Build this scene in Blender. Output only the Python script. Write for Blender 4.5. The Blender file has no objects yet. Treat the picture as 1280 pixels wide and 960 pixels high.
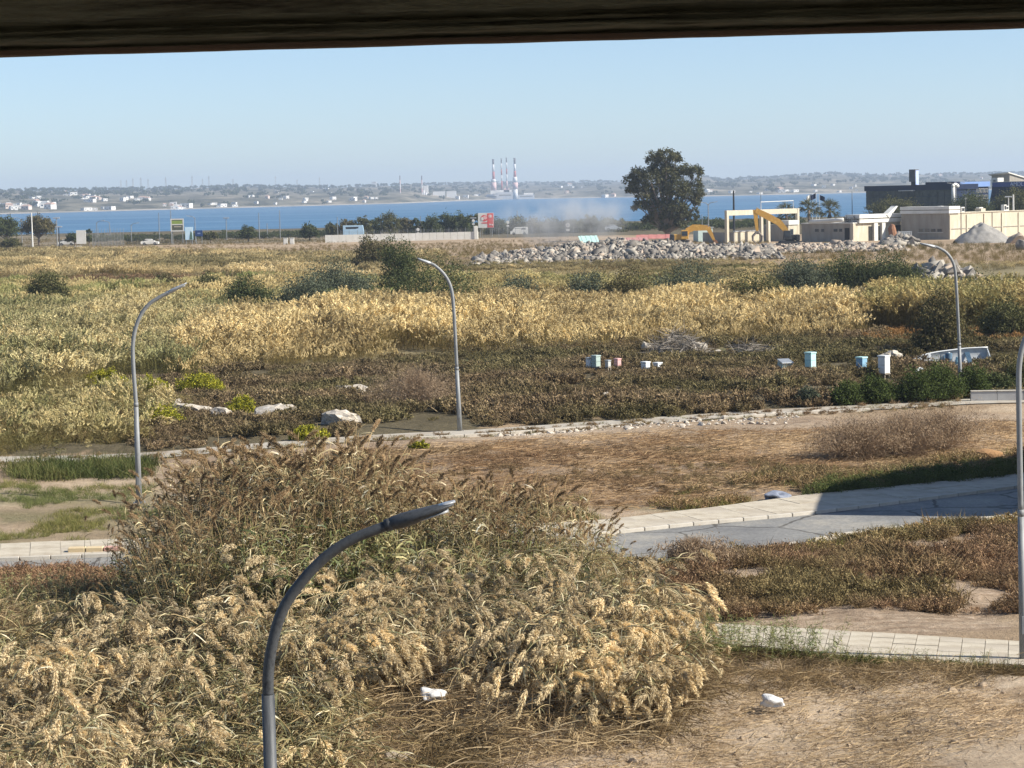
import bpy, bmesh, math, random
import numpy as np
from mathutils import Vector, Matrix, Euler
R = math.radians
rng = np.random.default_rng(11)
rnd = random.Random(5)
SC = bpy.context.scene
COL = SC.collection

# ------------------------------------------------------------------ camera
EYE = 11.0
FPX = 2850.0                      # focal length in photo pixels (1280 wide)
PITCH, ROLL = math.atan(237 / FPX), R(1.25)
CAM = Vector((0, 0, EYE))
_f = Vector((0, math.cos(PITCH), -math.sin(PITCH)))
_r0, _u0 = Vector((1, 0, 0)), Vector((0, math.sin(PITCH), math.cos(PITCH)))
_u = _u0 * math.cos(ROLL) + _r0 * math.sin(ROLL)
_r = _r0 * math.cos(ROLL) - _u0 * math.sin(ROLL)
cam_data = bpy.data.cameras.new('camera')
cam_data.sensor_width = 36.0
cam_data.lens = FPX / 1280 * 36.0
cam_data.clip_start, cam_data.clip_end = 0.05, 60000
cam = bpy.data.objects.new('camera', cam_data)
m = Matrix((_r, _u, -_f)).transposed().to_4x4()
m.translation = CAM
cam.matrix_world = m
COL.objects.link(cam)
SC.camera = cam

# ------------------------------------------------------------------ sky, sun, exposure
SUN_AZ = Vector((0.968, -0.25, 0)).normalized()
SUN_EL = R(36)
world = bpy.data.worlds.new('World')
SC.world = world
world.use_nodes = True
wn = world.node_tree
for n in list(wn.nodes): wn.nodes.remove(n)
sky = wn.nodes.new('ShaderNodeTexSky')
sky.sky_type = 'NISHITA'
sky.sun_disc = False
sky.sun_elevation = SUN_EL
sky.sun_rotation = math.atan2(SUN_AZ.x, SUN_AZ.y)
sky.altitude = 0
sky.air_density, sky.dust_density, sky.ozone_density = 0.7, 0.4, 3.2
bg = wn.nodes.new('ShaderNodeBackground')
bg.inputs['Strength'].default_value = 0.094
wo = wn.nodes.new('ShaderNodeOutputWorld')
wn.links.new(sky.outputs[0], bg.inputs[0])
wn.links.new(bg.outputs[0], wo.inputs[0])
sun_data = bpy.data.lights.new('sun', 'SUN')
sun_data.energy = 5.0
sun_data.angle = R(0.53)
sun_data.color = (1.0, 0.95, 0.86)
sun = bpy.data.objects.new('sun', sun_data)
sd = Vector((SUN_AZ.x * math.cos(SUN_EL), SUN_AZ.y * math.cos(SUN_EL), math.sin(SUN_EL)))
sun.rotation_euler = sd.to_track_quat('Z', 'Y').to_euler()
sun.location = (60, -20, 80)
COL.objects.link(sun)
SC.view_settings.view_transform = 'Standard'
SC.view_settings.look = 'None'
SC.view_settings.exposure = 0.72
SC.view_settings.gamma = 1.0
SC.view_settings.use_curve_mapping = False
SC.render.engine = 'CYCLES'
SC.cycles.use_denoising = True
SC.cycles.max_bounces = 5
SC.cycles.diffuse_bounces = 3
SC.cycles.transmission_bounces = 3
SC.cycles.transparent_max_bounces = 6
SC.cycles.volume_bounces = 0
SC.cycles.caustics_reflective = False
SC.cycles.caustics_refractive = False

# ------------------------------------------------------------------ pixel <-> world
def ray(px, py):
    return _f * FPX + _r * (px - 640) - _u * (py - 480)
def G(px, py, z=0.0):
    d = ray(px, py); t = (z - EYE) / d.z
    return CAM + d * t
def PD(px, py, y):
    d = ray(px, py); return CAM + d * (y / d.y)
def mpp(y): return y / FPX            # metres per photo pixel at depth y
def gpoly(pts):
    return np.array([[G(*p).x, G(*p).y] for p in pts])
def inpoly(P, poly):
    x, y = P[:, 0], P[:, 1]; c = np.zeros(len(P), bool); n = len(poly); j = n - 1
    for i in range(n):
        xi, yi = poly[i]; xj, yj = poly[j]
        k = ((yi > y) != (yj > y)) & (x < (xj - xi) * (y - yi) / (yj - yi + 1e-12) + xi)
        c ^= k; j = i
    return c
def samp(pts, n, world=False):
    poly = np.array(pts, float) if world else gpoly(pts)
    lo, hi = poly.min(0), poly.max(0); out = np.zeros((0, 2))
    while len(out) < n:
        q = rng.uniform(lo, hi, (max(n * 3, 100), 2))
        out = np.vstack([out, q[inpoly(q, poly)]])
    return out[:n]
def vnoise(x, y, s, seed=0):
    """smooth value noise, about -1..1"""
    x = np.asarray(x, float) / s; y = np.asarray(y, float) / s
    xi, yi = np.floor(x).astype(np.int64), np.floor(y).astype(np.int64)
    fx, fy = x - xi, y - yi; fx = fx * fx * (3 - 2 * fx); fy = fy * fy * (3 - 2 * fy)
    def h(a, b):
        k = (a * 374761393 + b * 668265263 + seed * 1442695041) & 0xffffffff
        k = ((k ^ (k >> 13)) * 1274126177) & 0xffffffff
        return ((k ^ (k >> 16)) & 0xffff) / 32767.5 - 1
    return (h(xi, yi) * (1 - fx) + h(xi + 1, yi) * fx) * (1 - fy) + (h(xi, yi + 1) * (1 - fx) + h(xi + 1, yi + 1) * fx) * fy

# ------------------------------------------------------------------ materials
def new_mat(name):
    m = bpy.data.materials.new(name); m.use_nodes = True
    nt = m.node_tree
    for n in list(nt.nodes): nt.nodes.remove(n)
    out = nt.nodes.new('ShaderNodeOutputMaterial')
    return m, nt, out
def nd(nt, t, **kw):
    n = nt.nodes.new(t)
    for k, v in kw.items(): setattr(n, k, v)
    return n
def ramp(nt, cols):
    r = nt.nodes.new('ShaderNodeValToRGB'); e = r.color_ramp.elements
    n = len(cols)
    for i, c in enumerate(cols):
        p = i / max(n - 1, 1)
        if len(c) == 4: p, c = c[0], c[1:]
        el = e[i] if i < 2 else e.new(p)
        el.position = p; el.color = (*c, 1)
    return r
def noise(nt, scale, detail=4, rough=0.6, src=None, coord='Object'):
    t = nt.nodes.new('ShaderNodeTexNoise'); t.inputs['Scale'].default_value = scale
    t.inputs['Detail'].default_value = detail; t.inputs['Roughness'].default_value = rough
    if src is None:
        src = nt.nodes.new('ShaderNodeTexCoord').outputs[coord]
    nt.links.new(src, t.inputs['Vector'])
    return t
def M_(name, c1, c2=None, scale=3.0, rough=0.7, metal=0.0, bump=0.0, bscale=None, c3=None, spec=0.3, stretch=None):
    """surface with two/three colours mottled by noise, grain relief"""
    m, nt, out = new_mat(name); L = nt.links.new
    b = nd(nt, 'ShaderNodeBsdfPrincipled')
    b.inputs['Roughness'].default_value = rough; b.inputs['Metallic'].default_value = metal
    b.inputs['Specular IOR Level'].default_value = spec
    tc = nt.nodes.new('ShaderNodeTexCoord').outputs['Object']
    if stretch:
        mp = nd(nt, 'ShaderNodeMapping'); mp.inputs['Scale'].default_value = stretch
        L(tc, mp.inputs[0]); tc = mp.outputs[0]
    if c2 is None: c2 = tuple(x * 0.75 for x in c1)
    t = noise(nt, scale, 6, 0.65, tc)
    cols = [(0.32, *c1), (0.68, *c2)] if c3 is None else [(0.3, *c1), (0.5, *c2), (0.7, *c3)]
    r = ramp(nt, cols); L(t.outputs[0], r.inputs[0]); L(r.outputs[0], b.inputs['Base Color'])
    if bump:
        t2 = noise(nt, bscale or scale * 6, 5, 0.7, tc)
        bp = nd(nt, 'ShaderNodeBump'); bp.inputs['Strength'].default_value = bump; bp.inputs['Distance'].default_value = 0.02
        L(t2.outputs[0], bp.inputs['Height']); L(bp.outputs[0], b.inputs['Normal'])
    L(b.outputs[0], out.inputs[0])
    return m
def M_leaf(name, cols, transl=0.3, tint=False, rough=0.6, gloss=0.0):
    """foliage: each leaf island gets its own colour; 'tint' darkens/lightens whole plants"""
    m, nt, out = new_mat(name); L = nt.links.new
    g = nd(nt, 'ShaderNodeNewGeometry'); r = ramp(nt, cols)
    L(g.outputs['Random Per Island'], r.inputs[0]); col = r.outputs[0]
    if tint:
        a = nd(nt, 'ShaderNodeAttribute', attribute_type='INSTANCER', attribute_name='tint')
        mx = nd(nt, 'ShaderNodeMix', data_type='RGBA', blend_type='MULTIPLY')
        mx.inputs[0].default_value = 1.0
        L(col, mx.inputs[6]); L(a.outputs['Color'], mx.inputs[7]); col = mx.outputs[2]
    d = nd(nt, 'ShaderNodeBsdfDiffuse'); L(col, d.inputs[0])
    t = nd(nt, 'ShaderNodeBsdfTranslucent'); L(col, t.inputs[0])
    s = nd(nt, 'ShaderNodeMixShader'); s.inputs[0].default_value = transl
    L(d.outputs[0], s.inputs[1]); L(t.outputs[0], s.inputs[2]); o = s.outputs[0]
    if gloss:
        gl = nd(nt, 'ShaderNodeBsdfGlossy'); gl.inputs['Roughness'].default_value = 0.45
        s2 = nd(nt, 'ShaderNodeMixShader'); s2.inputs[0].default_value = gloss
        L(o, s2.inputs[1]); L(gl.outputs[0], s2.inputs[2]); o = s2.outputs[0]
    L(o, out.inputs[0])
    return m

# ------------------------------------------------------------------ mesh helpers
def meta(o, label=None, cat=None, group=None, kind=None):
    if label: o['label'] = label
    if cat: o['category'] = cat
    if group: o['group'] = group
    if kind: o['kind'] = kind
    return o
def empty(name, loc=(0, 0, 0), rz=0.0, label=None, cat=None, group=None):
    o = bpy.data.objects.new(name, None); COL.objects.link(o)
    o.empty_display_size = 0.3
    o.location = loc; o.rotation_euler = (0, 0, rz)
    return meta(o, label, cat, group)
def link(o, parent=None):
    COL.objects.link(o)
    if parent is not None: o.parent = parent
    return o
def np_mesh(name, V, F):
    """F: (n,3) or (n,4) int array"""
    V = np.asarray(V, np.float32); F = np.asarray(F, np.int32)
    me = bpy.data.meshes.new(name); n, k = F.shape
    me.vertices.add(len(V)); me.vertices.foreach_set('co', V.ravel())
    me.loops.add(n * k); me.loops.foreach_set('vertex_index', F.ravel())
    me.polygons.add(n); me.polygons.foreach_set('loop_start', np.arange(0, n * k, k, dtype=np.int32))
    me.update(calc_edges=True)
    return me
class MB:
    def __init__(s): s.v = []; s.f = []
    def add(s, vs, fs):
        b = len(s.v); s.v += [tuple(x) for x in vs]; s.f += [tuple(i + b for i in f) for f in fs]
        return s
    def box(s, c, d, rz=0.0, rx=0.0, ry=0.0, taper=1.0, bev=0.0):
        e = Euler((rx, ry, rz)).to_matrix(); x, y, z = d[0] / 2, d[1] / 2, d[2] / 2; c = Vector(c)
        if bev <= 0:
            vs = [(-x, -y, -z), (x, -y, -z), (x, y, -z), (-x, y, -z), (-x * taper, -y * taper, z), (x * taper, -y * taper, z), (x * taper, y * taper, z), (-x * taper, y * taper, z)]
            return s.add([c + e @ Vector(p) for p in vs], [(3, 2, 1, 0), (4, 5, 6, 7), (0, 1, 5, 4), (1, 2, 6, 5), (2, 3, 7, 6), (3, 0, 4, 7)])
        bm = bmesh.new(); bmesh.ops.create_cube(bm, size=1)
        for v in bm.verts:
            k = taper if v.co.z > 0 else 1
            v.co = Vector((v.co.x * d[0] * k, v.co.y * d[1] * k, v.co.z * d[2]))
        bmesh.ops.bevel(bm, geom=bm.edges[:], offset=bev, segments=1, affect='EDGES')
        bm.verts.index_update()
        s.add([c + e @ v.co for v in bm.verts], [[v.index for v in f.verts] for f in bm.faces]); bm.free()
        return s
    def tube(s, pts, rad, n=8, cap=True, sy=1.0):
        pts = [Vector(p) for p in pts]; k = len(pts)
        if not hasattr(rad, '__len__'): rad = [rad] * k
        vs = []; up = None
        for i, p in enumerate(pts):
            t = (pts[min(i + 1, k - 1)] - pts[max(i - 1, 0)]).normalized()
            if up is None:
                up = Vector((0, 0, 1)) if abs(t.z) < 0.9 else Vector((0, 1, 0))
            a = t.cross(up).normalized(); b = a.cross(t).normalized(); up = b
            for j in range(n):
                q = 2 * math.pi * j / n
                vs.append(p + (a * math.cos(q) + b * math.sin(q) * sy) * rad[i])
        fs = [(i * n + j, i * n + (j + 1) % n, (i + 1) * n + (j + 1) % n, (i + 1) * n + j) for i in range(k - 1) for j in range(n)]
        if cap: fs += [tuple(range(n))[::-1], tuple((k - 1) * n + j for j in range(n))]
        return s.add(vs, fs)
    def prism(s, poly, z0, z1):
        n = len(poly)
        return s.add([(x, y, z0) for x, y in poly] + [(x, y, z1) for x, y in poly],
                     [tuple(range(n))[::-1], tuple(range(n, 2 * n))] + [(i, (i + 1) % n, n + (i + 1) % n, n + i) for i in range(n)])
    def loft(s, rings, cap=True):
        n = len(rings[0]); k = len(rings)
        fs = [(i * n + j, i * n + (j + 1) % n, (i + 1) * n + (j + 1) % n, (i + 1) * n + j) for i in range(k - 1) for j in range(n)]
        if cap: fs += [tuple(range(n))[::-1], tuple((k - 1) * n + j for j in range(n))]
        return s.add([p for r_ in rings for p in r_], fs)
    def mesh(s, name, mat=None, smooth=False):
        me = bpy.data.meshes.new(name); me.from_pydata([tuple(v) for v in s.v], [], s.f); me.update()
        bm = bmesh.new(); bm.from_mesh(me); bmesh.ops.recalc_face_normals(bm, faces=bm.faces[:]); bm.to_mesh(me); bm.free()
        if mat: me.materials.append(mat)
        if smooth: me.polygons.foreach_set('use_smooth', [True] * len(me.polygons))
        return me
    def build(s, name, mat, parent=None, smooth=False, loc=None):
        o = bpy.data.objects.new(name, s.mesh(name, mat, smooth)); link(o, parent)
        if loc is not None: o.location = loc
        return o
def copy_tree(o, parent=None):
    c = o.copy(); COL.objects.link(c)
    if parent is not None: c.parent = parent
    for ch in list(o.children): copy_tree(ch, c)
    return c
def rock_mesh(name, mat, size=1.0, seed=0, flat=0.6, sub=2, jag=0.35):
    bm = bmesh.new(); bmesh.ops.create_icosphere(bm, subdivisions=sub, radius=size)
    r_ = random.Random(seed); dirs = [Vector((r_.gauss(0, 1), r_.gauss(0, 1), r_.gauss(0, 1))).normalized() for _ in range(9)]
    offs = [r_.uniform(0.45, 0.9) * size for _ in dirs]
    for v in bm.verts:
        for d, o in zip(dirs, offs):
            k = v.co.dot(d)
            if k > o: v.co -= d * (k - o)
        v.co += Vector((r_.uniform(-1, 1), r_.uniform(-1, 1), r_.uniform(-1, 1))) * size * 0.06 * jag
        v.co.z *= flat
    me = bpy.data.meshes.new(name); bm.to_mesh(me); bm.free(); me.materials.append(mat)
    return me

# blades / leaves as numpy quads ------------------------------------------------
def unit(a): return a / (np.linalg.norm(a, axis=-1, keepdims=True) + 1e-9)
def rdir(n):
    return unit(rng.normal(size=(n, 3)))
def leaf_quads(C, L, W, D=None, droop=None):
    """one folded diamond leaf (2 tris -> 1 quad) per centre; L, W lengths; D direction"""
    n = len(C); D = rdir(n) if D is None else unit(D)
    S = unit(np.cross(D, rdir(n)))
    L = np.broadcast_to(np.asarray(L, float), (n,))[:, None]; W = np.broadcast_to(np.asarray(W, float), (n,))[:, None]
    N = np.cross(D, S)
    a = C - D * L / 2; b = C + S * W / 2 + N * W * 0.15; c = C + D * L / 2; d = C - S * W / 2 + N * W * 0.15
    V = np.stack([a, b, c, d], 1).reshape(-1, 3)
    return V, np.arange(4 * n).reshape(n, 4)
def strips(P0, D, L, W, seg=3, curl=0.3, up=(0, 0, -1)):
    """curved tapering blades: start P0, direction D, bending towards up*curl"""
    n = len(P0); D = unit(D); up = np.asarray(up, float)
    S = unit(np.cross(D, rdir(n)))
    L = np.broadcast_to(np.asarray(L, float), (n,))[:, None]; W = np.broadcast_to(np.asarray(W, float), (n,))[:, None]
    curl = np.broadcast_to(np.asarray(curl, float), (n,))[:, None]
    p = P0.copy(); rows = []
    for i in range(seg + 1):
        t = i / seg; w = W * (1 - t ** 1.5) * (0.5 + 0.5 * min(1, t * 3 + 0.4)) / 2
        rows += [p - S * w, p + S * w]
        d = unit(D + up * curl * (i + 0.5)); p = p + d * L / seg
    V = np.stack(rows, 1).reshape(-1, 3); k = 2 * (seg + 1)
    base = (np.arange(n) * k)[:, None]
    F = np.concatenate([base + np.array([[2 * i, 2 * i + 1, 2 * i + 3, 2 * i + 2]]) for i in range(seg)], 0)
    return V, F
class NB:
    """joins numpy quad soups, several material slots"""
    def __init__(s): s.V = []; s.F = []; s.M = []; s.n = 0
    def add(s, VF, mi=0):
        V, F = VF; s.V.append(V); s.F.append(F + s.n); s.M.append(np.full(len(F), mi, np.int32)); s.n += len(V); return s
    def mesh(s, name, mats):
        me = np_mesh(name, np.concatenate(s.V), np.concatenate(s.F))
        for m in mats: me.materials.append(m)
        me.polygons.foreach_set('material_index', np.concatenate(s.M)); return me
    def build(s, name, mats, parent=None):
        return link(bpy.data.objects.new(name, s.mesh(name, mats)), parent)

# scattered ground cover ---------------------------------------------------------
PROTO_N = [0]
def scatter(name, P, protos, scl, tint, rot=None, label=None, sink=0.0, yaw=None, tilt=0.12, z=None, cat=None):
    """ONE ground-cover object: protos (meshes) instanced on points P (n,2)"""
    n = len(P); coll = bpy.data.collections.new(name + '_plants')
    PROTO_N[0] += 1
    for i, me in enumerate(protos):
        coll.objects.link(bpy.data.objects.new('plant_%02d_%02d' % (PROTO_N[0], i), me))
    zz = gz(P[:, 0], P[:, 1]) - sink if z is None else z
    me = bpy.data.meshes.new(name); me.vertices.add(n)
    me.vertices.foreach_set('co', np.column_stack([P, zz]).astype(np.float32).ravel())
    if rot is None:
        yw = rng.uniform(0, 2 * math.pi, n) if yaw is None else yaw
        rot = np.column_stack([rng.normal(0, tilt, n), rng.normal(0, tilt, n), yw])
    def attr(nm, ty, dat, key='value'):
        a = me.attributes.new(nm, ty, 'POINT'); a.data.foreach_set(key, np.ascontiguousarray(dat).ravel())
    attr('rot', 'FLOAT_VECTOR', rot.astype(np.float32), 'vector')
    attr('scl', 'FLOAT', np.broadcast_to(scl, (n,)).astype(np.float32))
    attr('idx', 'INT', rng.integers(0, len(protos), n).astype(np.int32))
    T = np.asarray(tint, np.float32); T = np.broadcast_to(T, (n, 3))
    attr('tint', 'FLOAT_COLOR', np.column_stack([T, np.ones(n)]).astype(np.float32), 'color')
    ng = bpy.data.node_groups.new(name, 'GeometryNodeTree')
    ng.interface.new_socket('Geometry', in_out='INPUT', socket_type='NodeSocketGeometry')
    ng.interface.new_socket('Geometry', in_out='OUTPUT', socket_type='NodeSocketGeometry')
    N, L = ng.nodes.new, ng.links.new
    gi, go = N('NodeGroupInput'), N('NodeGroupOutput')
    ci = N('GeometryNodeCollectionInfo'); ci.inputs[0].default_value = coll; ci.inputs[1].default_value = True; ci.inputs[2].default_value = True
    ip = N('GeometryNodeInstanceOnPoints'); ip.inputs['Pick Instance'].default_value = True
    def na(nm, ty):
        a = N('GeometryNodeInputNamedAttribute'); a.data_type = ty; a.inputs['Name'].default_value = nm
        return a.outputs['Attribute']
    er = N('FunctionNodeEulerToRotation')
    L(gi.outputs[0], ip.inputs['Points']); L(ci.outputs[0], ip.inputs['Instance'])
    L(na('idx', 'INT'), ip.inputs['Instance Index']); L(na('rot', 'FLOAT_VECTOR'), er.inputs[0]); L(er.outputs[0], ip.inputs['Rotation'])
    L(na('scl', 'FLOAT'), ip.inputs['Scale']); L(ip.outputs[0], go.inputs[0])
    o = bpy.data.objects.new(name, me); link(o)
    md = o.modifiers.new('plants', 'NODES'); md.node_group = ng
    return meta(o, label, cat, kind='stuff')

# ================================================================== ground relief
def W2(*pts): return [(G(*p).x, G(*p).y) for p in pts]
ROAD_UP = [(-60, 71.6), (-32, 70.6)] + W2((0, 703), (740, 672), (860, 659), (1000, 646), (1108, 633), (1268, 612)) + [(32, 95), (60, 128)]
ROAD_LO = [(-60, 65.4), (-32, 64.6)] + W2((0, 745), (755, 713), (850, 705), (960, 690), (1050, 672), (1180, 656), (1290, 646)) + [(36, 88), (66, 122)]
WALK_OUT = [(-60, 74.6), (-32, 73.8)] + W2((0, 684), (740, 656), (900, 637), (1004, 623), (1268, 597)) + [(30, 97.5), (57, 131)]
NEAR_W = W2((852, 781), (1290, 807), (1290, 837), (1100, 829), (852, 804))
PATH_UP = [(-70, 117)] + W2((0, 572), (120, 570), (200, 566), (300, 557), (400, 549), (500, 543), (600, 538), (700, 531), (800, 524), (900, 517), (1000, 511), (1100, 506), (1200, 500), (1330, 497)) + [(75, 140)]
def seg_dist(x, y, line):
    d = np.full(np.shape(x), 1e9)
    for (x0, y0), (x1, y1) in zip(line[:-1], line[1:]):
        dx, dy = x1 - x0, y1 - y0; L2 = dx * dx + dy * dy + 1e-9
        t = np.clip(((x - x0) * dx + (y - y0) * dy) / L2, 0, 1)
        d = np.minimum(d, np.hypot(x - x0 - t * dx, y - y0 - t * dy))
    return d
ROAD_POLY = np.array(ROAD_UP + ROAD_LO[::-1]); WALK_POLY = np.array(WALK_OUT + ROAD_UP[::-1])
PATH_LO = [(x + 0.1, y - 2.6) for x, y in PATH_UP]
PATH_POLY = np.array(PATH_UP + PATH_LO[::-1])
NEAR_POLY = np.array(NEAR_W)
def flatmask(x, y):
    P = np.column_stack([np.ravel(x), np.ravel(y)]); d = np.full(len(P), 1e9)
    for poly, line in ((ROAD_POLY, None), (WALK_POLY, None), (NEAR_POLY, None), (PATH_POLY, None)):
        near = (P[:, 0] > poly[:, 0].min() - 3) & (P[:, 0] < poly[:, 0].max() + 3) & (P[:, 1] > poly[:, 1].min() - 3) & (P[:, 1] < poly[:, 1].max() + 3)
        if not near.any(): continue
        q = P[near]; dd = seg_dist(q[:, 0], q[:, 1], list(map(tuple, poly)) + [tuple(poly[0])])
        dd = np.where(inpoly(q, poly), 0, dd); d[near] = np.minimum(d[near], dd)
    return np.clip((d - 0.5) / 2.0, 0, 1).reshape(np.shape(x))
def gz(x, y):
    x = np.asarray(x, float); y = np.asarray(y, float)
    near = np.clip((230 - y) / 120, 0.15, 1)
    h = 0.16 * vnoise(x, y, 7, 1) + 0.09 * vnoise(x, y, 2.3, 2) + 0.045 * vnoise(x, y, 0.8, 3) * (y < 140) + 0.3 * vnoise(x, y, 40, 4) * (y > 60)
    # low heap of cleared soil under the flattened reeds
    h = h + 0.55 * np.exp(-(((x + 0.5) / 6.5) ** 2 + ((y - 50) / 4.0) ** 2)) + 0.35 * np.exp(-(((x - 7) / 5) ** 2 + ((y - 49.6) / 1.0) ** 2)) * (0.6 + 0.6 * vnoise(x, y, 1.1, 8))
    h = h * near * flatmask(x, y)
    sh = np.clip((y - 862) / 30, 0, 1)
    return h * (1 - sh) - 3.0 * sh
def gzs(x, y): return float(gz(np.array([x]), np.array([y]))[0])
def GO(px, py, occ):
    """ground point of a thing whose lowest visible edge stands occ above the ground (the rest is sunk in the plants)"""
    p = G(px, py, occ); p = G(px, py, gzs(p.x, p.y) + occ); return Vector((p.x, p.y, gzs(p.x, p.y)))
def GP(px, py):
    """point on the real ground seen at a pixel"""
    p = G(px, py); p = G(px, py, gzs(p.x, p.y)); return Vector((p.x, p.y, gzs(p.x, p.y)))

# ------------------------------------------------------------------ ground sheet
ys = list(10 * (900 / 10) ** np.linspace(0, 1, 700)) + [950, 1100, 1600, 3000, 6000, 12400]
ys = np.array(ys); us = np.linspace(-1, 1, 300)
Y, U = np.meshgrid(ys, us, indexing='ij')
X = U * np.minimum(0.30 * Y + 26, 4800)
ZZ = gz(X, Y)
V = np.column_stack([X.ravel(), Y.ravel(), ZZ.ravel()])
nr, nc = X.shape; ii = (np.arange(nr - 1)[:, None] * nc + np.arange(nc - 1)[None, :]).ravel()
gme = np_mesh('ground', V, np.column_stack([ii, ii + 1, ii + nc + 1, ii + nc]))
gme.polygons.foreach_set('use_smooth', [True] * len(gme.polygons))
def zone(pts, soft=1.0, world=False):
    """soft mask of a ground area, edges broken up by noise"""
    poly = np.array(pts, float) if world else gpoly(pts)
    P = V[:, :2].copy(); s = soft
    P[:, 0] += s * (vnoise(V[:, 0], V[:, 1], 2.5 * s, 21) + 0.5 * vnoise(V[:, 0], V[:, 1], 0.9 * s, 23))
    P[:, 1] += s * (vnoise(V[:, 0], V[:, 1], 2.5 * s, 22) + 0.5 * vnoise(V[:, 0], V[:, 1], 0.9 * s, 24))
    return inpoly(P, poly).astype(float)
zc = np.zeros((len(V), 4))
sand = zone([(560, 975), (700, 925), (860, 885), (960, 862), (1290, 835), (1400, 1300), (300, 1300)], 1.0)
sand += 0.55 * zone([(560, 548), (760, 536), (1000, 520), (1290, 508), (1290, 560), (1040, 560), (800, 556), (560, 566)], 1.6) * np.clip(0.45 + 1.1 * vnoise(V[:, 0] * 0.2, V[:, 1], 1.6, 31), 0, 1.5)
sand += 0.75 * zone([(-20, 606), (200, 604), (250, 640), (160, 690), (-20, 690)], 1.5) * (0.55 + 0.55 * vnoise(V[:, 0] * 0.5, V[:, 1], 1.6, 32))
sand += 0.8 * zone([(1020, 354), (1190, 352), (1300, 346), (1300, 366), (1180, 372), (1030, 372)], 3)
sand += 0.55 * zone([(1000, 770), (1290, 765), (1290, 800), (1010, 792)], 1.2) * (0.5 + 0.6 * vnoise(V[:, 0] * 0.6, V[:, 1], 1.5, 33))
sand += 0.7 * zone([(640, 658), (760, 640), (900, 628), (740, 660)], 1) * (0.5 + 0.5 * vnoise(V[:, 0], V[:, 1], 1.2, 35))
sand += 0.4 * zone([(0, 318), (1290, 318), (1290, 296), (0, 296)], 8) * (0.5 + 0.5 * vnoise(V[:, 0], V[:, 1], 14, 34))
grn = 0.6 * zone([(-20, 615), (210, 615), (240, 650), (170, 688), (-20, 688)], 1.2) * np.clip(0.55 + 0.9 * vnoise(V[:, 0] * 0.6, V[:, 1], 2.2, 36), 0, 1)
grn += 0.4 * zone([(640, 655), (720, 642), (900, 630), (1000, 612), (1290, 585), (1290, 600), (900, 640)], 1.4) * np.clip(0.5 + vnoise(V[:, 0], V[:, 1], 1.8, 37), 0, 1)
grn += 0.5 * zone([(-40, 470), (1300, 440), (1300, 330), (-40, 330)], 4)
brn = zone([(200, 575), (560, 548), (800, 536), (1060, 524), (1290, 512), (1290, 575), (1290, 600), (900, 625), (640, 655), (400, 660), (200, 640)], 1.5) * (0.75 + 0.35 * vnoise(V[:, 0] * 0.5, V[:, 1], 2.2, 38))
brn += zone([(760, 715), (1290, 640), (1290, 790), (860, 782)], 1.2)
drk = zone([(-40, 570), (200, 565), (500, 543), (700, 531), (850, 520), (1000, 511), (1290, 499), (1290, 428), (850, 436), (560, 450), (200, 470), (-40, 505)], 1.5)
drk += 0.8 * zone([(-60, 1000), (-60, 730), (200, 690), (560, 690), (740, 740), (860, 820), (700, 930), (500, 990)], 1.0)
drk += zone([(-700, 585), (700, 585), (700, 890), (-700, 890)], 4, True)
drk += zone([(-100, 299.5), (1400, 290), (1400, 283), (-100, 290)], 6)
drk += zone([(860, 812), (1100, 836), (1290, 842), (1290, 852), (1080, 862), (860, 850)], 0.7)
zc[:, 0], zc[:, 1], zc[:, 2], zc[:, 3] = [np.clip(a, 0, 1) for a in (sand, grn, brn, drk)]
at = gme.attributes.new('zone', 'FLOAT_COLOR', 'POINT'); at.data.foreach_set('color', zc.astype(np.float32).ravel())
gm, nt, out = new_mat('earth'); L = nt.links.new
tcg = nd(nt, 'ShaderNodeTexCoord').outputs['Object']
att = nd(nt, 'ShaderNodeAttribute', attribute_name='zone'); sp = nd(nt, 'ShaderNodeSeparateColor'); L(att.outputs['Color'], sp.inputs[0])
n1 = noise(nt, 0.35, 8, 0.68, tcg); n2 = noise(nt, 3.2, 8, 0.72, tcg); n3 = noise(nt, 0.09, 5, 0.6, tcg)
mp = nd(nt, 'ShaderNodeMapping'); mp.inputs['Scale'].default_value = (0.5, 3.2, 1); mp.inputs['Rotation'].default_value = (0, 0, R(-14)); L(tcg, mp.inputs[0])
n4 = noise(nt, 1.3, 8, 0.7, mp.outputs[0])           # wheel and rake streaks
def colr(n, a): r_ = ramp(nt, a); L(n.outputs[0], r_.inputs[0]); return r_.outputs[0]
def mix(f, a, b, blend='MIX'):
    x = nd(nt, 'ShaderNodeMix', data_type='RGBA', blend_type=blend)
    if hasattr(f, 'links') or hasattr(f, 'is_linked'): L(f, x.inputs[0])
    else: x.inputs[0].default_value = f
    L(a, x.inputs[6]); L(b, x.inputs[7]); return x.outputs[2]
soil = colr(n1, [(0.3, .24, .175, .11), (0.5, .34, .25, .16), (0.7, .43, .33, .22)])
sandc = mix(0.5, colr(n4, [(0.3, .32, .235, .155), (0.5, .50, .39, .27), (0.7, .62, .51, .37)]), colr(n2, [(0.3, .30, .22, .15), (0.6, .56, .45, .32), (0.75, .66, .56, .42)]))
brnc = mix(0.5, colr(n4, [(0.36, .20, .145, .10), (0.5, .38, .29, .205), (0.64, .56, .46, .35)]), colr(n2, [(0.40, .16, .11, .065), (0.55, .34, .24, .155), (0.68, .55, .44, .33)]))
grnc = colr(n2, [(0.3, .10, .115, .045), (0.55, .17, .18, .08), (0.75, .30, .28, .15)])
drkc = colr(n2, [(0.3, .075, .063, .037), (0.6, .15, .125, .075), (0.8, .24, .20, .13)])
c = mix(sp.outputs[2], soil, brnc); c = mix(att.outputs['Alpha'], c, drkc); c = mix(sp.outputs[0], c, sandc)
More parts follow.
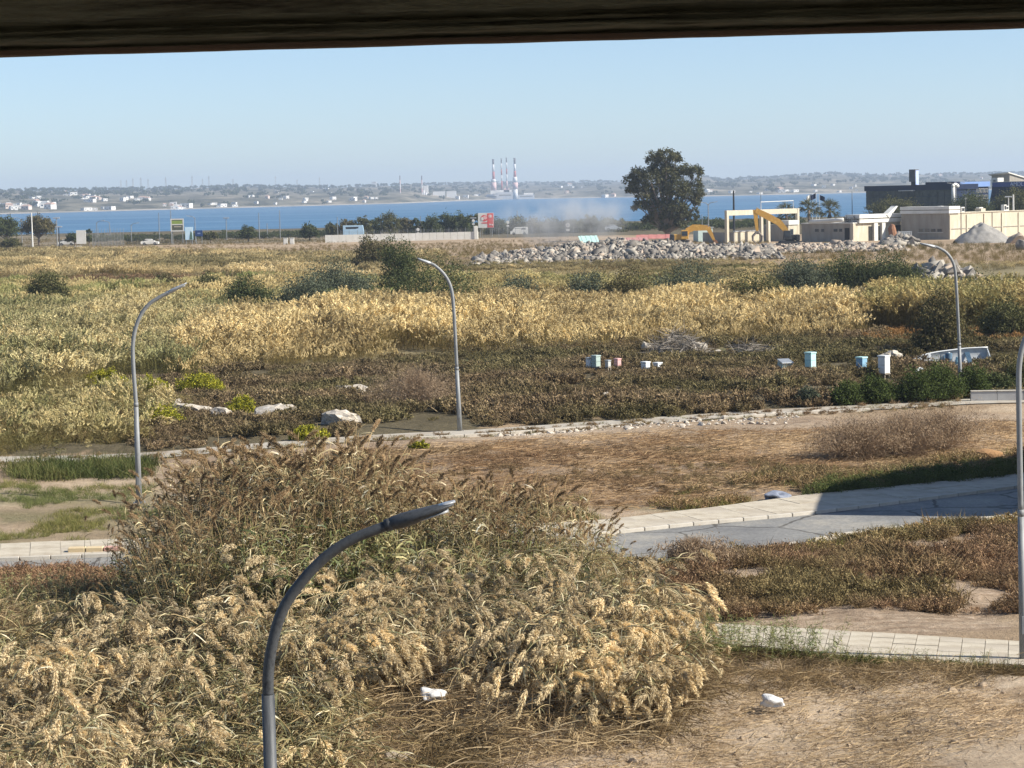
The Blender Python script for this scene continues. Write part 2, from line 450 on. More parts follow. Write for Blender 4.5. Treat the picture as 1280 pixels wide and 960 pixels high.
c = mix(sp.outputs[1], c, grnc)
lg = colr(n3, [(0.35, .82, .80, .78), (0.65, 1.1, 1.1, 1.1)]); c = mix(1.0, c, lg, 'MULTIPLY')
b = nd(nt, 'ShaderNodeBsdfPrincipled'); b.inputs['Roughness'].default_value = 0.95; b.inputs['Specular IOR Level'].default_value = 0.1
L(c, b.inputs['Base Color'])
ma = nd(nt, 'ShaderNodeMath', operation='ADD'); L(n2.outputs[0], ma.inputs[0]); L(n4.outputs[0], ma.inputs[1])
bp = nd(nt, 'ShaderNodeBump'); bp.inputs['Strength'].default_value = 0.9; bp.inputs['Distance'].default_value = 0.12
L(ma.outputs[0], bp.inputs['Height']); L(bp.outputs[0], b.inputs['Normal']); L(b.outputs[0], out.inputs[0])
gme.materials.append(gm)
ground = link(bpy.data.objects.new('ground', gme)); meta(ground, kind='structure')

# ------------------------------------------------------------------ sea and far shore
wm, nt, out = new_mat('sea_water'); L = nt.links.new
b = nd(nt, 'ShaderNodeBsdfPrincipled'); b.inputs['Base Color'].default_value = (.04, .12, .24, 1); b.inputs['Roughness'].default_value = 0.42
b.inputs['IOR'].default_value = 1.33; b.inputs['Specular IOR Level'].default_value = 0.28
tc = nd(nt, 'ShaderNodeTexCoord').outputs['Object']
mp = nd(nt, 'ShaderNodeMapping'); mp.inputs['Scale'].default_value = (0.12, 1, 1); L(tc, mp.inputs[0])
w1 = noise(nt, 0.012, 6, 0.65, mp.outputs[0]); r_ = ramp(nt, [(0.38, .045, .125, .225), (0.62, .10, .20, .305)]); L(w1.outputs[0], r_.inputs[0]); L(r_.outputs[0], b.inputs['Base Color'])
w2 = noise(nt, 0.25, 4, 0.6, mp.outputs[0]); bp = nd(nt, 'ShaderNodeBump'); bp.inputs['Strength'].default_value = 1.0; bp.inputs['Distance'].default_value = 1.2
L(w2.outputs[0], bp.inputs['Height']); L(bp.outputs[0], b.inputs['Normal']); L(b.outputs[0], out.inputs[0])
o = MB().add([(-4700, 862, -0.8), (4700, 862, -0.8), (4700, 12300, -0.8), (-4700, 12300, -0.8)], [(0, 1, 2, 3)]).build('sea', wm); meta(o, kind='structure')

SHORE = [(-600, 2600), (-80, 3000), (0, 3100), (300, 3600), (500, 4000), (640, 5500), (760, 5000), (880, 4300), (1000, 4300), (1280, 4600), (1900, 5200)]
RIDGE = [(-600, 239), (0, 239), (100, 238.5), (200, 237), (300, 233.5), (400, 235), (460, 233), (560, 231), (600, 229), (680, 229), (740, 228), (780, 228), (850, 224), (880, 221.5), (900, 225), (960, 223), (1000, 219.5), (1040, 217.5), (1060, 219), (1100, 220), (1130, 218.5), (1170, 219.5), (1200, 217.5), (1280, 217), (1900, 216)]
def hor(px): return 243 - (px - 640) * math.tan(ROLL)
def shore_d(px): return float(np.interp(px, *zip(*SHORE)))
def hill_z(px, t):
    """height of the far shore at pixel column px, t = 0 at the water .. 1 at the ridge"""
    d = shore_d(px); dr = d * (1 + 0.75 * t); rt = np.interp(px, *zip(*RIDGE))
    zr = EYE + (hor(px) - rt) * d * 1.75 / FPX
    s = -1.2 + (zr + 1.2) * (0.10 * min(t * 8, 1) + 0.90 * (t ** 0.8))
    return dr, s
def hill_pt(px, t):
    d, z = hill_z(px, t); q = PD(px, hor(px), d); return Vector((q.x, d, z))
cols = np.arange(-500, 1801, 3.0); ts = np.concatenate([np.linspace(0, 1, 30), [1.06, 1.2, 1.5]])
hv = []
for t in ts:
    for px in cols:
        p = hill_pt(px, min(t, 1)); d = p.y * (1 if t <= 1 else t)
        k = d / p.y
        z = p.z + float(2.2 * vnoise(p.x, p.y, 160, 3) + 1.3 * vnoise(p.x, p.y, 45, 4)) * min(t * 3, 1)
        if 0.9 < t <= 1.0: z += 3.0 * max(0, float(vnoise(px, t * 100, 14, 5))) + 1.6 * max(0, float(vnoise(px, 7, 4, 6)))
        if t > 1: z -= (t - 1) * 60
        hv.append((p.x * k, d, z))
nc = len(cols); ii = (np.arange(len(ts) - 1)[:, None] * nc + np.arange(nc - 1)[None, :]).ravel()
hme = np_mesh('hills', hv, np.column_stack([ii, ii + 1, ii + nc + 1, ii + nc]))
hm, nt, out = new_mat('far_hills'); L = nt.links.new
b = nd(nt, 'ShaderNodeBsdfPrincipled'); b.inputs['Roughness'].default_value = 1; b.inputs['Specular IOR Level'].default_value = 0
tc = nd(nt, 'ShaderNodeTexCoord').outputs['Object']
mp = nd(nt, 'ShaderNodeMapping'); mp.inputs['Scale'].default_value = (1, 0.35, 1); L(tc, mp.inputs[0])
a1 = noise(nt, 0.004, 7, 0.7, mp.outputs[0]); a2 = noise(nt, 0.02, 6, 0.75, mp.outputs[0])
r1 = ramp(nt, [(0.36, .12, .115, .08), (0.5, .20, .18, .13), (0.64, .38, .32, .24)]); L(a1.outputs[0], r1.inputs[0])
r2 = ramp(nt, [(0.42, .30, .32, .28), (0.6, 1, 1, 1)]); L(a2.outputs[0], r2.inputs[0])
mx = nd(nt, 'ShaderNodeMix', data_type='RGBA', blend_type='MULTIPLY'); mx.inputs[0].default_value = 1; L(r1.outputs[0], mx.inputs[6]); L(r2.outputs[0], mx.inputs[7])
L(mx.outputs[2], b.inputs['Base Color']); L(b.outputs[0], out.inputs[0]); hme.materials.append(hm)
meta(link(bpy.data.objects.new('hills', hme)), kind='structure')
# pale beach line along the far water's edge
bv = []
for px in cols:
    for t in (-0.004, 0.012):
        p = hill_pt(px, max(t, 0)); k = 1 + t * 0.75 if t < 0 else 1
        bv.append((p.x * k, p.y * k, -0.75 if t < 0 else max(p.z, 0) + .5))
ii = np.arange(nc - 1) * 2
bme = np_mesh('beach', bv, np.column_stack([ii, ii + 2, ii + 3, ii + 1])); bme.materials.append(M_('beach_sand', (.42, .37, .30), (.22, .20, .16), 0.012, 0.95))
meta(link(bpy.data.objects.new('beach', bme)), kind='structure')

# ------------------------------------------------------------------ haze
hz = MB().box((0, 6200, 64), (10400, 12560, 148)).build('haze', None); meta(hz, kind='stuff')
vm, nt, out = new_mat('haze_air'); pv = nd(nt, 'ShaderNodeVolumePrincipled')
pv.inputs['Color'].default_value = (0.70, 0.83, 1.0, 1); pv.inputs['Density'].default_value = 1.2e-4; pv.inputs['Anisotropy'].default_value = 0.1
nt.links.new(pv.outputs[0], out.inputs['Volume']); hz.data.materials.append(vm)

# ------------------------------------------------------------------ roads and pavements
m_asph = M_('asphalt', (.15, .147, .14), (.235, .225, .20), 0.28, 0.95, bump=0.5, bscale=25, c3=(.33, .305, .26), stretch=(.5, 1, 1))
m_slab = M_('pale_slab', (.36, .30, .215), (.52, .46, .355), .55, 0.95, bump=0.5, bscale=14, c3=(.33, .27, .19))
m_kerb = M_('kerb_concrete', (.42, .38, .31), (.56, .51, .43), 2, 0.9, bump=0.3)
def strip_mesh(A, B, n, z):
    def rs(P):
        P = np.array(P); d = np.concatenate([[0], np.cumsum(np.hypot(*np.diff(P, axis=0).T))]); s = np.linspace(0, d[-1], n)
        return np.column_stack([np.interp(s, d, P[:, 0]), np.interp(s, d, P[:, 1])])
    a, b_ = rs(A), rs(B); V = np.concatenate([np.column_stack([a, np.full(n, z)]), np.column_stack([b_, np.full(n, z)])]); i = np.arange(n - 1)
    return V, np.column_stack([i + n, i + n + 1, i + 1, i]), a, b_
Vr, Fr, ra, rb = strip_mesh(ROAD_UP, ROAD_LO, 120, 0.03)
am, nt, out = new_mat('cracked_asphalt'); L = nt.links.new; tc = nd(nt, 'ShaderNodeTexCoord').outputs['Object']
a1 = noise(nt, .22, 8, .7, tc); a2 = noise(nt, 9, 3, .6, tc); dn = noise(nt, .9, 3, .6, tc)
r1 = ramp(nt, [(.34, .15, .146, .138), (.5, .22, .213, .195), (.64, .335, .305, .25)]); L(a1.outputs[0], r1.inputs[0])
vd = nd(nt, 'ShaderNodeMix', data_type='RGBA'); vd.inputs[0].default_value = .35; L(tc, vd.inputs[6]); L(dn.outputs['Color'], vd.inputs[7])
vo = nd(nt, 'ShaderNodeTexVoronoi', feature='DISTANCE_TO_EDGE'); vo.inputs['Scale'].default_value = .42; L(vd.outputs[2], vo.inputs['Vector'])
r2 = ramp(nt, [(0.0, .35, .33, .30), (.012, .45, .43, .40), (.02, 1, 1, 1)]); L(vo.outputs['Distance'], r2.inputs[0]); r3 = ramp(nt, [(.35, .8, .8, .8), (.65, 1.12, 1.12, 1.12)]); L(a2.outputs[0], r3.inputs[0])
x1 = nd(nt, 'ShaderNodeMix', data_type='RGBA', blend_type='MULTIPLY'); x1.inputs[0].default_value = 1; L(r1.outputs[0], x1.inputs[6]); L(r2.outputs[0], x1.inputs[7])
x2 = nd(nt, 'ShaderNodeMix', data_type='RGBA', blend_type='MULTIPLY'); x2.inputs[0].default_value = 1; L(x1.outputs[2], x2.inputs[6]); L(r3.outputs[0], x2.inputs[7])
b = nd(nt, 'ShaderNodeBsdfPrincipled'); b.inputs['Roughness'].default_value = .92; L(x2.outputs[2], b.inputs['Base Color']); L(b.outputs[0], out.inputs[0])
me = np_mesh('road', Vr, Fr); me.materials.append(am); meta(link(bpy.data.objects.new('road', me)), kind='structure')
def slabs(parent, A, B, length, rows, z, gap, name, mats, keep=None, jit=0.006):
    n = int(length); _, _, a, b_ = strip_mesh(A, B, n + 1, z)
    for i in range(n):
        for j in range(rows):
            t0, t1 = j / rows, (j + 1) / rows
            q = [a[i] * (1 - t0) + b_[i] * t0, a[i + 1] * (1 - t0) + b_[i + 1] * t0, a[i + 1] * (1 - t1) + b_[i + 1] * t1, a[i] * (1 - t1) + b_[i] * t1]
            c = sum(q) / 4
            if keep and not keep(c): continue
            q = [c + (p - c) * (1 - gap / max(np.hypot(*(p - c)), .1)) for p in q]
            dz = rnd.uniform(-jit, jit)
            MB().prism([tuple(p - c) for p in q[::-1]], -0.06, 0).build(name, rnd.choice(mats), parent, loc=(c[0], c[1], z + dz))
pv1 = empty('pavement'); meta(pv1, kind='structure')
m_slab2 = M_('worn_slab', (.37, .315, .235), (.50, .44, .345), .8, 0.9, bump=0.3, bscale=14)
bed = np_mesh('paving_bed', *strip_mesh(WALK_OUT, ROAD_UP, 120, 0.085)[:2]); bed.materials.append(M_('bedding', (.30, .25, .18), (.4, .34, .25), 3, 0.95)); link(bpy.data.objects.new('paving_bed', bed), pv1)
def _vis(c): return -24 < c[0] < 24
slabs(pv1, [p for p in WALK_OUT], [(x, y + 0.16) for x, y in ROAD_UP], 150, 2, 0.13, 0.010, 'paving_slab', [m_slab, m_slab, m_slab2], _vis, .008)
# kerb stones along the road edge
_, _, ka, kb = strip_mesh(ROAD_UP, ROAD_UP, 152, 0)
for i in range(151):
    c = (ka[i] + ka[i + 1]) / 2
    if not _vis(c): continue
    d = ka[i + 1] - ka[i]; l = np.hypot(*d)
    MB().box((0, 0, 0), (l - 0.03, 0.15, 0.2), bev=0.012).build('kerb_stone', m_kerb, pv1, loc=(c[0], c[1] + 0.075, 0.045)).rotation_euler = (0, 0, math.atan2(d[1], d[0]))
# broken pale kerb on the near side of the road
pv3 = empty('kerb'); meta(pv3, kind='structure')
_, _, ka, kb = strip_mesh(ROAD_LO[2:9], ROAD_LO[2:9], 46, 0)
for i in range(45):
    c = (ka[i] + ka[i + 1]) / 2; d = ka[i + 1] - ka[i]; l = np.hypot(*d)
    if rnd.random() < 0.12: continue
    MB().box((0, 0, 0), (l - 0.05, 0.16, 0.22), bev=0.015).build('kerb_stone', m_kerb, pv3, loc=(c[0], c[1] - 0.09, 0.05)).rotation_euler = (0, rnd.uniform(-.02, .02), math.atan2(d[1], d[0]))
pv2 = empty('near_pavement'); meta(pv2, kind='structure')
A_, B_ = [NEAR_W[0], NEAR_W[1]], [NEAR_W[4], NEAR_W[3], NEAR_W[2]]
bed = np_mesh('paving_bed', *strip_mesh(A_, B_, 40, 0.05)[:2]); bed.materials.append(bpy.data.materials['bedding']); link(bpy.data.objects.new('paving_bed', bed), pv2)
slabs(pv2, A_, B_, 16, 5, 0.10, 0.011, 'paving_slab', [m_slab, m_slab2, m_slab], None)
# long pale path between the cleared field and the scrub
m_path = M_('worn_path', (.27, .225, .165), (.43, .39, .32), 0.35, 0.95, bump=0.4, bscale=8, c3=(.26, .19, .125))
me = np_mesh('path', *strip_mesh(PATH_UP, PATH_LO, 160, 0.05)[:2]); me.materials.append(m_path); meta(link(bpy.data.objects.new('path', me)), kind='structure')
pk = empty('path_kerb'); meta(pk, kind='structure')
_, _, ka, kb = strip_mesh(PATH_LO, PATH_LO, 140, 0)
for i in range(139):
    c = (ka[i] + ka[i + 1]) / 2; d = ka[i + 1] - ka[i]; l = np.hypot(*d)
    if abs(c[0]) > 30 or vnoise(c[0], 3, 4, 9) < 0.15: continue
    MB().box((0, 0, 0), (l - 0.04, 0.14, 0.16), bev=0.012).build('kerb_stone', m_kerb, pk, loc=(c[0], c[1] - 0.08, 0.06)).rotation_euler = (0, 0, math.atan2(d[1], d[0]))

# ------------------------------------------------------------------ the shaded opening we look out of
m_beam = M_('weathered_dark_wood', (.24, .17, .09), (.46, .37, .23), 34, 0.85, bump=1.0, bscale=170, c3=(.10, .065, .035), stretch=(0.12, 1.5, 1.5))
m_lip = M_('brown_paint', (.20, .105, .06), (.11, .06, .035), 8, 0.7, bump=0.4, bscale=80, stretch=(0.2, 2, 2))
m_in = M_('loggia_plaster', (.72, .67, .58), (.66, .61, .52), 3, 0.95)
lg_ = empty('shaded_loggia', (0, 0, 0), 0, 'dark shaded window opening whose weathered grooved lintel crosses the top of the view', 'building')
BD = 2.2; k = BD / FPX
# profile: (metres towards the camera, photo pixels above the lintel's lower edge)
prof = [(0.10, 40), (0.012, 1.2), (0.0, 0.0), (-0.002, 5.5), (0.004, 6.5), (0.006, 10.5), (-0.006, 11.5), (-0.008, 14), (-0.0075, 17.5), (0.0, 18.5), (0.001, 24), (-0.004, 25), (-0.004, 27), (0.009, 28), (0.010, 35), (-0.007, 36.5), (-0.009, 39), (-0.008, 55), (-0.008, 300)]
xs = np.linspace(-2.9, 2.9, 1300); zb = (243 - 54.0) * k; bv = []
for j, (dy, h) in enumerate(prof):
    amp = 0.0013 if 4 < j < 17 else 0.0003
    for i, x in enumerate(xs):
        nz = amp * (vnoise(x * 55, j * 3.3, 3.2, 50) + 0.6 * vnoise(x * 55, j * 3.3, 0.9, 51))
        if j in (14, 15, 16): nz += 0.002 * max(0, vnoise(x * 55, j, 1.6, 52))
        bv.append((x, dy * 3.4 + 2 * nz, zb + h * k + nz))
nc = len(xs); ii = (np.arange(len(prof) - 1)[:, None] * nc + np.arange(nc - 1)[None, :]).ravel()
bme = np_mesh('lintel', bv, np.column_stack([ii, ii + 1, ii + nc + 1, ii + nc])); bme.materials.append(m_beam); bme.materials.append(m_lip)
bme.polygons.foreach_set('material_index', np.where(np.arange(len(bme.polygons)) // (nc - 1) < 4, 1, 0).astype(np.int32))
lint = bpy.data.objects.new('lintel', bme); link(lint, lg_); lint.location = (0, BD, EYE); lint.rotation_euler = (0, R(-0.36), 0)
MB().box((0, BD + 0.22, EYE + 0.37), (6.4, 0.10, 0.28)).build('outer_beam', m_in, lg_)
MB().box((0, BD - 1.9, EYE + 0.55), (6.6, 4.2, 0.16)).build('ceiling', m_in, lg_)
for s in (1,): MB().box((s * 3.06, BD - 1.9, EYE - 0.45), (0.2, 3.9, 1.8)).build('side_wall', m_in, lg_)
MB().box((0, BD - 1.9, EYE - 1.45), (6.6, 4.2, 0.18)).build('floor', m_in, lg_)
MB().box((0, BD - 0.05, EYE - 1.0), (5.9, 0.18, 0.7)).build('sill_wall', m_in, lg_)
MB().box((0, BD - 2.2, EYE / 2 - 0.8), (6.4, 3.2, EYE - 1.6)).build('lower_storey', M_('render_grey', (.4, .37, .33)), lg_)

# ================================================================== street lamps
m_galv = M_('galvanised_steel', (.20, .205, .205), (.26, .265, .26), 2.5, 0.55, 0.1, bump=0.05, c3=(.165, .165, .16), stretch=(3, 3, 0.6))
m_dark = M_('shaded_steel', (.045, .048, .05), (.07, .073, .075), 6, 0.6, 0.2, bump=0.15, c3=(.03, .031, .033), stretch=(2, 2, 2))  # shadow over the near lamp's arm and head, put into the steel colour
m_glass = M_('lamp_glass', (.34, .345, .34), (.26, .265, .26), 5, 0.25, spec=0.5)
m_head = M_('lamp_grey', (.36, .37, .37), (.46, .47, .47), 5, 0.5, 0.3)
def street_lamp(label, base, arm_px, head_px, y, r0, r1, m_arm=None, m_hd=None, head_w=0.26, foot=True, m_pole=None):
    """base: photo pixel of the foot (or None: straight down), arm_px: foot-up pixels of pole and arm, head_px: root and tip of the lamp head"""
    m_arm = m_arm or m_galv; m_hd = m_hd or m_head
    pts = [PD(px, py, y) for px, py in arm_px]
    if base is not None: b0 = PD(base[0], base[1], y); b0.z = gzs(b0.x, y) - 0.02
    else: b0 = Vector((pts[0].x, y, gzs(pts[0].x, y)))
    root = empty('street_lamp', b0, 0, label, 'street lamp', 'curved street lamps along the roads')
    q = [p - b0 for p in pts]
    # smooth the bent arm
    for _ in range(2):
        q = [q[0]] + [x for a, b_ in zip(q[:-1], q[1:]) for x in (a * .75 + b_ * .25, a * .25 + b_ * .75)] + [q[-1]]
    j = next(i for i in range(len(q)) if q[i].z > q[0].z + 0.02 and (q[i] - q[i - 1]).normalized().z < 0.999) if len(q) > 2 else 1
    z0 = max(q[1].z, 1)
    pole_top = q[0]
    MB().tube([Vector((0, 0, 0)), pole_top * 0.5, pole_top], [r0, (r0 + r1) / 2 * 1.05, r1 * 1.12], 14).build('pole', m_pole or m_galv, root, True)
    MB().tube(q, [r1 * (1 - 0.12 * i / len(q)) for i in range(len(q))], 14).build('arm', m_arm, root, True)
    if m_pole is None: MB().tube([pole_top - Vector((0, 0, 0.10)), pole_top + Vector((0, 0, 0.06))], r1 * 1.16, 14).build('collar', m_arm, root, True)
    if foot:
        f = MB().box((0, 0, 0.02), (0.42, 0.42, 0.04), bev=0.006)
        for a in range(4): f.tube([(0.16 * (-1) ** a, 0.16 * (-1) ** (a // 2), 0.03), (0.16 * (-1) ** a, 0.16 * (-1) ** (a // 2), 0.10)], 0.018, 6)
        f.build('base_plate', m_galv, root)
        MB().box((0, -r0 * 0.92, 0.9), (0.10, 0.03, 0.42), bev=0.006).build('access_door', m_galv, root)
    a, t = PD(*head_px[0], y) - b0, PD(*head_px[1], y) - b0
    D = (t - a); Lh = D.length; D.normalize(); S = Vector((0, 1, 0)); U = S.cross(D).normalized()
    if U.z < 0: U = -U
    rings = []
    for s, w, h0, h1 in ((0, .30, .32, .30), (0.07, .34, .36, .34), (0.10, .42, .52, .44), (.25, .72, .56, .60), (.45, .95, .50, .56), (.75, 1, .34, .36), (.93, .8, .20, .20), (1.0, .45, .10, .12)):
        rr = []
        for kk in range(14):
            an = 2 * math.pi * kk / 14; cz = math.sin(an)
            rr.append(a + D * (s * Lh) + S * (math.cos(an) * head_w / 2 * w) + U * (cz * (h0 if cz > 0 else h1) * head_w * 0.42))
        rings.append(rr)
    hd = MB().loft(rings).build('lamp_head', m_hd, root, True)
    g = []
    for s, w in ((.38, .5), (.55, .8), (.8, .82), (.9, .6)):
        g.append([a + D * (s * Lh) + S * (math.cos(2 * math.pi * kk / 10) * head_w / 2 * w * .8) + U * (-0.16 * head_w - 0.05 * head_w * s * 0 + math.sin(2 * math.pi * kk / 10) * head_w * .06) for kk in range(10)])
    MB().loft(g).build('lens', m_glass, hd, True)
    MB().tube([a + D * 0.02 * Lh, a + D * 0.12 * Lh], head_w * 0.21, 12).build('clamp', m_hd, hd, True)
    cap = [[a + D * (s * Lh) + S * (math.cos(2 * math.pi * kk / 10) * head_w / 2 * w) + U * (head_w * (.06 * (1 - s) * 3 + .05) + math.sin(2 * math.pi * kk / 10) * head_w * .045) for kk in range(10)] for s, w in ((.80, .5), (.9, .72), (1.0, .5), (1.03, .2))]
    MB().loft(cap).build('photocell_cover', m_glass, hd, True)
    return root
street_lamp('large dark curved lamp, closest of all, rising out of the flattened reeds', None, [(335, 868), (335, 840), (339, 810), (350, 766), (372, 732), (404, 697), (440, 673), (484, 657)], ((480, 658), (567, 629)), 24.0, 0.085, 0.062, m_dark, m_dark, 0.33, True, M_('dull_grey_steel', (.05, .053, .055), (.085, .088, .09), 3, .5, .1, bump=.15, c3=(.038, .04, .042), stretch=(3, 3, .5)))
street_lamp('grey street lamp bent right, standing on the green patch left of the tall reeds', (174, 630), [(170, 505), (166, 452), (166, 425), (172, 400), (184, 381), (200, 371), (210, 366)], ((208, 367), (233, 354)), 83.0, 0.115, 0.075, head_w=0.32)
street_lamp('grey street lamp bent left, at the kerb of the path below the golden reed band', (575, 541), [(571, 460), (567, 380), (564, 358), (556, 343), (544, 332), (538, 329)], ((540, 330), (522, 323)), 106.0, 0.115, 0.08, head_w=0.34)
street_lamp('grey street lamp bent left, beside the low concrete wall and the white boat', (1201, 503), [(1199, 430), (1195, 345), (1192, 328), (1184, 316), (1174, 310), (1168, 308)], ((1170, 309), (1150, 304)), 119.0, 0.115, 0.08, head_w=0.36)
street_lamp('grey street lamp cut by the right edge, its foot at the near pavement', (1279, 838), [(1276, 640), (1273, 480), (1274, 452), (1279, 428), (1290, 407), (1308, 392), (1330, 384)], ((1328, 385), (1372, 372)), 51.8, 0.088, 0.066, head_w=0.3)

# ================================================================== rocks, litter, hives, boat
m_lime = M_('limestone', (.60, .54, .45), (.44, .38, .30), 2.5, 0.95, bump=0.9, bscale=9, c3=(.70, .65, .57))
m_conc = M_('broken_concrete', (.40, .38, .34), (.27, .25, .22), 1.2, 0.95, bump=0.7, bscale=6, c3=(.54, .52, .47))
def rock(px, py, w, h, label, seed, d=None, name='rock', mat=None, cat='rock', flat=None, group=None):
    occ = .42 if 430 < py < 535 and name != 'clod' else 0; p = GO(px, py, occ); s = mpp(p.y); W_, H_ = w * s, h * s * .8 + occ
    me = rock_mesh(name, mat or m_lime, 1.0, seed, 1.0, 3, 0.7 if name != 'rock' else 1.5)
    o = bpy.data.objects.new(name, me); link(o); o.location = (p.x, p.y, p.z + H_ * 0.25); o.scale = (W_ / 2 / .72, (d or W_ * 0.6) / 2 / .72, H_ / 1.3)
    o.rotation_euler = (rnd.uniform(-.1, .1), rnd.uniform(-.1, .1), rnd.uniform(-.3, .3))
    return meta(o, label, cat, group)
rock(239, 506, 46, 11, 'long pale limestone outcrop in the scrub right of the left street lamp', 1)
rock(276, 516, 30, 8, 'low pale limestone slab just below and right of the long outcrop', 2)
rock(342, 512, 50, 12, 'grey half-buried limestone outcrop in the middle of the left scrub', 3)
rock(425, 519, 40, 10, 'large cracked white limestone block sloping to the right in the scrub', 4)
rock(440, 486, 34, 9, 'white limestone lumps below the reeds, left of the dry grey grass', 5)
rock(760, 494, 13, 9, 'small pale pointed stone alone in the scrub below the white hive boxes', 6)
rock(807, 433, 14, 7, 'white boulder against the reeds left of the brush pile', 7)
rock(873, 432, 16, 13, 'pale stone slab leaning on the right end of the brush pile', 8)
rock(1112, 443, 26, 7, 'flat beige rock behind the white hive left of the boat', 9)
rock(897, 438, 12, 5, 'small grey stone right of the brush pile', 10)
rock(1236, 574, 34, 18, 'rounded orange-brown earth mound in the field beside the dry bushes', 12, mat=M_('orange_earth', (.42, .24, .11), (.30, .17, .08), 4, 0.95, bump=0.8, bscale=12), name='earth_mound', cat='mound')
rock(494, 949, 36, 20, 'squared grey-brown stone block lying in the straw at the bottom of the view', 14, name='stone_block', mat=M_('dusty_stone', (.32, .26, .19), (.42, .35, .26), 3, 0.95, bump=0.6))
rock(222, 504, 12, 7, 'small pale stone at the left tip of the long limestone outcrop', 15)
for i, (px, py, w, h) in enumerate(((702, 541, 10, 4), (742, 537, 14, 5), (800, 530, 12, 4), (868, 525, 14, 5), (905, 523, 10, 5), (938, 521, 14, 6), (965, 519, 12, 6), (1020, 516, 12, 5))):
    rock(px, py, w, h, 'pale clod of broken ground along the kerb of the path', 30 + i, name='clod', cat='clod', group='pale clods along the path kerb')
def bag_mesh(name, mat, seed):
    bm = bmesh.new(); bmesh.ops.create_icosphere(bm, subdivisions=4, radius=1); r_ = random.Random(seed)
    ds = [Vector((r_.gauss(0, 1), r_.gauss(0, 1), r_.gauss(0, .6))).normalized() for _ in range(40)]; am = [r_.uniform(-.16, .13) for _ in ds]
    for v in bm.verts:
        n = v.co.normalized(); s = 1 + sum(a * max(0, n.dot(d)) ** 20 * 3.6 for a, d in zip(am, ds)); v.co = n * s
        if v.co.z < -0.4: v.co.z = -0.4 + (v.co.z + 0.4) * 0.2
    me = bpy.data.meshes.new(name); bm.to_mesh(me); bm.free(); me.materials.append(mat); return me
m_bag = M_('white_plastic', (.74, .73, .70), (.52, .50, .46), 2, 0.4, spec=0.5, bump=.6, bscale=6)
def bag(px, py, w, h, label, seed, mat=None, name='plastic_bag', cat='plastic bag'):
    p = GP(px, py); s = mpp(p.y); o = bpy.data.objects.new(name, bag_mesh(name, mat or m_bag, seed)); link(o)
    o.location = (p.x, p.y, p.z + h * s * 0.36); o.scale = (w * s / 2, w * s * .35, h * s * .62); o.rotation_euler = (0, 0, rnd.uniform(-.6, .6)); return meta(o, label, cat)
b1 = bag(966, 886, 34, 17, 'crumpled white plastic bag on the cut reeds in front of the near pavement', 1); b1.location.z += 0.12
b2 = bag(545, 868, 34, 14, 'white plastic bag half buried in the flattened reeds right of the dark lamp', 2); b2.location.z += 0.25
bag(970, 626, 36, 13, 'bulging pale blue-grey sack at the roadside bushes left of the road shadow', 3, M_('blue_sack', (.14, .16, .21), (.24, .26, .31), 3, 0.7), 'sack', 'sack')
# painted kerb block, far left
p = GP(119, 694); kb_ = empty('painted_kerb', (p.x, p.y, p.z + 0.02), 0.0, 'short painted kerb block, faded yellow and red, on the left roadside among the reeds', 'kerb')
for j, (x, mm) in enumerate(((-0.56, M_('faded_yellow', (.62, .50, .30), (.55, .42, .25), 4, .8)), (0.0, bpy.data.materials['faded_yellow']), (0.56, M_('faded_red', (.52, .27, .22), (.6, .38, .3), 4, .8)))):
    MB().box((x, 0, 0.12), (0.53, 0.32, 0.26), bev=0.02).build('kerb_stone', mm, kb_)

# beehives -----------------------------------------------------------------------
m_white = M_('white_paint', (.78, .78, .75), (.68, .68, .64), 3, 0.6, bump=0.2)
m_mint = M_('mint_paint', (.42, .66, .62), (.50, .72, .68), 3, 0.6, bump=0.2)
m_blue = M_('blue_paint', (.20, .36, .48), (.26, .44, .56), 3, 0.6, bump=0.2)
m_pink = M_('pink_paint', (.66, .36, .33), (.72, .44, .40), 3, 0.6)
m_gg = M_('grey_green_paint', (.34, .42, .37), (.42, .50, .45), 3, 0.6)
m_wood = M_('grey_timber', (.26, .22, .17), (.34, .29, .23), 4, 0.9, stretch=(.3, 2, 2))
m_tin = M_('tin_sheet', (.55, .57, .56), (.45, .46, .45), 3, 0.4, 0.6)
def beehive(px, py, w, h, label, mat, lid=None, boxes=1, rz=0.75, slump=0.0):
    p = GO(px, py, .38); s = mpp(p.y); wd = .88 * w * s / (abs(math.cos(rz)) + abs(math.sin(rz))) ; ht = h * s
    root = empty('beehive', (p.x, p.y, p.z + 0.22), rz, label, 'beehive', 'beehives in the scrub'); root.rotation_euler = (slump, 0, rz)
    st = MB()
    for sx in (-1, 1):
        for sy in (-1, 1): st.box((sx * wd * .38, sy * wd * .38, -0.2), (.06, .06, .46))
    st.box((0, 0, 0.035), (wd, wd * 1.1, 0.05)); st.build('stand', m_wood, root)
    hb = (ht - 0.16) / boxes
    for j in range(boxes):
        bx = MB().box((0, 0, 0.06 + hb * (j + .5)), (wd * .92, wd * .98, hb - 0.012), bev=0.012)
        for sx in (-1, 1): bx.box((sx * wd * .47, 0, 0.06 + hb * (j + .72)), (0.03, wd * .3, 0.04))
        bx.build('hive_body', mat, root)
    MB().box((0, -wd * .5, 0.085), (wd * .5, 0.012, 0.03)).build('entrance', m_wood, root)
    MB().box((0, 0, ht - 0.045), (wd * 1.04, wd * 1.1, 0.09), bev=0.01).build('lid', lid or m_tin, root)
    return root
beehive(736, 457, 9, 13, 'narrow white hive half hidden left of the grey-green hive with the wide lid', m_white, rz=.5)
beehive(745, 457, 14, 16, 'tall grey-green hive with a wide flat lid, left group of hives', m_gg, m_gg, 2)
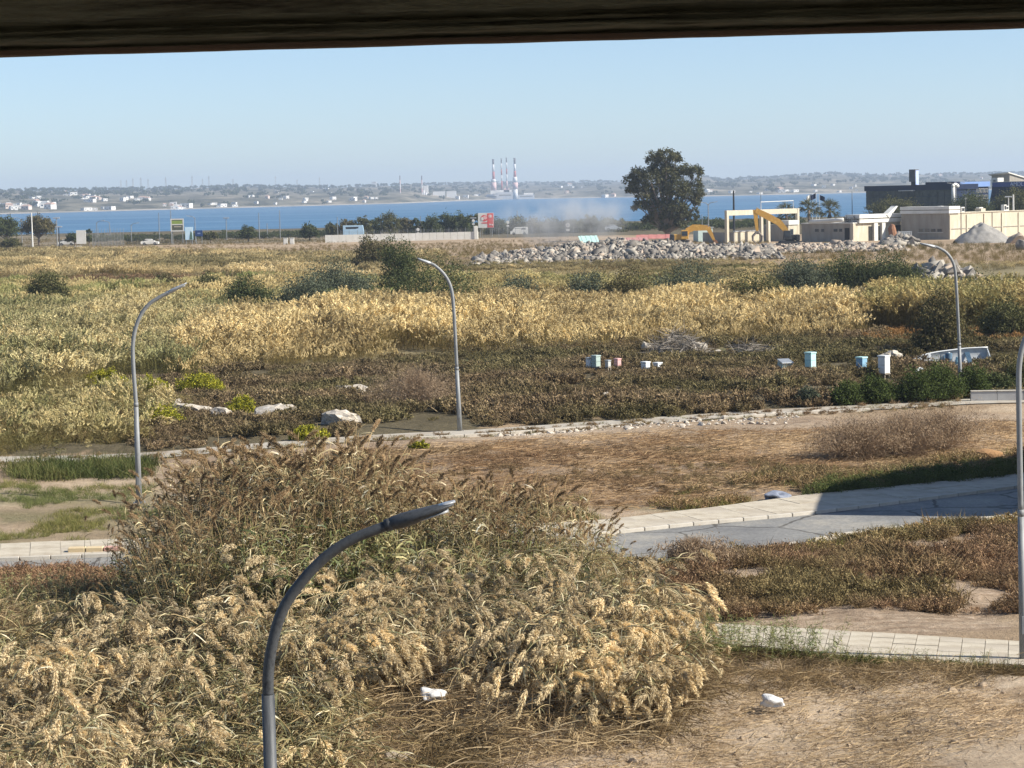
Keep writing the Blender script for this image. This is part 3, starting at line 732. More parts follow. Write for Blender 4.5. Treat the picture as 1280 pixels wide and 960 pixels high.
beehive(760, 457, 9, 10, 'low pale grey hive between the grey-green hive and the pink one', M_('pale_grey_paint', (.55, .54, .5), (.45, .44, .4), 3, .7))
beehive(772, 456, 11, 11, 'low pink hive at the right end of the left group', m_pink, m_pink)
beehive(807, 458, 14, 11, 'low white hive, left one of the pair below the white boulder', m_white, m_white)
beehive(822, 458, 14, 11, 'low white hive, right one of the pair below the brush pile', m_white, m_white)
beehive(1013, 456, 17, 20, 'mint green hive of two boxes standing alone right of the dark stone heap', m_mint, m_mint, 2)
beehive(1077, 462, 17, 20, 'weathered blue hive with a pale lid left of the tall white hive', m_blue, m_mint, 2)
beehive(1105, 464, 18, 24, 'tallest white hive, two boxes high, left of the boat', m_white, m_white, 2)
beehive(981, 456, 22, 9, 'fallen grey-green hive box lying low left of the mint green hive', m_gg, m_tin, 1, 0.3, 0.25)

# boat ---------------------------------------------------------------------------
p = GO(1186, 451, .3); m_hull = M_('boat_gelcoat', (.52, .52, .49), (.36, .36, .33), 1.2, 0.5, bump=.1); m_in2 = M_('boat_inside', (.38, .40, .40), (.5, .51, .5), 3, .8); m_dkb = M_('boat_blue', (.05, .10, .15), (.08, .14, .2), 3, .6)
boat = empty('boat', (p.x, p.y, p.z + 0.25), R(172), 'old white open rowing boat lying tilted in the scrub behind the dark shrubs', 'boat')
boat.rotation_euler = (R(-40), R(6.5), R(180)); boat.location.z = p.z + 0.02; boat.scale = (.95, .85, .85)
LB, WB, HB = 5.3, 1.65, 0.62; st_ = np.linspace(0, 1, 16)
def hull(off, top):
    rings = []
    for t in st_:
        w = WB / 2 * (1 - (2 * max(t - .35, 0) / 1.3) ** 3.6) * (0.82 + 0.18 * min(1, t * 4)); w = max(w - off, 0.02)
        sh = 0.22 * max(t - .5, 0) ** 1.5; x = (t - .5) * (LB - 2 * off)
        rings.append([Vector((x, w * math.sin(a) if abs(a) < 1.5 else w * (1 if a > 0 else -1), off + sh + (HB + 0.15 * t - off) * (1 - math.cos(a)) ** .8)) for a in np.linspace(-1.57, 1.57, 13)])
    return rings
a = hull(0, 0); c_ = hull(0.06, 0); mbh = MB(); n = 13
def skin(rings, cap):
    mb = MB(); fs = [(i * n + j, i * n + j + 1, (i + 1) * n + j + 1, (i + 1) * n + j) for i in range(15) for j in range(n - 1)]
    if cap: fs.append(tuple(range(n)))
    return mb.add([q for r_ in rings for q in r_], fs)
skin(a, True).build('hull', m_hull, boat, True)
skin(c_, True).build('inner_hull', m_in2, boat, True)
for sgn in (0, n - 1): MB().tube([r_[sgn] + Vector((0, 0, 0.02)) for r_ in a], 0.055, 8, sy=.8).build('gunwale', m_white, boat, True)
MB().box((-LB / 2 + .03, 0, HB * .62), (.07, WB * .80, HB * .7)).build('transom', m_white, boat)
for x in (-1.3, 0.1): MB().box((x, 0, HB * .68), (.30, WB * .88, .05)).build('thwart', m_dkb, boat)
fd = MB().add([(1.1, -.72, .86), (1.1, .72, .86), (2.5, 0.0, 1.02), (1.1, -.72, .80), (1.1, .72, .80), (2.5, 0, .96)], [(0, 1, 2), (3, 5, 4), (0, 3, 4, 1), (1, 4, 5, 2), (2, 5, 3, 0)]).build('foredeck', m_in2, boat)
MB().tube([(0.55, 0, .2), (0.55, 0, 1.25)], 0.035, 8).build('post', m_dkb, boat)
# drums and litter by the boat
def drum(px, py, w, h, label, mat, tilt=0.0):
    p = GO(px, py, .25); s = mpp(p.y); r_ = w * s / 2; H_ = h * s + .25; rt = empty('plastic_drum', (p.x, p.y, p.z), 0, label, 'drum'); rt.rotation_euler = (0, tilt, 0)
    MB().tube([(0, 0, z * H_) for z in (0, .05, .33, .35, .37, .63, .65, .67, .95, 1)], [r_ * k_ for k_ in (.9, 1, 1, 1.05, 1, 1, 1.05, 1, 1, .9)], 16).build('drum_body', mat, rt, True)
    MB().tube([(0, 0, H_), (0, 0, H_ + .04)], r_ * .35, 12).build('cap', m_white, rt, True); return rt
drum(1186, 456, 9, 15, 'dark blue plastic drum standing against the boat', m_dkb)
drum(1194, 459, 7, 13, 'turquoise and white drum in front of the boat, left of the street lamp', M_('turquoise_plastic', (.25, .5, .52), (.4, .6, .6), 3, .5), 0.25)
rock(1150, 461, 12, 4, 'small white slab lying between the tall white hive and the boat', 17, mat=m_white, name='white_slab', cat='slab')
# brush piles ---------------------------------------------------------------------
m_stick = M_('grey_sticks', (.20, .17, .14), (.30, .26, .21), 3, .9)
def brush_pile(px, py, w, h, label, n):
    p = GO(px, py, .4); s = mpp(p.y); W_, H_ = w * s, h * s + .4; rt = empty('brush_pile', p, 0, label, 'brush pile')
    k_ = rng.uniform(-1, 1, n); P0 = np.column_stack([k_ * W_ * .5, rng.normal(0, W_ * .18, n), H_ * rng.uniform(0, 1, n) * (1 - np.abs(k_) ** 1.5)])
    D = np.column_stack([rng.normal(0, 1, n), rng.normal(0, .5, n), rng.normal(.1, .35, n)])
    nb = NB().add(strips(P0, D, rng.uniform(.5, 1.8, n), rng.uniform(.03, .07, n), 2, 0.1)); o = nb.build('sticks', [m_stick], rt); o['kind'] = 'stuff'
    mb = MB()
    for i in range(9): x = rnd.uniform(-.4, .4); mb.tube([(x * W_, -W_ * .12, H_ * rnd.uniform(.1, .5)), (x * W_ + rnd.uniform(-.8, .8), -W_ * .25, 0.05)], 0.05, 6)
    mb.build('log', M_('grey_logs', (.34, .30, .26), (.42, .38, .33), 3, .9), rt)
    return rt
brush_pile(846, 438, 64, 24, 'heap of grey cut branches against the golden reeds behind the hives', 900)
brush_pile(938, 440, 34, 12, 'small dark heap of branches right of the big brush pile', 350)
# low concrete wall at the right end of the path
p0, p1 = GP(1213, 502), GP(1345, 500); d = (p1 - p0); lw = empty('low_wall', p0, math.atan2(d.y, d.x), 'low grey concrete wall beside the right street lamp at the end of the path', 'wall')
n_ = 4
for i in range(n_):
    l = d.length / n_; MB().box((l * (i + .5), 0, 0.24), (l - .015, 0.25, 0.54), bev=0.015).build('wall_block', M_('grey_wall_concrete', (.36, .35, .34), (.43, .42, .40), 2, .9, bump=.3), lw)
    MB().box((l * (i + .5), 0, 0.535), (l - .01, 0.31, 0.05), bev=0.01).build('coping', m_kerb, lw)

# ================================================================== bushes and shrubs
def foliage(cs, rs, n, leaf, aspect=0.45, fill=0.55, up=0.25, squash=(1, 1, 1), sig=.17):
    """leaf soup in lobes; clumpy, with gaps"""
    cs = np.array(cs, float); rs = np.array(rs, float); wt = rs ** 2 / (rs ** 2).sum()
    k = rng.choice(len(cs), n, p=wt)
    ncl = max(8, n // 26)                      # clumps of leaves on the lobes
    kc = rng.choice(len(cs), ncl, p=wt); dc = rdir(ncl); dc[:, 2] = np.abs(dc[:, 2]) * 0.9 + dc[:, 2] * 0.1 - 0.12
    cc = cs[kc] + unit(dc) * (rs[kc] * rng.uniform(fill, 1.05, ncl))[:, None] * np.array(squash)
    j = rng.integers(0, ncl, n)
    P = cc[j] + rng.normal(0, 1, (n, 3)) * (rs[kc][j] * sig)[:, None]
    D = rdir(n) + np.array([0, 0, up])
    return leaf_quads(P, leaf * rng.uniform(.6, 1.3, n), leaf * aspect * rng.uniform(.7, 1.2, n), D)
LEAF = {
 'dark_green': M_leaf('dark_green_leaves', [(.05, .065, .028), (.08, .095, .04), (.115, .125, .055), (.065, .08, .035)], .14),
 'olive': M_leaf('olive_leaves', [(.07, .075, .03), (.11, .11, .045), (.16, .15, .065), (.08, .08, .035)], .14),
 'grey_green': M_leaf('grey_green_leaves', [(.07, .085, .055), (.11, .125, .08), (.15, .165, .11), (.09, .10, .06)], .14),
 'brown_green': M_leaf('brown_green_leaves', [(.10, .085, .04), (.15, .125, .06), (.09, .09, .035), (.19, .15, .08)], .14),
 'yellow': M_leaf('yellow_flowers', [(.26, .25, .03), (.42, .38, .03), (.14, .16, .035), (.5, .45, .05), (.12, .13, .04)], .14),
 'dry': M_leaf('dry_twigs', [(.30, .21, .13), (.40, .29, .19), (.24, .17, .105), (.48, .37, .25)], .2),
 'pine': M_leaf('pine_needles', [(.05, .07, .022), (.075, .10, .03), (.11, .135, .045), (.055, .07, .025)], .2),
 'euc': M_leaf('eucalyptus_leaves', [(.06, .065, .03), (.095, .098, .048), (.14, .135, .07), (.065, .068, .035), (.17, .155, .08)], .2),
}
m_bark = M_('bark', (.16, .12, .085), (.24, .19, .14), 4, .95, bump=.6, stretch=(3, 3, .6))
def bush(px, py, w, h, label, kind, n=None, y=None, cat='bush', group=None, name='bush', leaf=None, fill=.5):
    """px,py: foot of the bush in the photo; w,h its photo size"""
    occ = 1.5 if py < 425 else .4 if py < 535 and px < 1000 else 0
    p = GO(px, py, occ); s = mpp(p.y); W_, H_ = w * s, h * s * (1.22 if py < 425 else 1) + occ
    rt = empty(name, p, rnd.uniform(0, 6.28) * 0, label, cat, group)
    nl = max(3, int(w / 7)); cs, rs = [], []
    for i in range(nl):
        x = (i + .5) / nl * 2 - 1 + rnd.uniform(-.15, .15); rr = min(H_ * rnd.uniform(.34, .5), W_ * .5)
        top = H_ * (1 - 0.45 * abs(x) ** 1.6) * rnd.uniform(.8, 1.05)
        cs.append((x * (W_ / 2 - rr * .6), rnd.uniform(-.3, .3) * W_ * .5, max(top - rr, rr * .5))); rs.append(rr)
        cs.append((x * (W_ / 2 - rr * .5), rnd.uniform(-.3, .1) * W_ * .5, rr * .45)); rs.append(rr * .85)
        cs.append((x * (W_ / 2 - rr * .3), rnd.uniform(-.3, .1) * W_ * .5, max(top - 1.8 * rr, rr * .6))); rs.append(rr * .9)
    leaf = leaf or (max(2.7 * s, 0.2) if py < 425 else max(2.2 * s, 0.12))
    n = n or int(min(9500, 6.0 * w * (h + occ / s) + 400))
    NB().add(foliage(cs, rs, n, leaf, .5, fill, .35, (1, 1, 1))).build('crown', [LEAF[kind]], rt)
    mb = MB()
    for i in range(5):
        c = cs[rnd.randrange(len(cs))]; mb.tube([(c[0] * .15, c[1] * .15, -.05), (c[0] * .5, c[1] * .5, c[2] * .5), (c[0], c[1], c[2])], [.05 * H_ / 2, .035 * H_ / 2, .012], 5)
    mb.build('stem', m_bark, rt); return rt
BUSHES = [
 (60, 366, 46, 24, 'small dark bush alone in the left reed field', 'olive'), (310, 372, 56, 26, 'dark bush left of the big bushes in the middle of the reeds', 'dark_green'),
 (385, 376, 62, 36, 'rounded dark green bush behind the left end of the golden reeds', 'grey_green'), (424, 362, 78, 34, 'wide grey-green bush left of the tall tree-like bush', 'grey_green'),
 (540, 376, 124, 56, 'tallest dark tamarisk bush directly behind the middle street lamp', 'dark_green'), (500, 358, 40, 52, 'narrow dark tamarisk rising left of the middle street lamp head', 'dark_green'),
 (470, 326, 50, 28, 'grey leafless-looking bush in front of the white wall', 'brown_green'), (735, 372, 48, 32, 'loose green bush above the golden reeds, left of the brown bush', 'grey_green'),
 (785, 372, 54, 36, 'brownish bush in the middle behind the golden reeds', 'brown_green'), (858, 368, 90, 42, 'broad grey-green bush below the big eucalyptus', 'grey_green'),
 (945, 374, 80, 36, 'round olive bush at the golden reeds, below the excavator', 'olive'), (1000, 352, 70, 30, 'grey-green bush below the demolished building', 'grey_green'),
 (1062, 350, 70, 32, 'dense dark bush below the cream buildings, left part of the thicket', 'dark_green'), (1112, 350, 74, 32, 'dense dark bush left of the grey stone heap', 'dark_green'),
 (1178, 414, 58, 50, 'tall olive brown bush behind the right street lamp beside the olive reeds', 'brown_green'), (1222, 376, 48, 34, 'green bush right of the right street lamp head', 'dark_green'),
 (205, 352, 40, 10, 'low dark bush in the left reed field behind the left street lamp head', 'brown_green'), (258, 354, 44, 12, 'low olive bush right of the left street lamp head', 'olive'),
 (650, 372, 50, 26, 'pale green scrub bush right of the middle lamp behind the golden reeds', 'grey_green'), (1258, 396, 50, 26, 'olive bush at the right edge behind the boat', 'olive'),
 (1060, 507, 32, 36, 'small dark pine shrub at the path, left one of the two lone shrubs', 'pine'), (1094, 505, 36, 44, 'pointed dark pine shrub at the path below the tall white hive', 'pine'),
 (1010, 508, 26, 26, 'faint grey-green shrub at the path left of the pine shrubs', 'grey_green'), (1146, 503, 44, 46, 'dense dark shrub left of the right street lamp foot', 'pine'),
 (1176, 501, 44, 56, 'tallest dark shrub against the left of the right street lamp', 'pine'), (1216, 497, 34, 44, 'dark shrub just right of the right street lamp', 'pine'),
 (1246, 494, 44, 36, 'green shrub behind the low concrete wall', 'dark_green'), (1276, 492, 30, 46, 'yellow-tipped green shrub at the right edge behind the low wall', 'olive'),
 (254, 486, 50, 24, 'bright yellow flowering bush in the scrub right of the left street lamp', 'yellow'), (303, 508, 32, 18, 'yellow flowering bush between the limestone outcrops', 'yellow'),
 (206, 526, 38, 24, 'yellow-green bush at the left street lamp below the long outcrop', 'yellow'), (384, 551, 42, 22, 'yellow bush beside the path in front of the white limestone block', 'yellow'),
 (524, 562, 30, 12, 'small yellow bush at the path left of the middle street lamp foot', 'yellow'), (38, 482, 60, 22, 'yellow-green bush in the reeds at the left edge', 'yellow'),
 (190, 484, 40, 16, 'yellow-green bush left of the bright yellow bush', 'yellow'), (130, 476, 60, 16, 'low yellow-green bush left of the left street lamp', 'yellow'),
]
for b_ in BUSHES: bush(*b_)
# dry round bushes in the cleared field
def dry_bush(px, py, w, h, label, n, kind='dry'):
    occ = .4 if py < 505 else 0; p = GO(px, py, occ); s = mpp(p.y); W_, H_ = w * s, h * s * 1.3 + occ; rt = empty('dry_bush', p, 0, label, 'dry bush')
    k = max(3, int(w / 16)); cs = [((i + .5) / k * W_ - W_ / 2 + rnd.uniform(-.1, .1) * W_, rnd.uniform(-.25, .25) * W_, H_ * rnd.uniform(.2, .42)) for i in range(k)]; rs = [H_ * rnd.uniform(.45, .62) for _ in cs]
    nb = NB().add(foliage(cs, rs, n * 2, .16 if kind == 'dry' else .2, .13, .2, .7, (1.15, 1.15, 1)))
    az = rng.uniform(0, 6.28, n); el = rng.uniform(.08, 1.5, n) ; D = np.column_stack([np.cos(az) * np.cos(el), np.sin(az) * np.cos(el), np.sin(el)])
    rr = rng.uniform(.0, .8, n) ** .6; P0 = D * np.array([W_ * .42, W_ * .42, H_ * .85]) * rr[:, None]; P0[:, 0] += .1 * W_ * vnoise(az, el, .8, 5); n2 = n
    D2 = unit(D + rng.normal(0, .5, (n, 3)))
    nb.add(strips(P0, D2, rng.uniform(.10, .26, n) * H_, rng.uniform(.008, .016, n), 2, .15)).build('twigs', [LEAF[kind]], rt)['kind'] = 'stuff'
    mb = MB()
    for i in range(8):
        a_ = i * .8; mb.tube([(0, 0, -.05), (math.cos(a_) * W_ * .2, math.sin(a_) * W_ * .2, H_ * .4), (math.cos(a_) * W_ * .36, math.sin(a_) * W_ * .36, H_ * .7)], [.02, .014, .006], 5)
    mb.build('stem', m_bark, rt)
dry_bush(1070, 574, 100, 40, 'round dry brown bush, left and lowest of the three in the cleared field', 5200)
dry_bush(1124, 570, 96, 50, 'tall dry brown bush in the middle of the three in the cleared field', 5200)
dry_bush(1176, 560, 80, 44, 'dry brown bush, right one of the three below the right street lamp', 4200)
dry_bush(520, 499, 86, 40, 'pale grey dry grass tussock in the scrub left of the middle street lamp', 4200, 'dry')
dry_bush(866, 714, 70, 40, 'dry brown roadside bush at the near edge of the road', 4200)

# ================================================================== reeds, scrub and grass
m_rstem = M_leaf('reed_stems', [(.17, .135, .065), (.25, .195, .10), (.13, .115, .05), (.32, .26, .14), (.10, .10, .045)], .15, True)
m_rplume = M_leaf('reed_plumes', [(.44, .36, .20), (.56, .47, .28), (.66, .575, .38), (.50, .41, .235)], .22, True)
m_fleaf = M_leaf('reed_leaves_near', [(.20, .16, .085), (.36, .29, .17), (.14, .145, .07), (.52, .45, .29), (.10, .12, .055), (.30, .28, .16), (.07, .075, .035)], .15, True, gloss=.05)
m_fplume = M_leaf('plumes_near', [(.46, .375, .235), (.58, .485, .32), (.68, .59, .42), (.52, .425, .27)], .22, True)
m_splume = M_leaf('plumes_standing', [(.24, .175, .11), (.33, .25, .16), (.43, .335, .22), (.29, .21, .13)], .22, True)
m_fstem = M_leaf('reed_canes', [(.28, .21, .12), (.38, .30, .18), (.20, .15, .09)], .1, True)
m_scrub = M_leaf('scrub_leaves', [(.155, .122, .076), (.22, .178, .115), (.135, .118, .066), (.31, .255, .175), (.085, .073, .045)], .12, True)
m_twig = M_leaf('dry_scrub', [(.19, .14, .09), (.27, .205, .14), (.12, .09, .055), (.36, .285, .20), (.16, .14, .08)], .12, True)
m_grass = M_leaf('grass_blades', [(.09, .105, .04), (.13, .145, .06), (.18, .18, .08), (.24, .21, .11)], .15, True)
m_straw = M_leaf('straw', [(.36, .27, .16), (.48, .38, .25), (.26, .185, .11), (.56, .46, .32)], .15, True)

def clump_far(n, rad, h, lean, plume=1.0, pl=0.42, pw=0.07, leafy=4, w=0.035):
    a, r_ = rng.uniform(0, 6.28, n), rad * np.sqrt(rng.uniform(0, 1, n))
    P = np.column_stack([np.cos(a) * r_, np.sin(a) * r_, np.zeros(n)]); hh = h * rng.uniform(.72, 1.12, n)
    D = unit(np.column_stack([lean + rng.normal(0, .12, n), rng.normal(0, .12, n), np.ones(n)]))
    nb = NB().add(strips(P, D, hh, w, 2, 0.0), 0)
    k = np.repeat(np.arange(n), leafy); t = rng.uniform(.25, .9, len(k))
    nb.add(strips(P[k] + D[k] * (hh[k] * t)[:, None], rdir(len(k)) * .8 + np.array([.1, 0, .7]), rng.uniform(.3, .6, len(k)) * h / 3, w * 1.1, 2, .5), 0)
    if plume:
        m_ = 5; ax = unit(D + np.array([lean * 2.4, 0, -.05]) + rng.normal(0, .14, (n, 3))); k = np.repeat(np.arange(n), 5)
        nb.add(strips(P[k] + D[k] * (hh[k] - .1)[:, None] + rng.normal(0, .035, (len(k), 3)), ax[k] + rng.normal(0, .12, (len(k), 3)), pl * rng.uniform(.75, 1.2, len(k)), pw * .5, 2, .3), 1); k = np.repeat(np.arange(n), m_); t = rng.uniform(0, 1, len(k))
        P1 = P[k] + D[k] * (hh[k] - .1)[:, None] + ax[k] * (t * pl)[:, None]; off = rng.normal(0, 1, (len(k), 3)) * (pw * .38 * np.sin(np.pi * (t * .85 + .12)))[:, None]
        nb.add(leaf_quads(P1 + off, pl * rng.uniform(.32, .55, len(k)), pw * rng.uniform(.4, .7, len(k)), ax[k] + rng.normal(0, .35, (len(k), 3)) + np.array([.1, 0, -.25]) * t[:, None]), 1)
    return nb.mesh('reed_clump', [m_rstem, m_rplume])
gold = [clump_far(10, .8, 3.1, .18, pl=.58, pw=.22, leafy=4) for _ in range(6)]
field = [clump_far(18, 1.7, 2.2, .16, pl=.65, pw=.24, w=.05, leafy=5) for _ in range(4)]
leafy = [clump_far(30, 1.0, 2.0, .16, plume=0, w=.032, leafy=7) for _ in range(3)]
def px_of(P): return 640 + P[:, 0] / P[:, 1] * FPX * 1.0
def tints(P, a, b_, s=9, seed=60, j=.14):
    t = np.clip(.5 + .95 * vnoise(P[:, 0], P[:, 1], s, seed) + .3 * vnoise(P[:, 0], P[:, 1], s / 4, seed + 1), 0, 1)[:, None]
    return (np.array(a) * (1 - t) + np.array(b_) * t) * rng.uniform(1 - j, 1 + j, (len(P), 1))
HOLES = [gpoly([(1010, 352), (1320, 346), (1320, 386), (1010, 388)]), gpoly([(90, 357), (300, 357), (300, 346), (90, 346)])]
def thin(P, s, seed, lim):
    if seed in (74, 76):
        for h_ in HOLES: P = P[~inpoly(P, h_)]
    return P[(vnoise(P[:, 0], P[:, 1], s, seed) + .5 * vnoise(P[:, 0], P[:, 1], s / 3, seed + 1)) > lim]
P = thin(samp([(215, 474), (330, 464), (560, 447), (850, 436), (1086, 425), (1082, 398), (900, 390), (600, 392), (430, 396), (300, 414), (240, 440)], 5600), 6, 70, -.7)
scatter('golden_reeds', P, gold, rng.uniform(.5, .76, len(P)) * np.clip(1 + .25 * vnoise(P[:, 0], P[:, 1], 5, 71), .75, 1.2) * np.clip(.42 + seg_dist(P[:, 0], P[:, 1], W2((215, 474), (330, 464), (560, 447), (850, 436), (1086, 425))) / 13, 0, 1), tints(P, (.86, .78, .62), (1.34, 1.25, 1.02), 6, 60, .25), label='tall golden feathery reeds in a long band across the middle')
P = thin(samp([(-60, 520), (60, 500), (150, 476), (240, 470), (300, 420), (280, 396), (-60, 398)], 6500), 6, 72, -.7)
scatter('pale_reeds', P, gold[:3] + leafy, rng.uniform(.38, .66, len(P)) * (1 + .25 * vnoise(P[:, 0], P[:, 1], 6, 114)), tints(P, (.55, .61, .45), (1.08, 1.05, .88), 7, 60, .28), label='pale greenish reeds left of the golden band')
P = samp([(-60, 580), (60, 566), (170, 556), (230, 520), (160, 490), (60, 510), (-60, 530)], 1300)
scatter('slanting_grass', P, leafy + gold[:2], rng.uniform(.2, .42, len(P)), tints(P, (.58, .62, .44), (1.15, 1.10, .88), 3, 60, .3), tilt=.45, label='slanting green and straw grass at the left below the pale reeds')
P = thin(samp([(-70, 402), (280, 400), (600, 394), (900, 391), (1090, 400), (1330, 395), (1330, 378), (900, 356), (560, 352), (-70, 356)], 7500), 14, 74, -.5)
scatter('green_reed_field', P, field + leafy, rng.uniform(.32, .6, len(P)) * (1 + .3 * vnoise(P[:, 0], P[:, 1], 9, 115)), tints(P, (.40, .50, .28), (1.05, .98, .76), 15, 60, .3), label='greenish yellow reed field behind the golden band')
P = thin(samp([(-90, 352), (700, 352), (1000, 345), (1330, 356), (1330, 332), (700, 326), (-90, 316)], 9000), 20, 76, -.55)
scatter('far_reed_field', P, field, rng.uniform(.36, .68, len(P)) * (1 + .3 * vnoise(P[:, 0], P[:, 1], 12, 116)) * np.where((px_of(P) > 555) & (P[:, 1] > 255), .42, 1), tints(P, (.45, .44, .34), (1.08, 1.0, .84), 18, 60, .3), label='brownish gold reed field stretching far back on the left')
P = samp([(1090, 418), (1200, 420), (1330, 414), (1330, 388), (1100, 396)], 1500)
scatter('olive_reeds', P, gold + leafy, rng.uniform(.7, .95, len(P)), tints(P, (.60, .62, .42), (.85, .78, .55), 5), label='olive green reeds at the right behind the boat')
P = thin(samp([(-90, 316), (600, 322), (1330, 334), (1330, 308), (640, 300), (-90, 299)], 9000), 30, 78, -.5)
scatter('dry_field_grass', P, leafy, rng.uniform(.25, .5, len(P)) * (1 - .4 * np.clip((P[:, 1] - 430) / 100, 0, 1)), tints(P, (.62, .60, .40), (1.0, .88, .64), 30), label='dry grass of the far field before the wall and fences')

def cushion(n, r_, h, leaf, mat, asp=.45, twigs=0):
    cs = [(rnd.uniform(-.5, .5) * r_, rnd.uniform(-.5, .5) * r_, h * .3) for _ in range(5)]; rs = [h * .55 * rnd.uniform(.7, 1.1) for _ in cs]
    nb = NB().add(foliage(cs, rs, n, leaf, asp, .35, .5, (1.3, 1.3, .8)))
    if twigs:
        az = rng.uniform(0, 6.28, twigs); D = np.column_stack([np.cos(az) * .7, np.sin(az) * .7, rng.uniform(.3, 1.2, twigs)])
        nb.add(strips(D * .05 + rng.normal(0, r_ * .25, (twigs, 3)) * np.array([1, 1, 0]), D, h * rng.uniform(.6, 1.25, twigs), leaf * .35, 2, .1))
    return nb.mesh('cushion', [mat])
scr = [cushion(420, .85, .70, .13, m_scrub, twigs=24) for _ in range(6)]
P = thin(samp([(160, 566), (300, 556), (500, 542), (700, 530), (850, 522), (1010, 510), (1140, 503), (1320, 494), (1320, 428), (1080, 422), (850, 432), (560, 443), (330, 460), (215, 474)], 8600), 4, 80, -.48)
scatter('scrub', P, scr, rng.uniform(.35, 1.0, len(P)) * (1.05 + .7 * vnoise(P[:, 0], P[:, 1], 3, 83)), tints(P, (1.12, .98, .86), (.84, .85, .62), 5, 82, .45), label='low dark brown and olive scrub between the path and the reeds')
P = samp([(-60, 560), (180, 556), (240, 520), (180, 490), (60, 510), (-60, 530)], 500)
scatter('left_scrub', P, scr, rng.uniform(.5, 1.0, len(P)), tints(P, (1.1, 1.1, .62), (1.0, .85, .7), 5, 84, .2), label='brown and green undergrowth at the left among the slanting grass')
P = samp([(1080, 432), (1320, 430), (1320, 414), (1100, 412)], 320)
scatter('rusty_scrub', P, scr, rng.uniform(.6, 1.1, len(P)), tints(P, (1.4, 1.0, .65), (1.8, 1.2, .7), 5, 85, .3), label='rust coloured scrub behind the boat')
P = thin(samp([(440, 344), (640, 348), (1000, 350), (1160, 352), (1160, 336), (900, 330), (560, 330)], 1500), 12, 86, -.2)
scatter('far_scrub', P, scr, rng.uniform(.5, 1.2, len(P)), tints(P, (.9, 1.0, .6), (1.2, 1.1, .8), 15, 87, .3), label='olive scrub in front of the rubble heap')
P = samp([(90, 357), (300, 357), (300, 347), (90, 347)], 260)
scatter('dark_field_scrub', P, scr, rng.uniform(.7, 1.5, len(P)), tints(P, (1.0, .8, .7), (1.2, .95, .8), 8, 109, .3), label='dark brown scrub strip in the left reed field')
dry = [cushion(300, .42, .40, .06, m_twig, .4, 26) for _ in range(5)]
P = thin(samp([(752, 722), (840, 716), (960, 696), (1050, 680), (1180, 664), (1300, 652), (1300, 770), (1100, 768), (950, 776), (860, 776), (780, 760)], 2300), 2.0, 88, -.36)
scatter('roadside_scrub', P, dry, rng.uniform(.5, 1.3, len(P)) * (1 + .5 * vnoise(P[:, 0], P[:, 1], 1.6, 113)), tints(P, (1.14, .94, .80), (1.0, 1.0, .70), 2.0, 89, .45), label='brown dry scrub on the verge between road and near pavement')
P = thin(samp([(560, 600), (640, 652), (760, 636), (900, 620), (1000, 612), (1300, 580), (1300, 566), (1000, 566), (700, 566), (400, 572), (220, 586), (250, 640)], 5200), 3.0, 90, -.15)
scatter('field_tufts', P, dry, rng.uniform(.12, .6, len(P)), tints(P, (1.15, .95, .80), (1.05, 1.02, .78), 4, 91, .4), label='low dry tufts scattered over the brown cleared field')
grs = []
for _ in range(4):
    n = 60; P0 = np.column_stack([rng.normal(0, .16, (n, 2)), np.zeros(n)])
    grs.append(NB().add(strips(P0, np.column_stack([rng.normal(0, .45, (n, 2)), np.ones(n)]), rng.uniform(.12, .36, n), .012, 2, .3)).mesh('tuft', [m_grass]))
P = thin(samp([(-40, 612), (210, 612), (240, 660), (170, 688), (-40, 690)], 1500), 2.5, 92, .0)
scatter('green_weeds', P, grs, rng.uniform(.4, 1.0, len(P)), tints(P, (.9, 1.0, .8), (1.3, 1.2, .9), 4), label='short green weeds on the sandy patch at the left')
P = samp([(15, 610), (180, 604), (184, 588), (20, 592)], 260)
scatter('green_grass_clump', P, grs, rng.uniform(1.2, 2.6, len(P)), tints(P, (.45, .55, .42), (1.0, .95, .75), 1.5, 121, .35), label='upright green grass clump beside the path left of the left street lamp')
P = thin(samp([(640, 656), (740, 652), (900, 634), (1004, 620), (1290, 590), (1290, 566), (1040, 585), (800, 622), (650, 640)], 2200), 1.8, 93, .25)
scatter('verge_weeds', P, grs + dry[:2], rng.uniform(.6, 1.5, len(P)), tints(P, (1.2, 1.15, .9), (1.5, 1.3, 1.0), 4), label='green weeds along the verge behind the road')
shd = [cushion(420, .7, .8, .075, m_grass, .5, 30) for _ in range(3)]
P = samp([(1004, 622), (1100, 614), (1200, 606), (1300, 594), (1300, 584), (1180, 596), (1040, 612)], 90)
scatter('verge_bushes', P, shd, rng.uniform(.5, .95, len(P)), tints(P, (.7, .8, .6), (1.0, 1.0, .8), 4), label='low green bushes along the pavement in the shade by the road')
P = samp([(640, 660), (730, 700), (870, 706), (1000, 690), (1170, 660), (1290, 652), (1290, 660), (1000, 702), (870, 716), (760, 722)], 150)
scatter('kerb_tufts', P, grs + dry[:1], rng.uniform(.8, 1.7, len(P)), tints(P, (1.1, 1.1, .7), (1.5, 1.3, .9), 3), label='green and straw tufts along the near kerb of the road')

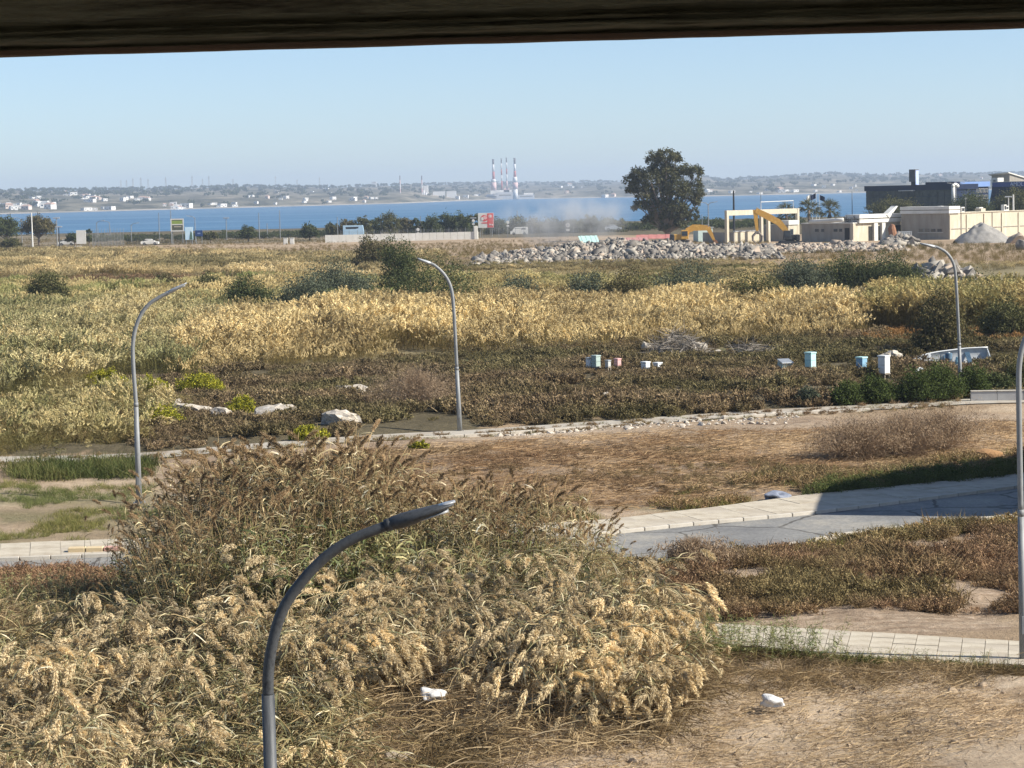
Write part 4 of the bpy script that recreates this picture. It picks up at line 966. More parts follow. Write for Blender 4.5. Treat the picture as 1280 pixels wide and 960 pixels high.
# --------------------------------------------------------- the reeds in front
def plume_soup(C, D, L, Wd, n, sw=.012, droop=.5):
    """feathery seed heads: many fine drooping strands along each axis"""
    k = np.repeat(np.arange(len(C)), n); t = rng.uniform(0, 1, len(k)); D = unit(D)
    prof = (np.sin(np.pi * np.clip(t * .9 + .1, 0, 1)) ** .7)
    off = rdir(len(k)); off -= D[k] * (off * D[k]).sum(1)[:, None]; off = unit(off)
    P0 = C[k] + D[k] * (t * L)[:, None] + off * (Wd * .15 * prof)[:, None]
    dd = D[k] * .9 + off * (.35 + .5 * prof)[:, None] + np.array([0, 0, -droop]) * t[:, None]
    return strips(P0, dd, Wd * (.6 + .9 * prof) * rng.uniform(.7, 1.2, len(k)), sw, 2, .35)
def fluff(C, D, L, Rr, n, w=.011, sg=.55):
    """soft rounded seed heads: short fine hairs standing off a drooping axis"""
    D = unit(D); k = np.repeat(np.arange(len(C)), n); t = rng.uniform(0, 1, len(k)); L = np.broadcast_to(L, (len(C),)); Rr = np.broadcast_to(Rr, (len(C),))
    sag = np.column_stack([0 * t, 0 * t, -(t ** 2) * L[k] * sg]); ax = C[k] + D[k] * (t * L[k])[:, None] + sag; r_ = Rr[k] * np.sin(np.pi * np.clip(t * .86 + .10, 0, 1)) ** .55
    o = rdir(len(k)); P_ = ax + o * (r_ * rng.uniform(.25, .8, len(k)))[:, None]
    return leaf_quads(P_, .085 * rng.uniform(.7, 1.3, len(k)), w, o * .8 + D[k] * .8 + np.array([0, 0, -.35]))
def reed_parts(h, lean, nleaf, green, seed):
    nseg = 6; az = rnd.uniform(0, 6.28); pts = []; x = y = z = 0.0
    for i in range(nseg + 1):
        t = i / nseg; b_ = lean * t * t; pts.append(Vector((math.cos(az) * b_ * h, math.sin(az) * b_ * h, h * t * (1 - b_ * .35))))
    mb = MB().tube(pts, [.014 * (1 - .6 * i / nseg) for i in range(nseg + 1)], 4)
    st = np.array([list(p) for p in pts]); t = rng.uniform(.22, .93, nleaf); P0 = np.column_stack([np.interp(t * nseg, np.arange(nseg + 1), st[:, j]) for j in range(3)])
    a2 = rng.uniform(0, 6.28, nleaf); D = np.column_stack([np.cos(a2), np.sin(a2), rng.uniform(.3, 1.3, nleaf)])
    lv = strips(P0, D, rng.uniform(.3, .66, nleaf), rng.uniform(.026, .052, nleaf), 3, rng.uniform(.25, .7, nleaf))
    tip = st[-1]; d = unit(st[-1] - st[-2]); pl = fluff(tip[None] - d * .08, (d + np.array([.3 * math.cos(az), .3 * math.sin(az), 0]))[None], .40, .07, 240, .012, .28)
    return mb, lv, pl
def mb_to_np(mb):
    V = np.array([list(v) for v in mb.v]); F = np.array([f if len(f) == 4 else (list(f) + [f[-1]])[:4] for f in mb.f if len(f) == 4]); return V, F
def joined(h, lean, nleaf, seed, plume=True):
    mb, lv, pl = reed_parts(h, lean, nleaf, 0, seed); nb = NB().add(mb_to_np(mb), 0).add(lv, 1)
    if plume: nb.add(pl, 2)
    return nb.mesh('reed', [m_fstem, m_fleaf, m_splume])
stand = [joined(4.2, rnd.uniform(.03, .28), 17, i, i % 3 > 0) for i in range(12)]
HX = [(-40, .8), (60, .8), (120, 1.5), (160, 2.7), (220, 3.5), (300, 4.25), (380, 4.3), (450, 4.2), (540, 3.75), (620, 3.65), (680, 3.2), (740, 2.8), (790, 1.6), (860, .9)]
P = samp([(90, 800), (180, 765), (300, 748), (560, 748), (720, 752), (800, 770), (790, 792), (640, 796), (480, 786), (400, 804), (200, 834)], 2500)
hs = np.interp(px_of(P), *zip(*HX)) / 4.2 * np.clip(1.04 - .36 * rng.exponential(.8, len(P)), .2, 1.1) * (1 + .22 * vnoise(P[:, 0], P[:, 1], 1.5, 95))
scatter('standing_reeds', P, stand, hs, tints(P, (.72, .64, .53), (1.28, 1.20, 1.04), 1.2, 96, .3), tilt=.12, sink=.05, label='dense dry reeds standing in the foreground thicket')
leaf_r = []
for i in range(4):
    mb, lv, pl = reed_parts(3.0, rnd.uniform(.05, .3), 18, 1, i); leaf_r.append(NB().add(mb_to_np(mb), 0).add(lv, 1).mesh('reed', [m_fstem, m_fleaf]))
P = samp([(90, 800), (180, 765), (300, 750), (560, 750), (760, 756), (790, 800), (620, 816), (400, 820), (200, 824)], 1350)
hs = np.interp(px_of(P), *zip(*HX)) / 3.0 * rng.uniform(.3, .85, len(P))
scatter('leafy_reeds', P, leaf_r, hs, tints(P, (.50, .62, .36), (1.25, 1.25, .95), 1.5, 97, .3), tilt=.2, sink=.05, label='green leafed reeds low inside the foreground thicket')
# flattened reeds: canes lying down, golden fluffy heads on top
def flat_reed(L_, drop, heads, ph):
    pts = [Vector((L_ * t, 0, .35 + .65 * math.sin(t * 2.4) * (1 - drop * t))) for t in np.linspace(0, 1, 7)]
    mb = MB().tube(pts, [.013, .012, .011, .01, .009, .008, .006], 4); st = np.array([list(p) for p in pts])
    n = 12; t = rng.uniform(.1, .95, n); P0 = np.column_stack([np.interp(t * 6, np.arange(7), st[:, j]) for j in range(3)])
    lv = strips(P0, np.column_stack([rng.normal(.5, .6, n), rng.normal(0, .8, n), rng.normal(.2, .5, n)]), rng.uniform(.3, .6, n), .03, 3, .4)
    nb = NB().add(mb_to_np(mb), 0).add(lv, 1)
    C = st[-1][None] + rng.normal(0, .2, (heads, 3)) * np.array([1, 1, .6])
    D = np.column_stack([rng.normal(.6, .45, heads), rng.normal(0, .55, heads), rng.normal(-.35, .25, heads)])
    if heads: nb.add(fluff(C, D, rng.uniform(.20, .32, heads), rng.uniform(.07, .115, heads), ph, .015), 2)
    return nb.mesh('flat_reed', [m_fstem, m_fleaf, m_fplume])
flat = [flat_reed(rnd.uniform(1.0, 1.9), rnd.uniform(.2, .8), rnd.randint(1, 5), 260) for _ in range(12)]
FLAT = [(-50, 1010), (-50, 850), (120, 834), (250, 836), (340, 800), (420, 790), (560, 786), (700, 792), (760, 806), (815, 846), (840, 880), (780, 910), (680, 922), (610, 890), (540, 868), (470, 872), (420, 930), (400, 1010)]
P = thin(samp(FLAT, 2600), 1.3, 98, -.22)
CLUST = [gpoly(q) for q in ([(-50, 1010), (-50, 880), (60, 846), (250, 826), (300, 850), (190, 900), (150, 1010)], [(330, 905), (335, 800), (470, 786), (580, 790), (580, 880), (470, 905)], [(580, 850), (640, 796), (750, 800), (830, 846), (860, 886), (790, 920), (680, 932), (600, 900)])]
inc = np.zeros(len(P), bool)
for q in CLUST: inc |= inpoly(P + .7 * np.column_stack([vnoise(P[:, 0], P[:, 1], 1.5, 117), vnoise(P[:, 0], P[:, 1], 1.5, 118)]), q)
Pc = P[~inc]; P = P[inc | (rng.random(len(P)) < .22)]
yaw = rng.normal(R(-58), .75, len(P))
hh = .22 * (1 + 1.1 * vnoise(P[:, 0], P[:, 1], 1.6, 99)) + .05
dist = np.clip((P[:, 1] - 47) / 10, 0, 1)
scatter('flattened_reeds', P, flat, rng.uniform(.55, 1.2, len(P)), tints(P, (.84, .80, .73), (1.40, 1.34, 1.19), 2.2, 100, .2), yaw=yaw, tilt=.25, z=gz(P[:, 0], P[:, 1]) + hh * (.4 + 3.4 * dist ** 1.5), label='flattened reeds with golden fluffy seed heads covering the foreground')
canes = [flat_reed(rnd.uniform(1.2, 2.2), rnd.uniform(.4, .9), 0, 1) for _ in range(6)]
scatter('lying_canes', Pc, canes, rng.uniform(.6, 1.25, len(Pc)), tints(Pc, (.70, .68, .52), (1.3, 1.22, 1.0), 1.6, 119, .3), yaw=rng.normal(R(-35), .6, len(Pc)), tilt=.22, z=gz(Pc[:, 0], Pc[:, 1]) + .25 * np.clip((Pc[:, 1] - 46) / 9, 0, 1.2), label='bare canes and pale leaves lying flat between the golden seed heads')
tang = []
for _ in range(5):
    n = 90; P0 = rng.normal(0, 1, (n, 3)) * np.array([.5, .5, .12]); tang.append(NB().add(strips(P0, np.column_stack([rng.normal(.6, .8, n), rng.normal(-.4, .8, n), rng.normal(.15, .3, n)]), rng.uniform(.3, .95, n), rng.uniform(.012, .032, n), 3, .15)).mesh('tangle', [m_straw]))
P = samp([(-50, 1010), (-50, 780), (120, 790), (420, 800), (700, 800), (790, 808), (860, 850), (900, 890), (810, 935), (640, 950), (480, 1010)], 1900)
hh = .3 * np.clip((P[:, 1] - 46) / 8, 0, 1) * (1.1 + vnoise(P[:, 0], P[:, 1], 1.8, 99)) + .05
scatter('reed_litter', P, tang, rng.uniform(.5, 1.1, len(P)), tints(P, (.50, .46, .36), (.95, .90, .78), 1.6, 101, .3), z=gz(P[:, 0], P[:, 1]) + hh, yaw=rng.normal(-.5, .7, len(P)), label='tangled straw and leaves under the flattened reeds')
P = samp([(-50, 930), (-50, 770), (60, 745), (150, 770), (230, 830), (120, 900)], 1500)
scatter('bent_grass', P, leaf_r, rng.uniform(.22, .42, len(P)), tints(P, (.62, .72, .45), (1.35, 1.3, 1.0), 1.6, 102, .3), tilt=.5, sink=.05, label='bent green and straw reed grass at the left of the foreground')
P = samp([(-50, 760), (-50, 722), (80, 716), (150, 724), (180, 770), (60, 760)], 420)
scatter('brown_grass', P, dry, rng.uniform(.6, 1.5, len(P)), tints(P, (1.2, .95, .82), (1.45, 1.2, 1.0), 2.0, 103, .25), label='reddish brown dry grass beside the road at the left')
# straw on the bare soil, lower right
stw = []
for _ in range(5):
    n = 46; P0 = rng.normal(0, 1, (n, 3)) * np.array([.55, .55, .018]) + np.array([0, 0, .03])
    stw.append(NB().add(strips(P0, np.column_stack([rng.normal(.8, .8, n), rng.normal(.25, .6, n), rng.normal(0, .08, n)]), rng.uniform(.1, .6, n), rng.uniform(.008, .02, n), 2, .0)).mesh('straw', [m_straw]))
P = thin(samp([(440, 1010), (480, 900), (640, 940), (850, 930), (930, 880), (1000, 862), (1290, 858), (1290, 930), (900, 1010)], 1300), 1.6, 104, -.15)
scatter('straw_litter', P, stw, rng.uniform(.4, 1.1, len(P)), tints(P, (.95, .90, .82), (1.2, 1.15, 1.1), 2.0, 105, .2), yaw=rng.normal(.3, .5, len(P)), tilt=.05, label='cut straw lying on the bare soil at the lower right')
P = samp([(200, 590), (560, 562), (800, 546), (1060, 538), (1290, 525), (1290, 570), (1000, 612), (800, 636), (600, 650)], 2600)
scatter('field_litter', P, stw, rng.uniform(.6, 1.5, len(P)), tints(P, (.72, .60, .50), (1.15, 1.06, .96), 3, 108, .3), tilt=.04, yaw=rng.normal(.15, .4, len(P)), label='dry stems and litter lying on the brown cleared field')
P = samp([(850, 852), (930, 832), (1100, 838), (1290, 842), (1290, 862), (1080, 872), (960, 880), (880, 890)], 420)
scatter('dark_litter', P, tang, rng.uniform(.22, .6, len(P)), tints(P, (.28, .25, .19), (.70, .64, .52), 1.2, 106, .3), z=gz(P[:, 0], P[:, 1]) + .02, label='dark broken canes and clods along the near pavement')
clods = [rock_mesh('clod', M_('clod_soil', (.26, .19, .12), (.38, .29, .2), 8, .95), .05, i, .7, 2, 1.2) for i in range(4)]
P = samp([(440, 1010), (480, 895), (700, 930), (930, 880), (1000, 862), (1290, 850), (1290, 900), (1000, 1010)], 700)
scatter('soil_clods', P, clods, rng.exponential(.5, len(P)) + .15, (1, 1, 1), tilt=.5, label='small clods of earth on the bare soil')
P = samp([(600, 544), (760, 538), (900, 526), (1000, 520), (1000, 530), (860, 540), (620, 550)], 500)
scatter('path_gravel', P, [rock_mesh('stone', m_lime, .09, i, .5, 1, 1.2) for i in range(4)], rng.exponential(.5, len(P)) + .2, (1, 1, 1), tilt=.5, label='white gravel and clods below the kerb of the path')
P = samp([(858, 822), (1100, 836), (1275, 841), (1275, 849), (1080, 850), (868, 848)], 230)
scatter('pavement_weeds', P, shd, rng.uniform(.18, .52, len(P)), tints(P, (.45, .50, .32), (1.0, 1.0, .7), 1.5, 111, .3), label='dark green weeds along the near edge of the near pavement')
P = samp([(-60, 585), (200, 578), (400, 561), (600, 549), (800, 534), (1000, 521), (1200, 510), (1200, 500), (1000, 513), (800, 527), (600, 541), (400, 553), (200, 569), (-60, 574)], 700)
scatter('path_tufts', P, dry + grs, rng.uniform(.2, .8, len(P)), tints(P, (1.1, .95, .8), (1.1, 1.05, .75), 3, 112, .3), label='dry tufts growing over the edges of the path')
# green shoots by the near pavement
P = np.vstack([samp([(850, 826), (1030, 838), (1040, 852), (860, 868)], 330), samp([(1030, 840), (1260, 842), (1260, 852), (1030, 856)], 170)])
scatter('green_shoots', P, leaf_r, rng.uniform(.12, .42, len(P)) * np.where(P[:, 0] < 7.2, 1, .5), tints(P, (.55, .75, .40), (.95, 1.0, .62), 1.0, 107, .2), tilt=.25, label='fresh green reed shoots in front of the near pavement')
# tall single reeds that stand out above the thicket: each a plant of its own
REED_KINDS = []
for i in range(6):
    mb, lv, pl = reed_parts(4.0, rnd.uniform(.05, .2), 10, 0, i)
    REED_KINDS.append((mb.mesh('stem', m_stem_1 := bpy.data.materials.get('single_cane') or M_('single_cane', (.30, .23, .13), (.40, .31, .19), 3, .8)), NB().add(lv).mesh('leaves', [M_leaf('single_reed_leaves_%d' % i, [(.20, .155, .075), (.34, .26, .14), (.14, .14, .06), (.40, .32, .18)], .3)]), NB().add(pl).mesh('plume', [M_leaf('single_plume_%d' % i, [(.22, .15, .085), (.30, .21, .12), (.38, .275, .165)], .35)])))
def reed(px, ytop, d, kind, label, group):
    z = PD(px, ytop, d).z; x = PD(px, 700, d).x; g = gzs(x, d); rt = empty('reed', (x, d, g), rnd.uniform(0, 6.28), label, 'reed', group); s = max((z - g) / 4.15, .2); rt.scale = (min(s * 1.1, 1),) * 2 + (s,)
    for me, nm in zip(REED_KINDS[kind], ('stem', 'leaves', 'plume')):
        o = link(bpy.data.objects.new(nm, me), rt)
        if nm == 'leaves': o['kind'] = 'stuff'
for i in range(110):
    px = rnd.choice([rnd.uniform(130, 640), rnd.uniform(200, 560)]); top = np.interp(px, [130, 200, 300, 400, 480, 560, 640], [650, 605, 575, 572, 585, 605, 640]) + abs(rnd.gauss(0, 26)) - 12
    reed(px, top, rnd.uniform(57, 64), i % 6, 'tall dry reed with a brown feathery plume standing above the foreground thicket', 'tall reeds of the foreground thicket')
for px, top in ((660, 618), (690, 622), (724, 646), (735, 668), (752, 672), (757, 682), (704, 640), (672, 640)):
    reed(px, top, rnd.uniform(58, 61), rnd.randrange(6), 'lone dark reed plume standing against the pale road right of the thicket', 'lone reeds against the road')
for px, top in ((152, 606), (163, 640), (105, 640), (133, 655), (146, 648)):
    reed(px, top, rnd.uniform(59, 62), rnd.randrange(6), 'thin dark reed standing in front of the left street lamp foot', 'thin reeds at the left street lamp')

# ================================================================== demolition site
def proj(p):
    v = Vector(p) - CAM; d = v.dot(_f); return 640 + FPX * v.dot(_r) / d, 480 - FPX * v.dot(_u) / d
def Z(px, py, y): return PD(px, py, y).z
def XX(px, y): return PD(px, hor(px) + 5, y).x
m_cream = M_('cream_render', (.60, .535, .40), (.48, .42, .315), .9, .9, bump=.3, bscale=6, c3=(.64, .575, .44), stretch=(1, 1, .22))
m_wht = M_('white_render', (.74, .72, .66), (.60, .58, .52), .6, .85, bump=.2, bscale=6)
m_greyr = M_('stained_shade_render', (.36, .33, .28), (.26, .23, .19), .9, .9, bump=.3, bscale=5, stretch=(1, 1, .25))  # streaky grey; also painted shade on cream walls turned from the sun
m_glassd = M_('dark_window', (.025, .03, .04), (.04, .05, .06), 1, .12, spec=.6)
m_void = M_('dark_opening', (.02, .018, .016), (.03, .027, .024), 1, .95)
m_ochre = M_('excavator_yellow', (.58, .33, .06), (.48, .26, .05), 2, .5, bump=.1, c3=(.66, .40, .10))
m_blk = M_('black_metal', (.02, .022, .024), (.04, .042, .045), 2, .6)
m_rust = M_('rust', (.22, .10, .05), (.30, .16, .09), 2, .9, bump=.3)
K45 = math.cos(R(45))
def block(name, px, y, label, cat='building', rz=R(45)):
    p = Vector((XX(px, y), y, gzs(XX(px, y), y))); return empty(name, p, rz, label, cat)
def U(dpx, y): return dpx * mpp(y) / K45
def UV(dpx, y): return U(dpx, y) * .86      # runs away to the left
def UU(dpx, y): return U(dpx, y) * 1.2      # runs away to the right
def bx(root, name, mat, u0, u1, v0, v1, z0, z1, bev=0.0):
    return MB().box(((u0 + u1) / 2, (v0 + v1) / 2, (z0 + z1) / 2), (u1 - u0, v1 - v0, z1 - z0), bev=bev).build(name, mat, root)
def window(root, face, a0, a1, z0, z1, fr=None, depth=.06):
    """face 'u': on the wall v=0 ; face 'v': on the wall u=0"""
    fr = fr or m_greyr
    def b_(n, mt, a, b, c, d, t0, t1, par):
        if face == 'u': return bx(par, n, mt, a, b, -t1, -t0, c, d)
        return bx(par, n, mt, -t1, -t0, a, b, c, d)
    f = MB(); w = .1
    for (a, b, c, d) in ((a0, a1, z0, z0 + w), (a0, a1, z1 - w, z1), (a0, a0 + w, z0 + w, z1 - w), (a1 - w, a1, z0 + w, z1 - w)):
        if face == 'u': f.box(((a + b) / 2, -depth / 2, (c + d) / 2), (b - a, depth, d - c))
        else: f.box((-depth / 2, (a + b) / 2, (c + d) / 2), (depth, b - a, d - c))
    fo = f.build('window', fr, root); b_('pane', m_glassd, a0 + w, a1 - w, z0 + w, z1 - w, depth * .52, depth * .52 + .02, fo); return fo
# long cream building
Yb = 460; rt = block('cream_building', 1186, Yb, 'long low cream building on the right with a shaded end wall and white roof band')
zt = Z(1186, 267, Yb); vL = UV(59, Yb)
bx(rt, 'wall', m_cream, 0, 34, 0, vL, -.3, zt); bx(rt, 'end_wall', m_greyr, -.05, 0, 0.0, vL, -.3, zt - .02)  # end wall plate coloured grey to imitate its shaded side
bx(rt, 'ledge', m_greyr, .02, 34, -.14, 0, Z(1186, 286, Yb) - .12, Z(1186, 286, Yb))
for px in (1186, 1208, 1231, 1255, 1278): bx(rt, 'pilaster', m_cream, UU(px - 1186, Yb) + .02, UU(px - 1186, Yb) + .4, -.2, 0, -.3, zt - .3)
bx(rt, 'coping', m_cream, 3.9, 34.1, -.2, .3, zt, zt + .16)
bx(rt, 'roof_box', m_cream, U(54, Yb), U(61, Yb), .5, 2.0, zt + .16, zt + .75)
z1 = Z(1186, 258, Yb); zm = (zt + z1) / 2
bx(rt, 'roof_band', m_wht, -.45, U(15, Yb), -.35, vL, zt + .02, zm - .09); bx(rt, 'roof_band', m_wht, -.45, U(15, Yb), -.35, vL, zm + .09, z1); bx(rt, 'roof_core', m_greyr, -.3, U(15, Yb) - .15, -.2, vL - .1, zm - .09, zm + .09)
for u_, v_, w_, h_ in ((9, 3, 1.1, 1.0), (17, 4, 1.4, .8), (24, 2.5, .9, 1.2), (28, 5, 1.6, .9), (6, 6, 1.0, 1.3)):
    ac = bx(rt, 'air_unit', m_wht, u_, u_ + w_, v_, v_ + .8, zt + .02, zt + .16 + h_, .03); bx(ac, 'fan_grille', m_blk, u_ + .15, u_ + w_ - .15, v_ - .03, v_, zt + .3, zt + h_ - .05)
MB().tube([(12, 4, zt), (12, 4, zt + 3.2)], .05, 6).tube([(11.4, 4, zt + 2.8), (12.6, 4, zt + 2.8)], .035, 5).build('antenna', m_galv, rt)
MB().tube([(4.2, -.12, .2), (4.2, -.12, zt - .1)], .07, 6).build('drainpipe', m_greyr, rt); MB().tube([(15.5, -.12, .2), (15.5, -.12, zt - .1)], .07, 6).build('drainpipe', m_greyr, rt)
for i in range(4):
    a = UV(8, Yb) + i * 1.5; window(rt, 'v', a, a + 1.3, Z(1186, 290.5, Yb), Z(1186, 285.5, Yb), depth=.11)
bx(rt, 'window_sill', m_wht, -.22, -.05, UV(7, Yb), UV(38, Yb), Z(1186, 291.2, Yb), Z(1186, 290.6, Yb))
# low wing, half demolished
rt = block('demolished_wing', 1066, Yb, 'half demolished low wing with a dark doorway and a broken white roof edge')
h = Z(1033, 280, Yb); uL = UU(61, Yb) - .3; vL = UV(66, Yb)
bx(rt, 'wall', m_cream, 0, uL, 0.06, vL, -.3, h); bx(rt, 'side_wall', m_greyr, -.06, 0, .5, vL, -.3, h - .02)  # side plate has the shade of the sunless face in its colour
bx(rt, 'roof_edge', m_wht, -.3, uL, -.15, vL, h, h + .18)
bx(rt, 'doorway', m_void, -.10, -.06, UV(4.5, Yb), UV(10.5, Yb), 0, h - .9)
for a, b in ((13, 18), (19, 25), (36, 41), (43, 49)): window(rt, 'v', UV(a, Yb), UV(b, Yb), h - 1.75, h - .95, depth=.12)
bx(rt, 'corner_post', m_cream, -.25, .35, -.2, .5, -.3, h)
zf0, zf1 = Z(1090, 278.5, Yb), Z(1090, 268, Yb)
bx(rt, 'roof_band', m_wht, U(6, Yb), uL, -.6, 3, zf0, (zf0 + zf1) / 2 - .12); bx(rt, 'roof_band', m_wht, U(6, Yb), uL, -.6, 3, (zf0 + zf1) / 2 + .08, zf1)
MB().add([(U(46, Yb), -.75, zf1 - .2), (U(60, Yb), -.75, Z(1127, 258, Yb)), (U(60, Yb), -.75, Z(1127, 258, Yb) + .1), (U(63, Yb), -.75, Z(1127, 258, Yb)), (U(50, Yb), -.75, zf1 - .9)] + [(U(46, Yb), .5, zf1 - .2), (U(60, Yb), .5, Z(1127, 258, Yb)), (U(60, Yb), .5, Z(1127, 258, Yb) + .1), (U(63, Yb), .5, Z(1127, 258, Yb)), (U(50, Yb), .5, zf1 - .9)], [(0, 1, 2, 3, 4), (9, 8, 7, 6, 5)] + [(i, (i + 1) % 5, 5 + (i + 1) % 5, 5 + i) for i in range(5)]).build('stair_fascia', m_wht, rt)
for a, b in ((24, 28.5), (34, 38)): bx(rt, 'column', m_wht, UU(a, Yb), UU(b, Yb), -.45, .0, -.3, zf0)
for a, b in ((19, 23.5), (29, 33.5), (52, 60)): bx(rt, 'opening', m_void, UU(a, Yb), UU(b, Yb), .02, .06, -.1, h - .7)
# duct on the roof
MB().tube([Vector((-.2 + .02 * i, UV(12, Yb) + i * UV(43, Yb) / 6, h + .75 - .06 * i)) for i in range(7)], .42, 12).build('duct', m_wht, rt, True)
n = 160; P0 = np.column_stack([rng.uniform(.2, 2.2, n), rng.uniform(-.4, 4, n), h + .2 + rng.uniform(0, 1.1, n)])
o = NB().add(strips(P0, rng.normal(0, 1, (n, 3)) * np.array([1, 1, .5]), rng.uniform(.5, 1.8, n), .12, 2, .2)).build('twisted_metal', [m_blk], rt); o['kind'] = 'stuff'
# concrete frame left standing
Yf = 462; rt = block('concrete_frame', 908, Yf, 'bare cream concrete frame of columns and a beam left standing behind the tall excavator')
zt = Z(908, 263, Yf)
for px in (908, 951, 960, 998): bx(rt, 'column', m_cream, U(px - 908, Yf) * 1.12 - .32, U(px - 908, Yf) * 1.12 + .32, -.3, .3, -.3, zt - (1.0 if 940 < px < 970 else 0))
bx(rt, 'beam', m_cream, .33, U(90, Yf) * 1.12 - .33, -.22, .22, zt - 1.05, zt - .02)
MB().tube([(U(48, Yf), 0, zt - .02), (U(48, Yf), 0, zt + 1.5), (U(95, Yf), 0, zt + 1.6), (U(95, Yf), 0, zt - .02)], .07, 6).build('steel_rail', m_wht, rt)
Yh = 474; rt = block('roofless_hut', 985, Yh, 'hut with a shaded side wall and a small square window behind the concrete frame')
h = Z(985, 281, Yh); bx(rt, 'wall', m_cream, 0, U(13, Yh), 0, U(30, Yh), -.3, h); bx(rt, 'side_wall', m_greyr, -.05, 0, 0.02, U(30, Yh), -.3, h - .02); bx(rt, 'roof_band', m_wht, -.2, U(14, Yh), -.25, U(12, Yh), h, h + .9); window(rt, 'u', U(2, Yh), U(7, Yh), 1.2, 2.6)  # hut side coloured darker as painted shade
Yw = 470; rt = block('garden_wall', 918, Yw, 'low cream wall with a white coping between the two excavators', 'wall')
h = Z(918, 290, Yw); bx(rt, 'wall_face', m_cream, .04, U(34, Yw), 0, .3, -.3, h); bx(rt, 'coping', m_wht, -.02, U(35, Yw), -.15, .45, h, h + .28); bx(rt, 'return_wall', m_greyr, -.3, .04, .02, U(36, Yw), -.3, h - .05)  # return wall greyed to stand in for shade, same wall as the cream face
rt = block('shed_roof', 872, 486, 'small pale green metal shed left of the concrete frame', 'shed', R(20)); bx(rt, 'wall', M_('pale_green_sheet', (.42, .5, .46), (.36, .43, .4), 1, .6), 0, 3.4, 0, 2.5, -.2, 3.0); bx(rt, 'roof', m_tin, -.2, 3.6, -.2, 2.7, 3.0, 3.12)
# excavators ----------------------------------------------------------------------
def beam_loft(pts, ws, ths, y):
    """box-section arm through points (x,z) in the plane y"""
    rings = []
    for i, (x, z) in enumerate(pts):
        a = Vector(pts[max(i - 1, 0)]); b = Vector(pts[min(i + 1, len(pts) - 1)]); t = (b - a).normalized(); n = Vector((-t.y, t.x)); hw, th = ws[i] / 2, ths[i] / 2
        rings.append([Vector((x + n.x * s * th, y + q * hw, z + n.y * s * th)) for s, q in ((1, -1), (1, 1), (-1, 1), (-1, -1))])
    return MB().loft(rings)
def excavator(y, boom_px, stick_px, body_px, label, grapple, flip):
    """arm joints from photo pixels; body_px: (left, right, top) of the upper carriage"""
    x0, x1 = XX(body_px[0], y), XX(body_px[1], y); cx = (x0 + x1) / 2; g = gzs(cx, y); s = mpp(y); rt = empty('excavator', (cx, y, g), 0, label, 'excavator')
    q = lambda L: [(XX(px, y) - cx, PD(px, py, y).z - g) for px, py in L]
    bm, sk = q(boom_px), q(stick_px); zb = PD(body_px[0], body_px[2], y).z - g
    base = max(zb - 1.7, .9)
    for sy in (-1, 1):
        tr = MB(); pr = [(2.1 * math.cos(a) if abs(math.cos(a)) < 2 else 0, 0) for a in ()]
        ring = [(math.copysign(1.75, math.cos(a)) + .45 * math.cos(a), .48 + .45 * math.sin(a)) for a in np.linspace(0, 2 * math.pi, 20, endpoint=False)]
        tr.loft([[Vector((X, sy * 1.25 + d, Zz + base - .95)) for X, Zz in ring] for d in (-.3, .3)]); t_ = tr.build('track', m_blk, rt)
        MB().box((0, sy * 1.25, base - .5), (2.4, .5, .35), bev=.05).build('track_frame', m_ochre, t_)
    MB().box((0, 0, base - .1), (1.6, 1.6, .35)).build('turntable', m_blk, rt)
    w = x1 - x0
    MB().box((flip * w * .12, 0.2, base + .65), (w * .85, 2.4, 1.1), bev=.08).build('upper_carriage', m_ochre if not grapple else m_blk, rt)
    MB().box((flip * w * .45, 0, base + .62), (.8, 2.6, 1.2), bev=.15).build('counterweight', m_blk, rt)
    cb = MB().box((-flip * w * .22, -.75, base + 1.15), (1.5, 1.0, 1.75), taper=.86, bev=.06).build('cab', m_blk if grapple else m_ochre, rt)
    MB().box((-flip * w * .22, -1.26, base + 1.35), (1.15, .05, .9)).build('cab_window', m_glassd, cb)
    k = len(bm); beam_loft(bm, [.6] * k, [1.0 * (.75 + .5 * math.sin(math.pi * (i + .3) / k)) for i in range(k)], 0).build('boom', m_ochre, rt)
    k = len(sk); beam_loft(sk, [.5] * k, [.95 - .5 * i / (k - 1) for i in range(k)], 0).build('stick', m_ochre, rt)
    # rams
    def ram(a, b, r_): MB().tube([Vector((a[0], -.05, a[1])), Vector((a[0] * .45 + b[0] * .55, -.05, a[1] * .45 + b[1] * .55))], r_, 8).tube([Vector((a[0] * .5 + b[0] * .5, -.05, a[1] * .5 + b[1] * .5)), Vector((b[0], -.05, b[1]))], r_ * .55, 8).build('ram', m_galv, rt)
    ram((bm[k // 2][0], bm[k // 2][1] + .75), (sk[0][0] + .2, sk[0][1] + .45), .13); ram((bm[-1][0] - .2, bm[-1][1]), (bm[len(bm) // 2][0], bm[len(bm) // 2][1] - .5), .13)
    e = Vector((sk[-1][0], 0, sk[-1][1]))
    if grapple:
        gp = MB()
        for sx in (-1, 1):
            for dy in (-.35, 0, .35): gp.tube([e + Vector((sx * .15, dy, 0)), e + Vector((sx * .9, dy, -.8)), e + Vector((sx * .85, dy, -1.6)), e + Vector((sx * .15, dy, -2.2))], [.2, .24, .18, .05], 6)
        gp.box(e + Vector((0, 0, -.1)), (.7, .9, .6)); gp.build('grapple', M_('grapple_steel', (.16, .14, .12), (.25, .22, .19), 3, .7), rt)
    else:
        ring = [e + Vector((x, 0, z)) for x, z in ((-.1, .2), (.5, .1), (.75, -.5), (.4, -1.15), (-.5, -1.2), (-.15, -.5))]
        MB().loft([[p_ + Vector((0, d, 0)) for p_ in ring] for d in (-.6, .6)]).build('bucket', m_rust, rt)
    return rt
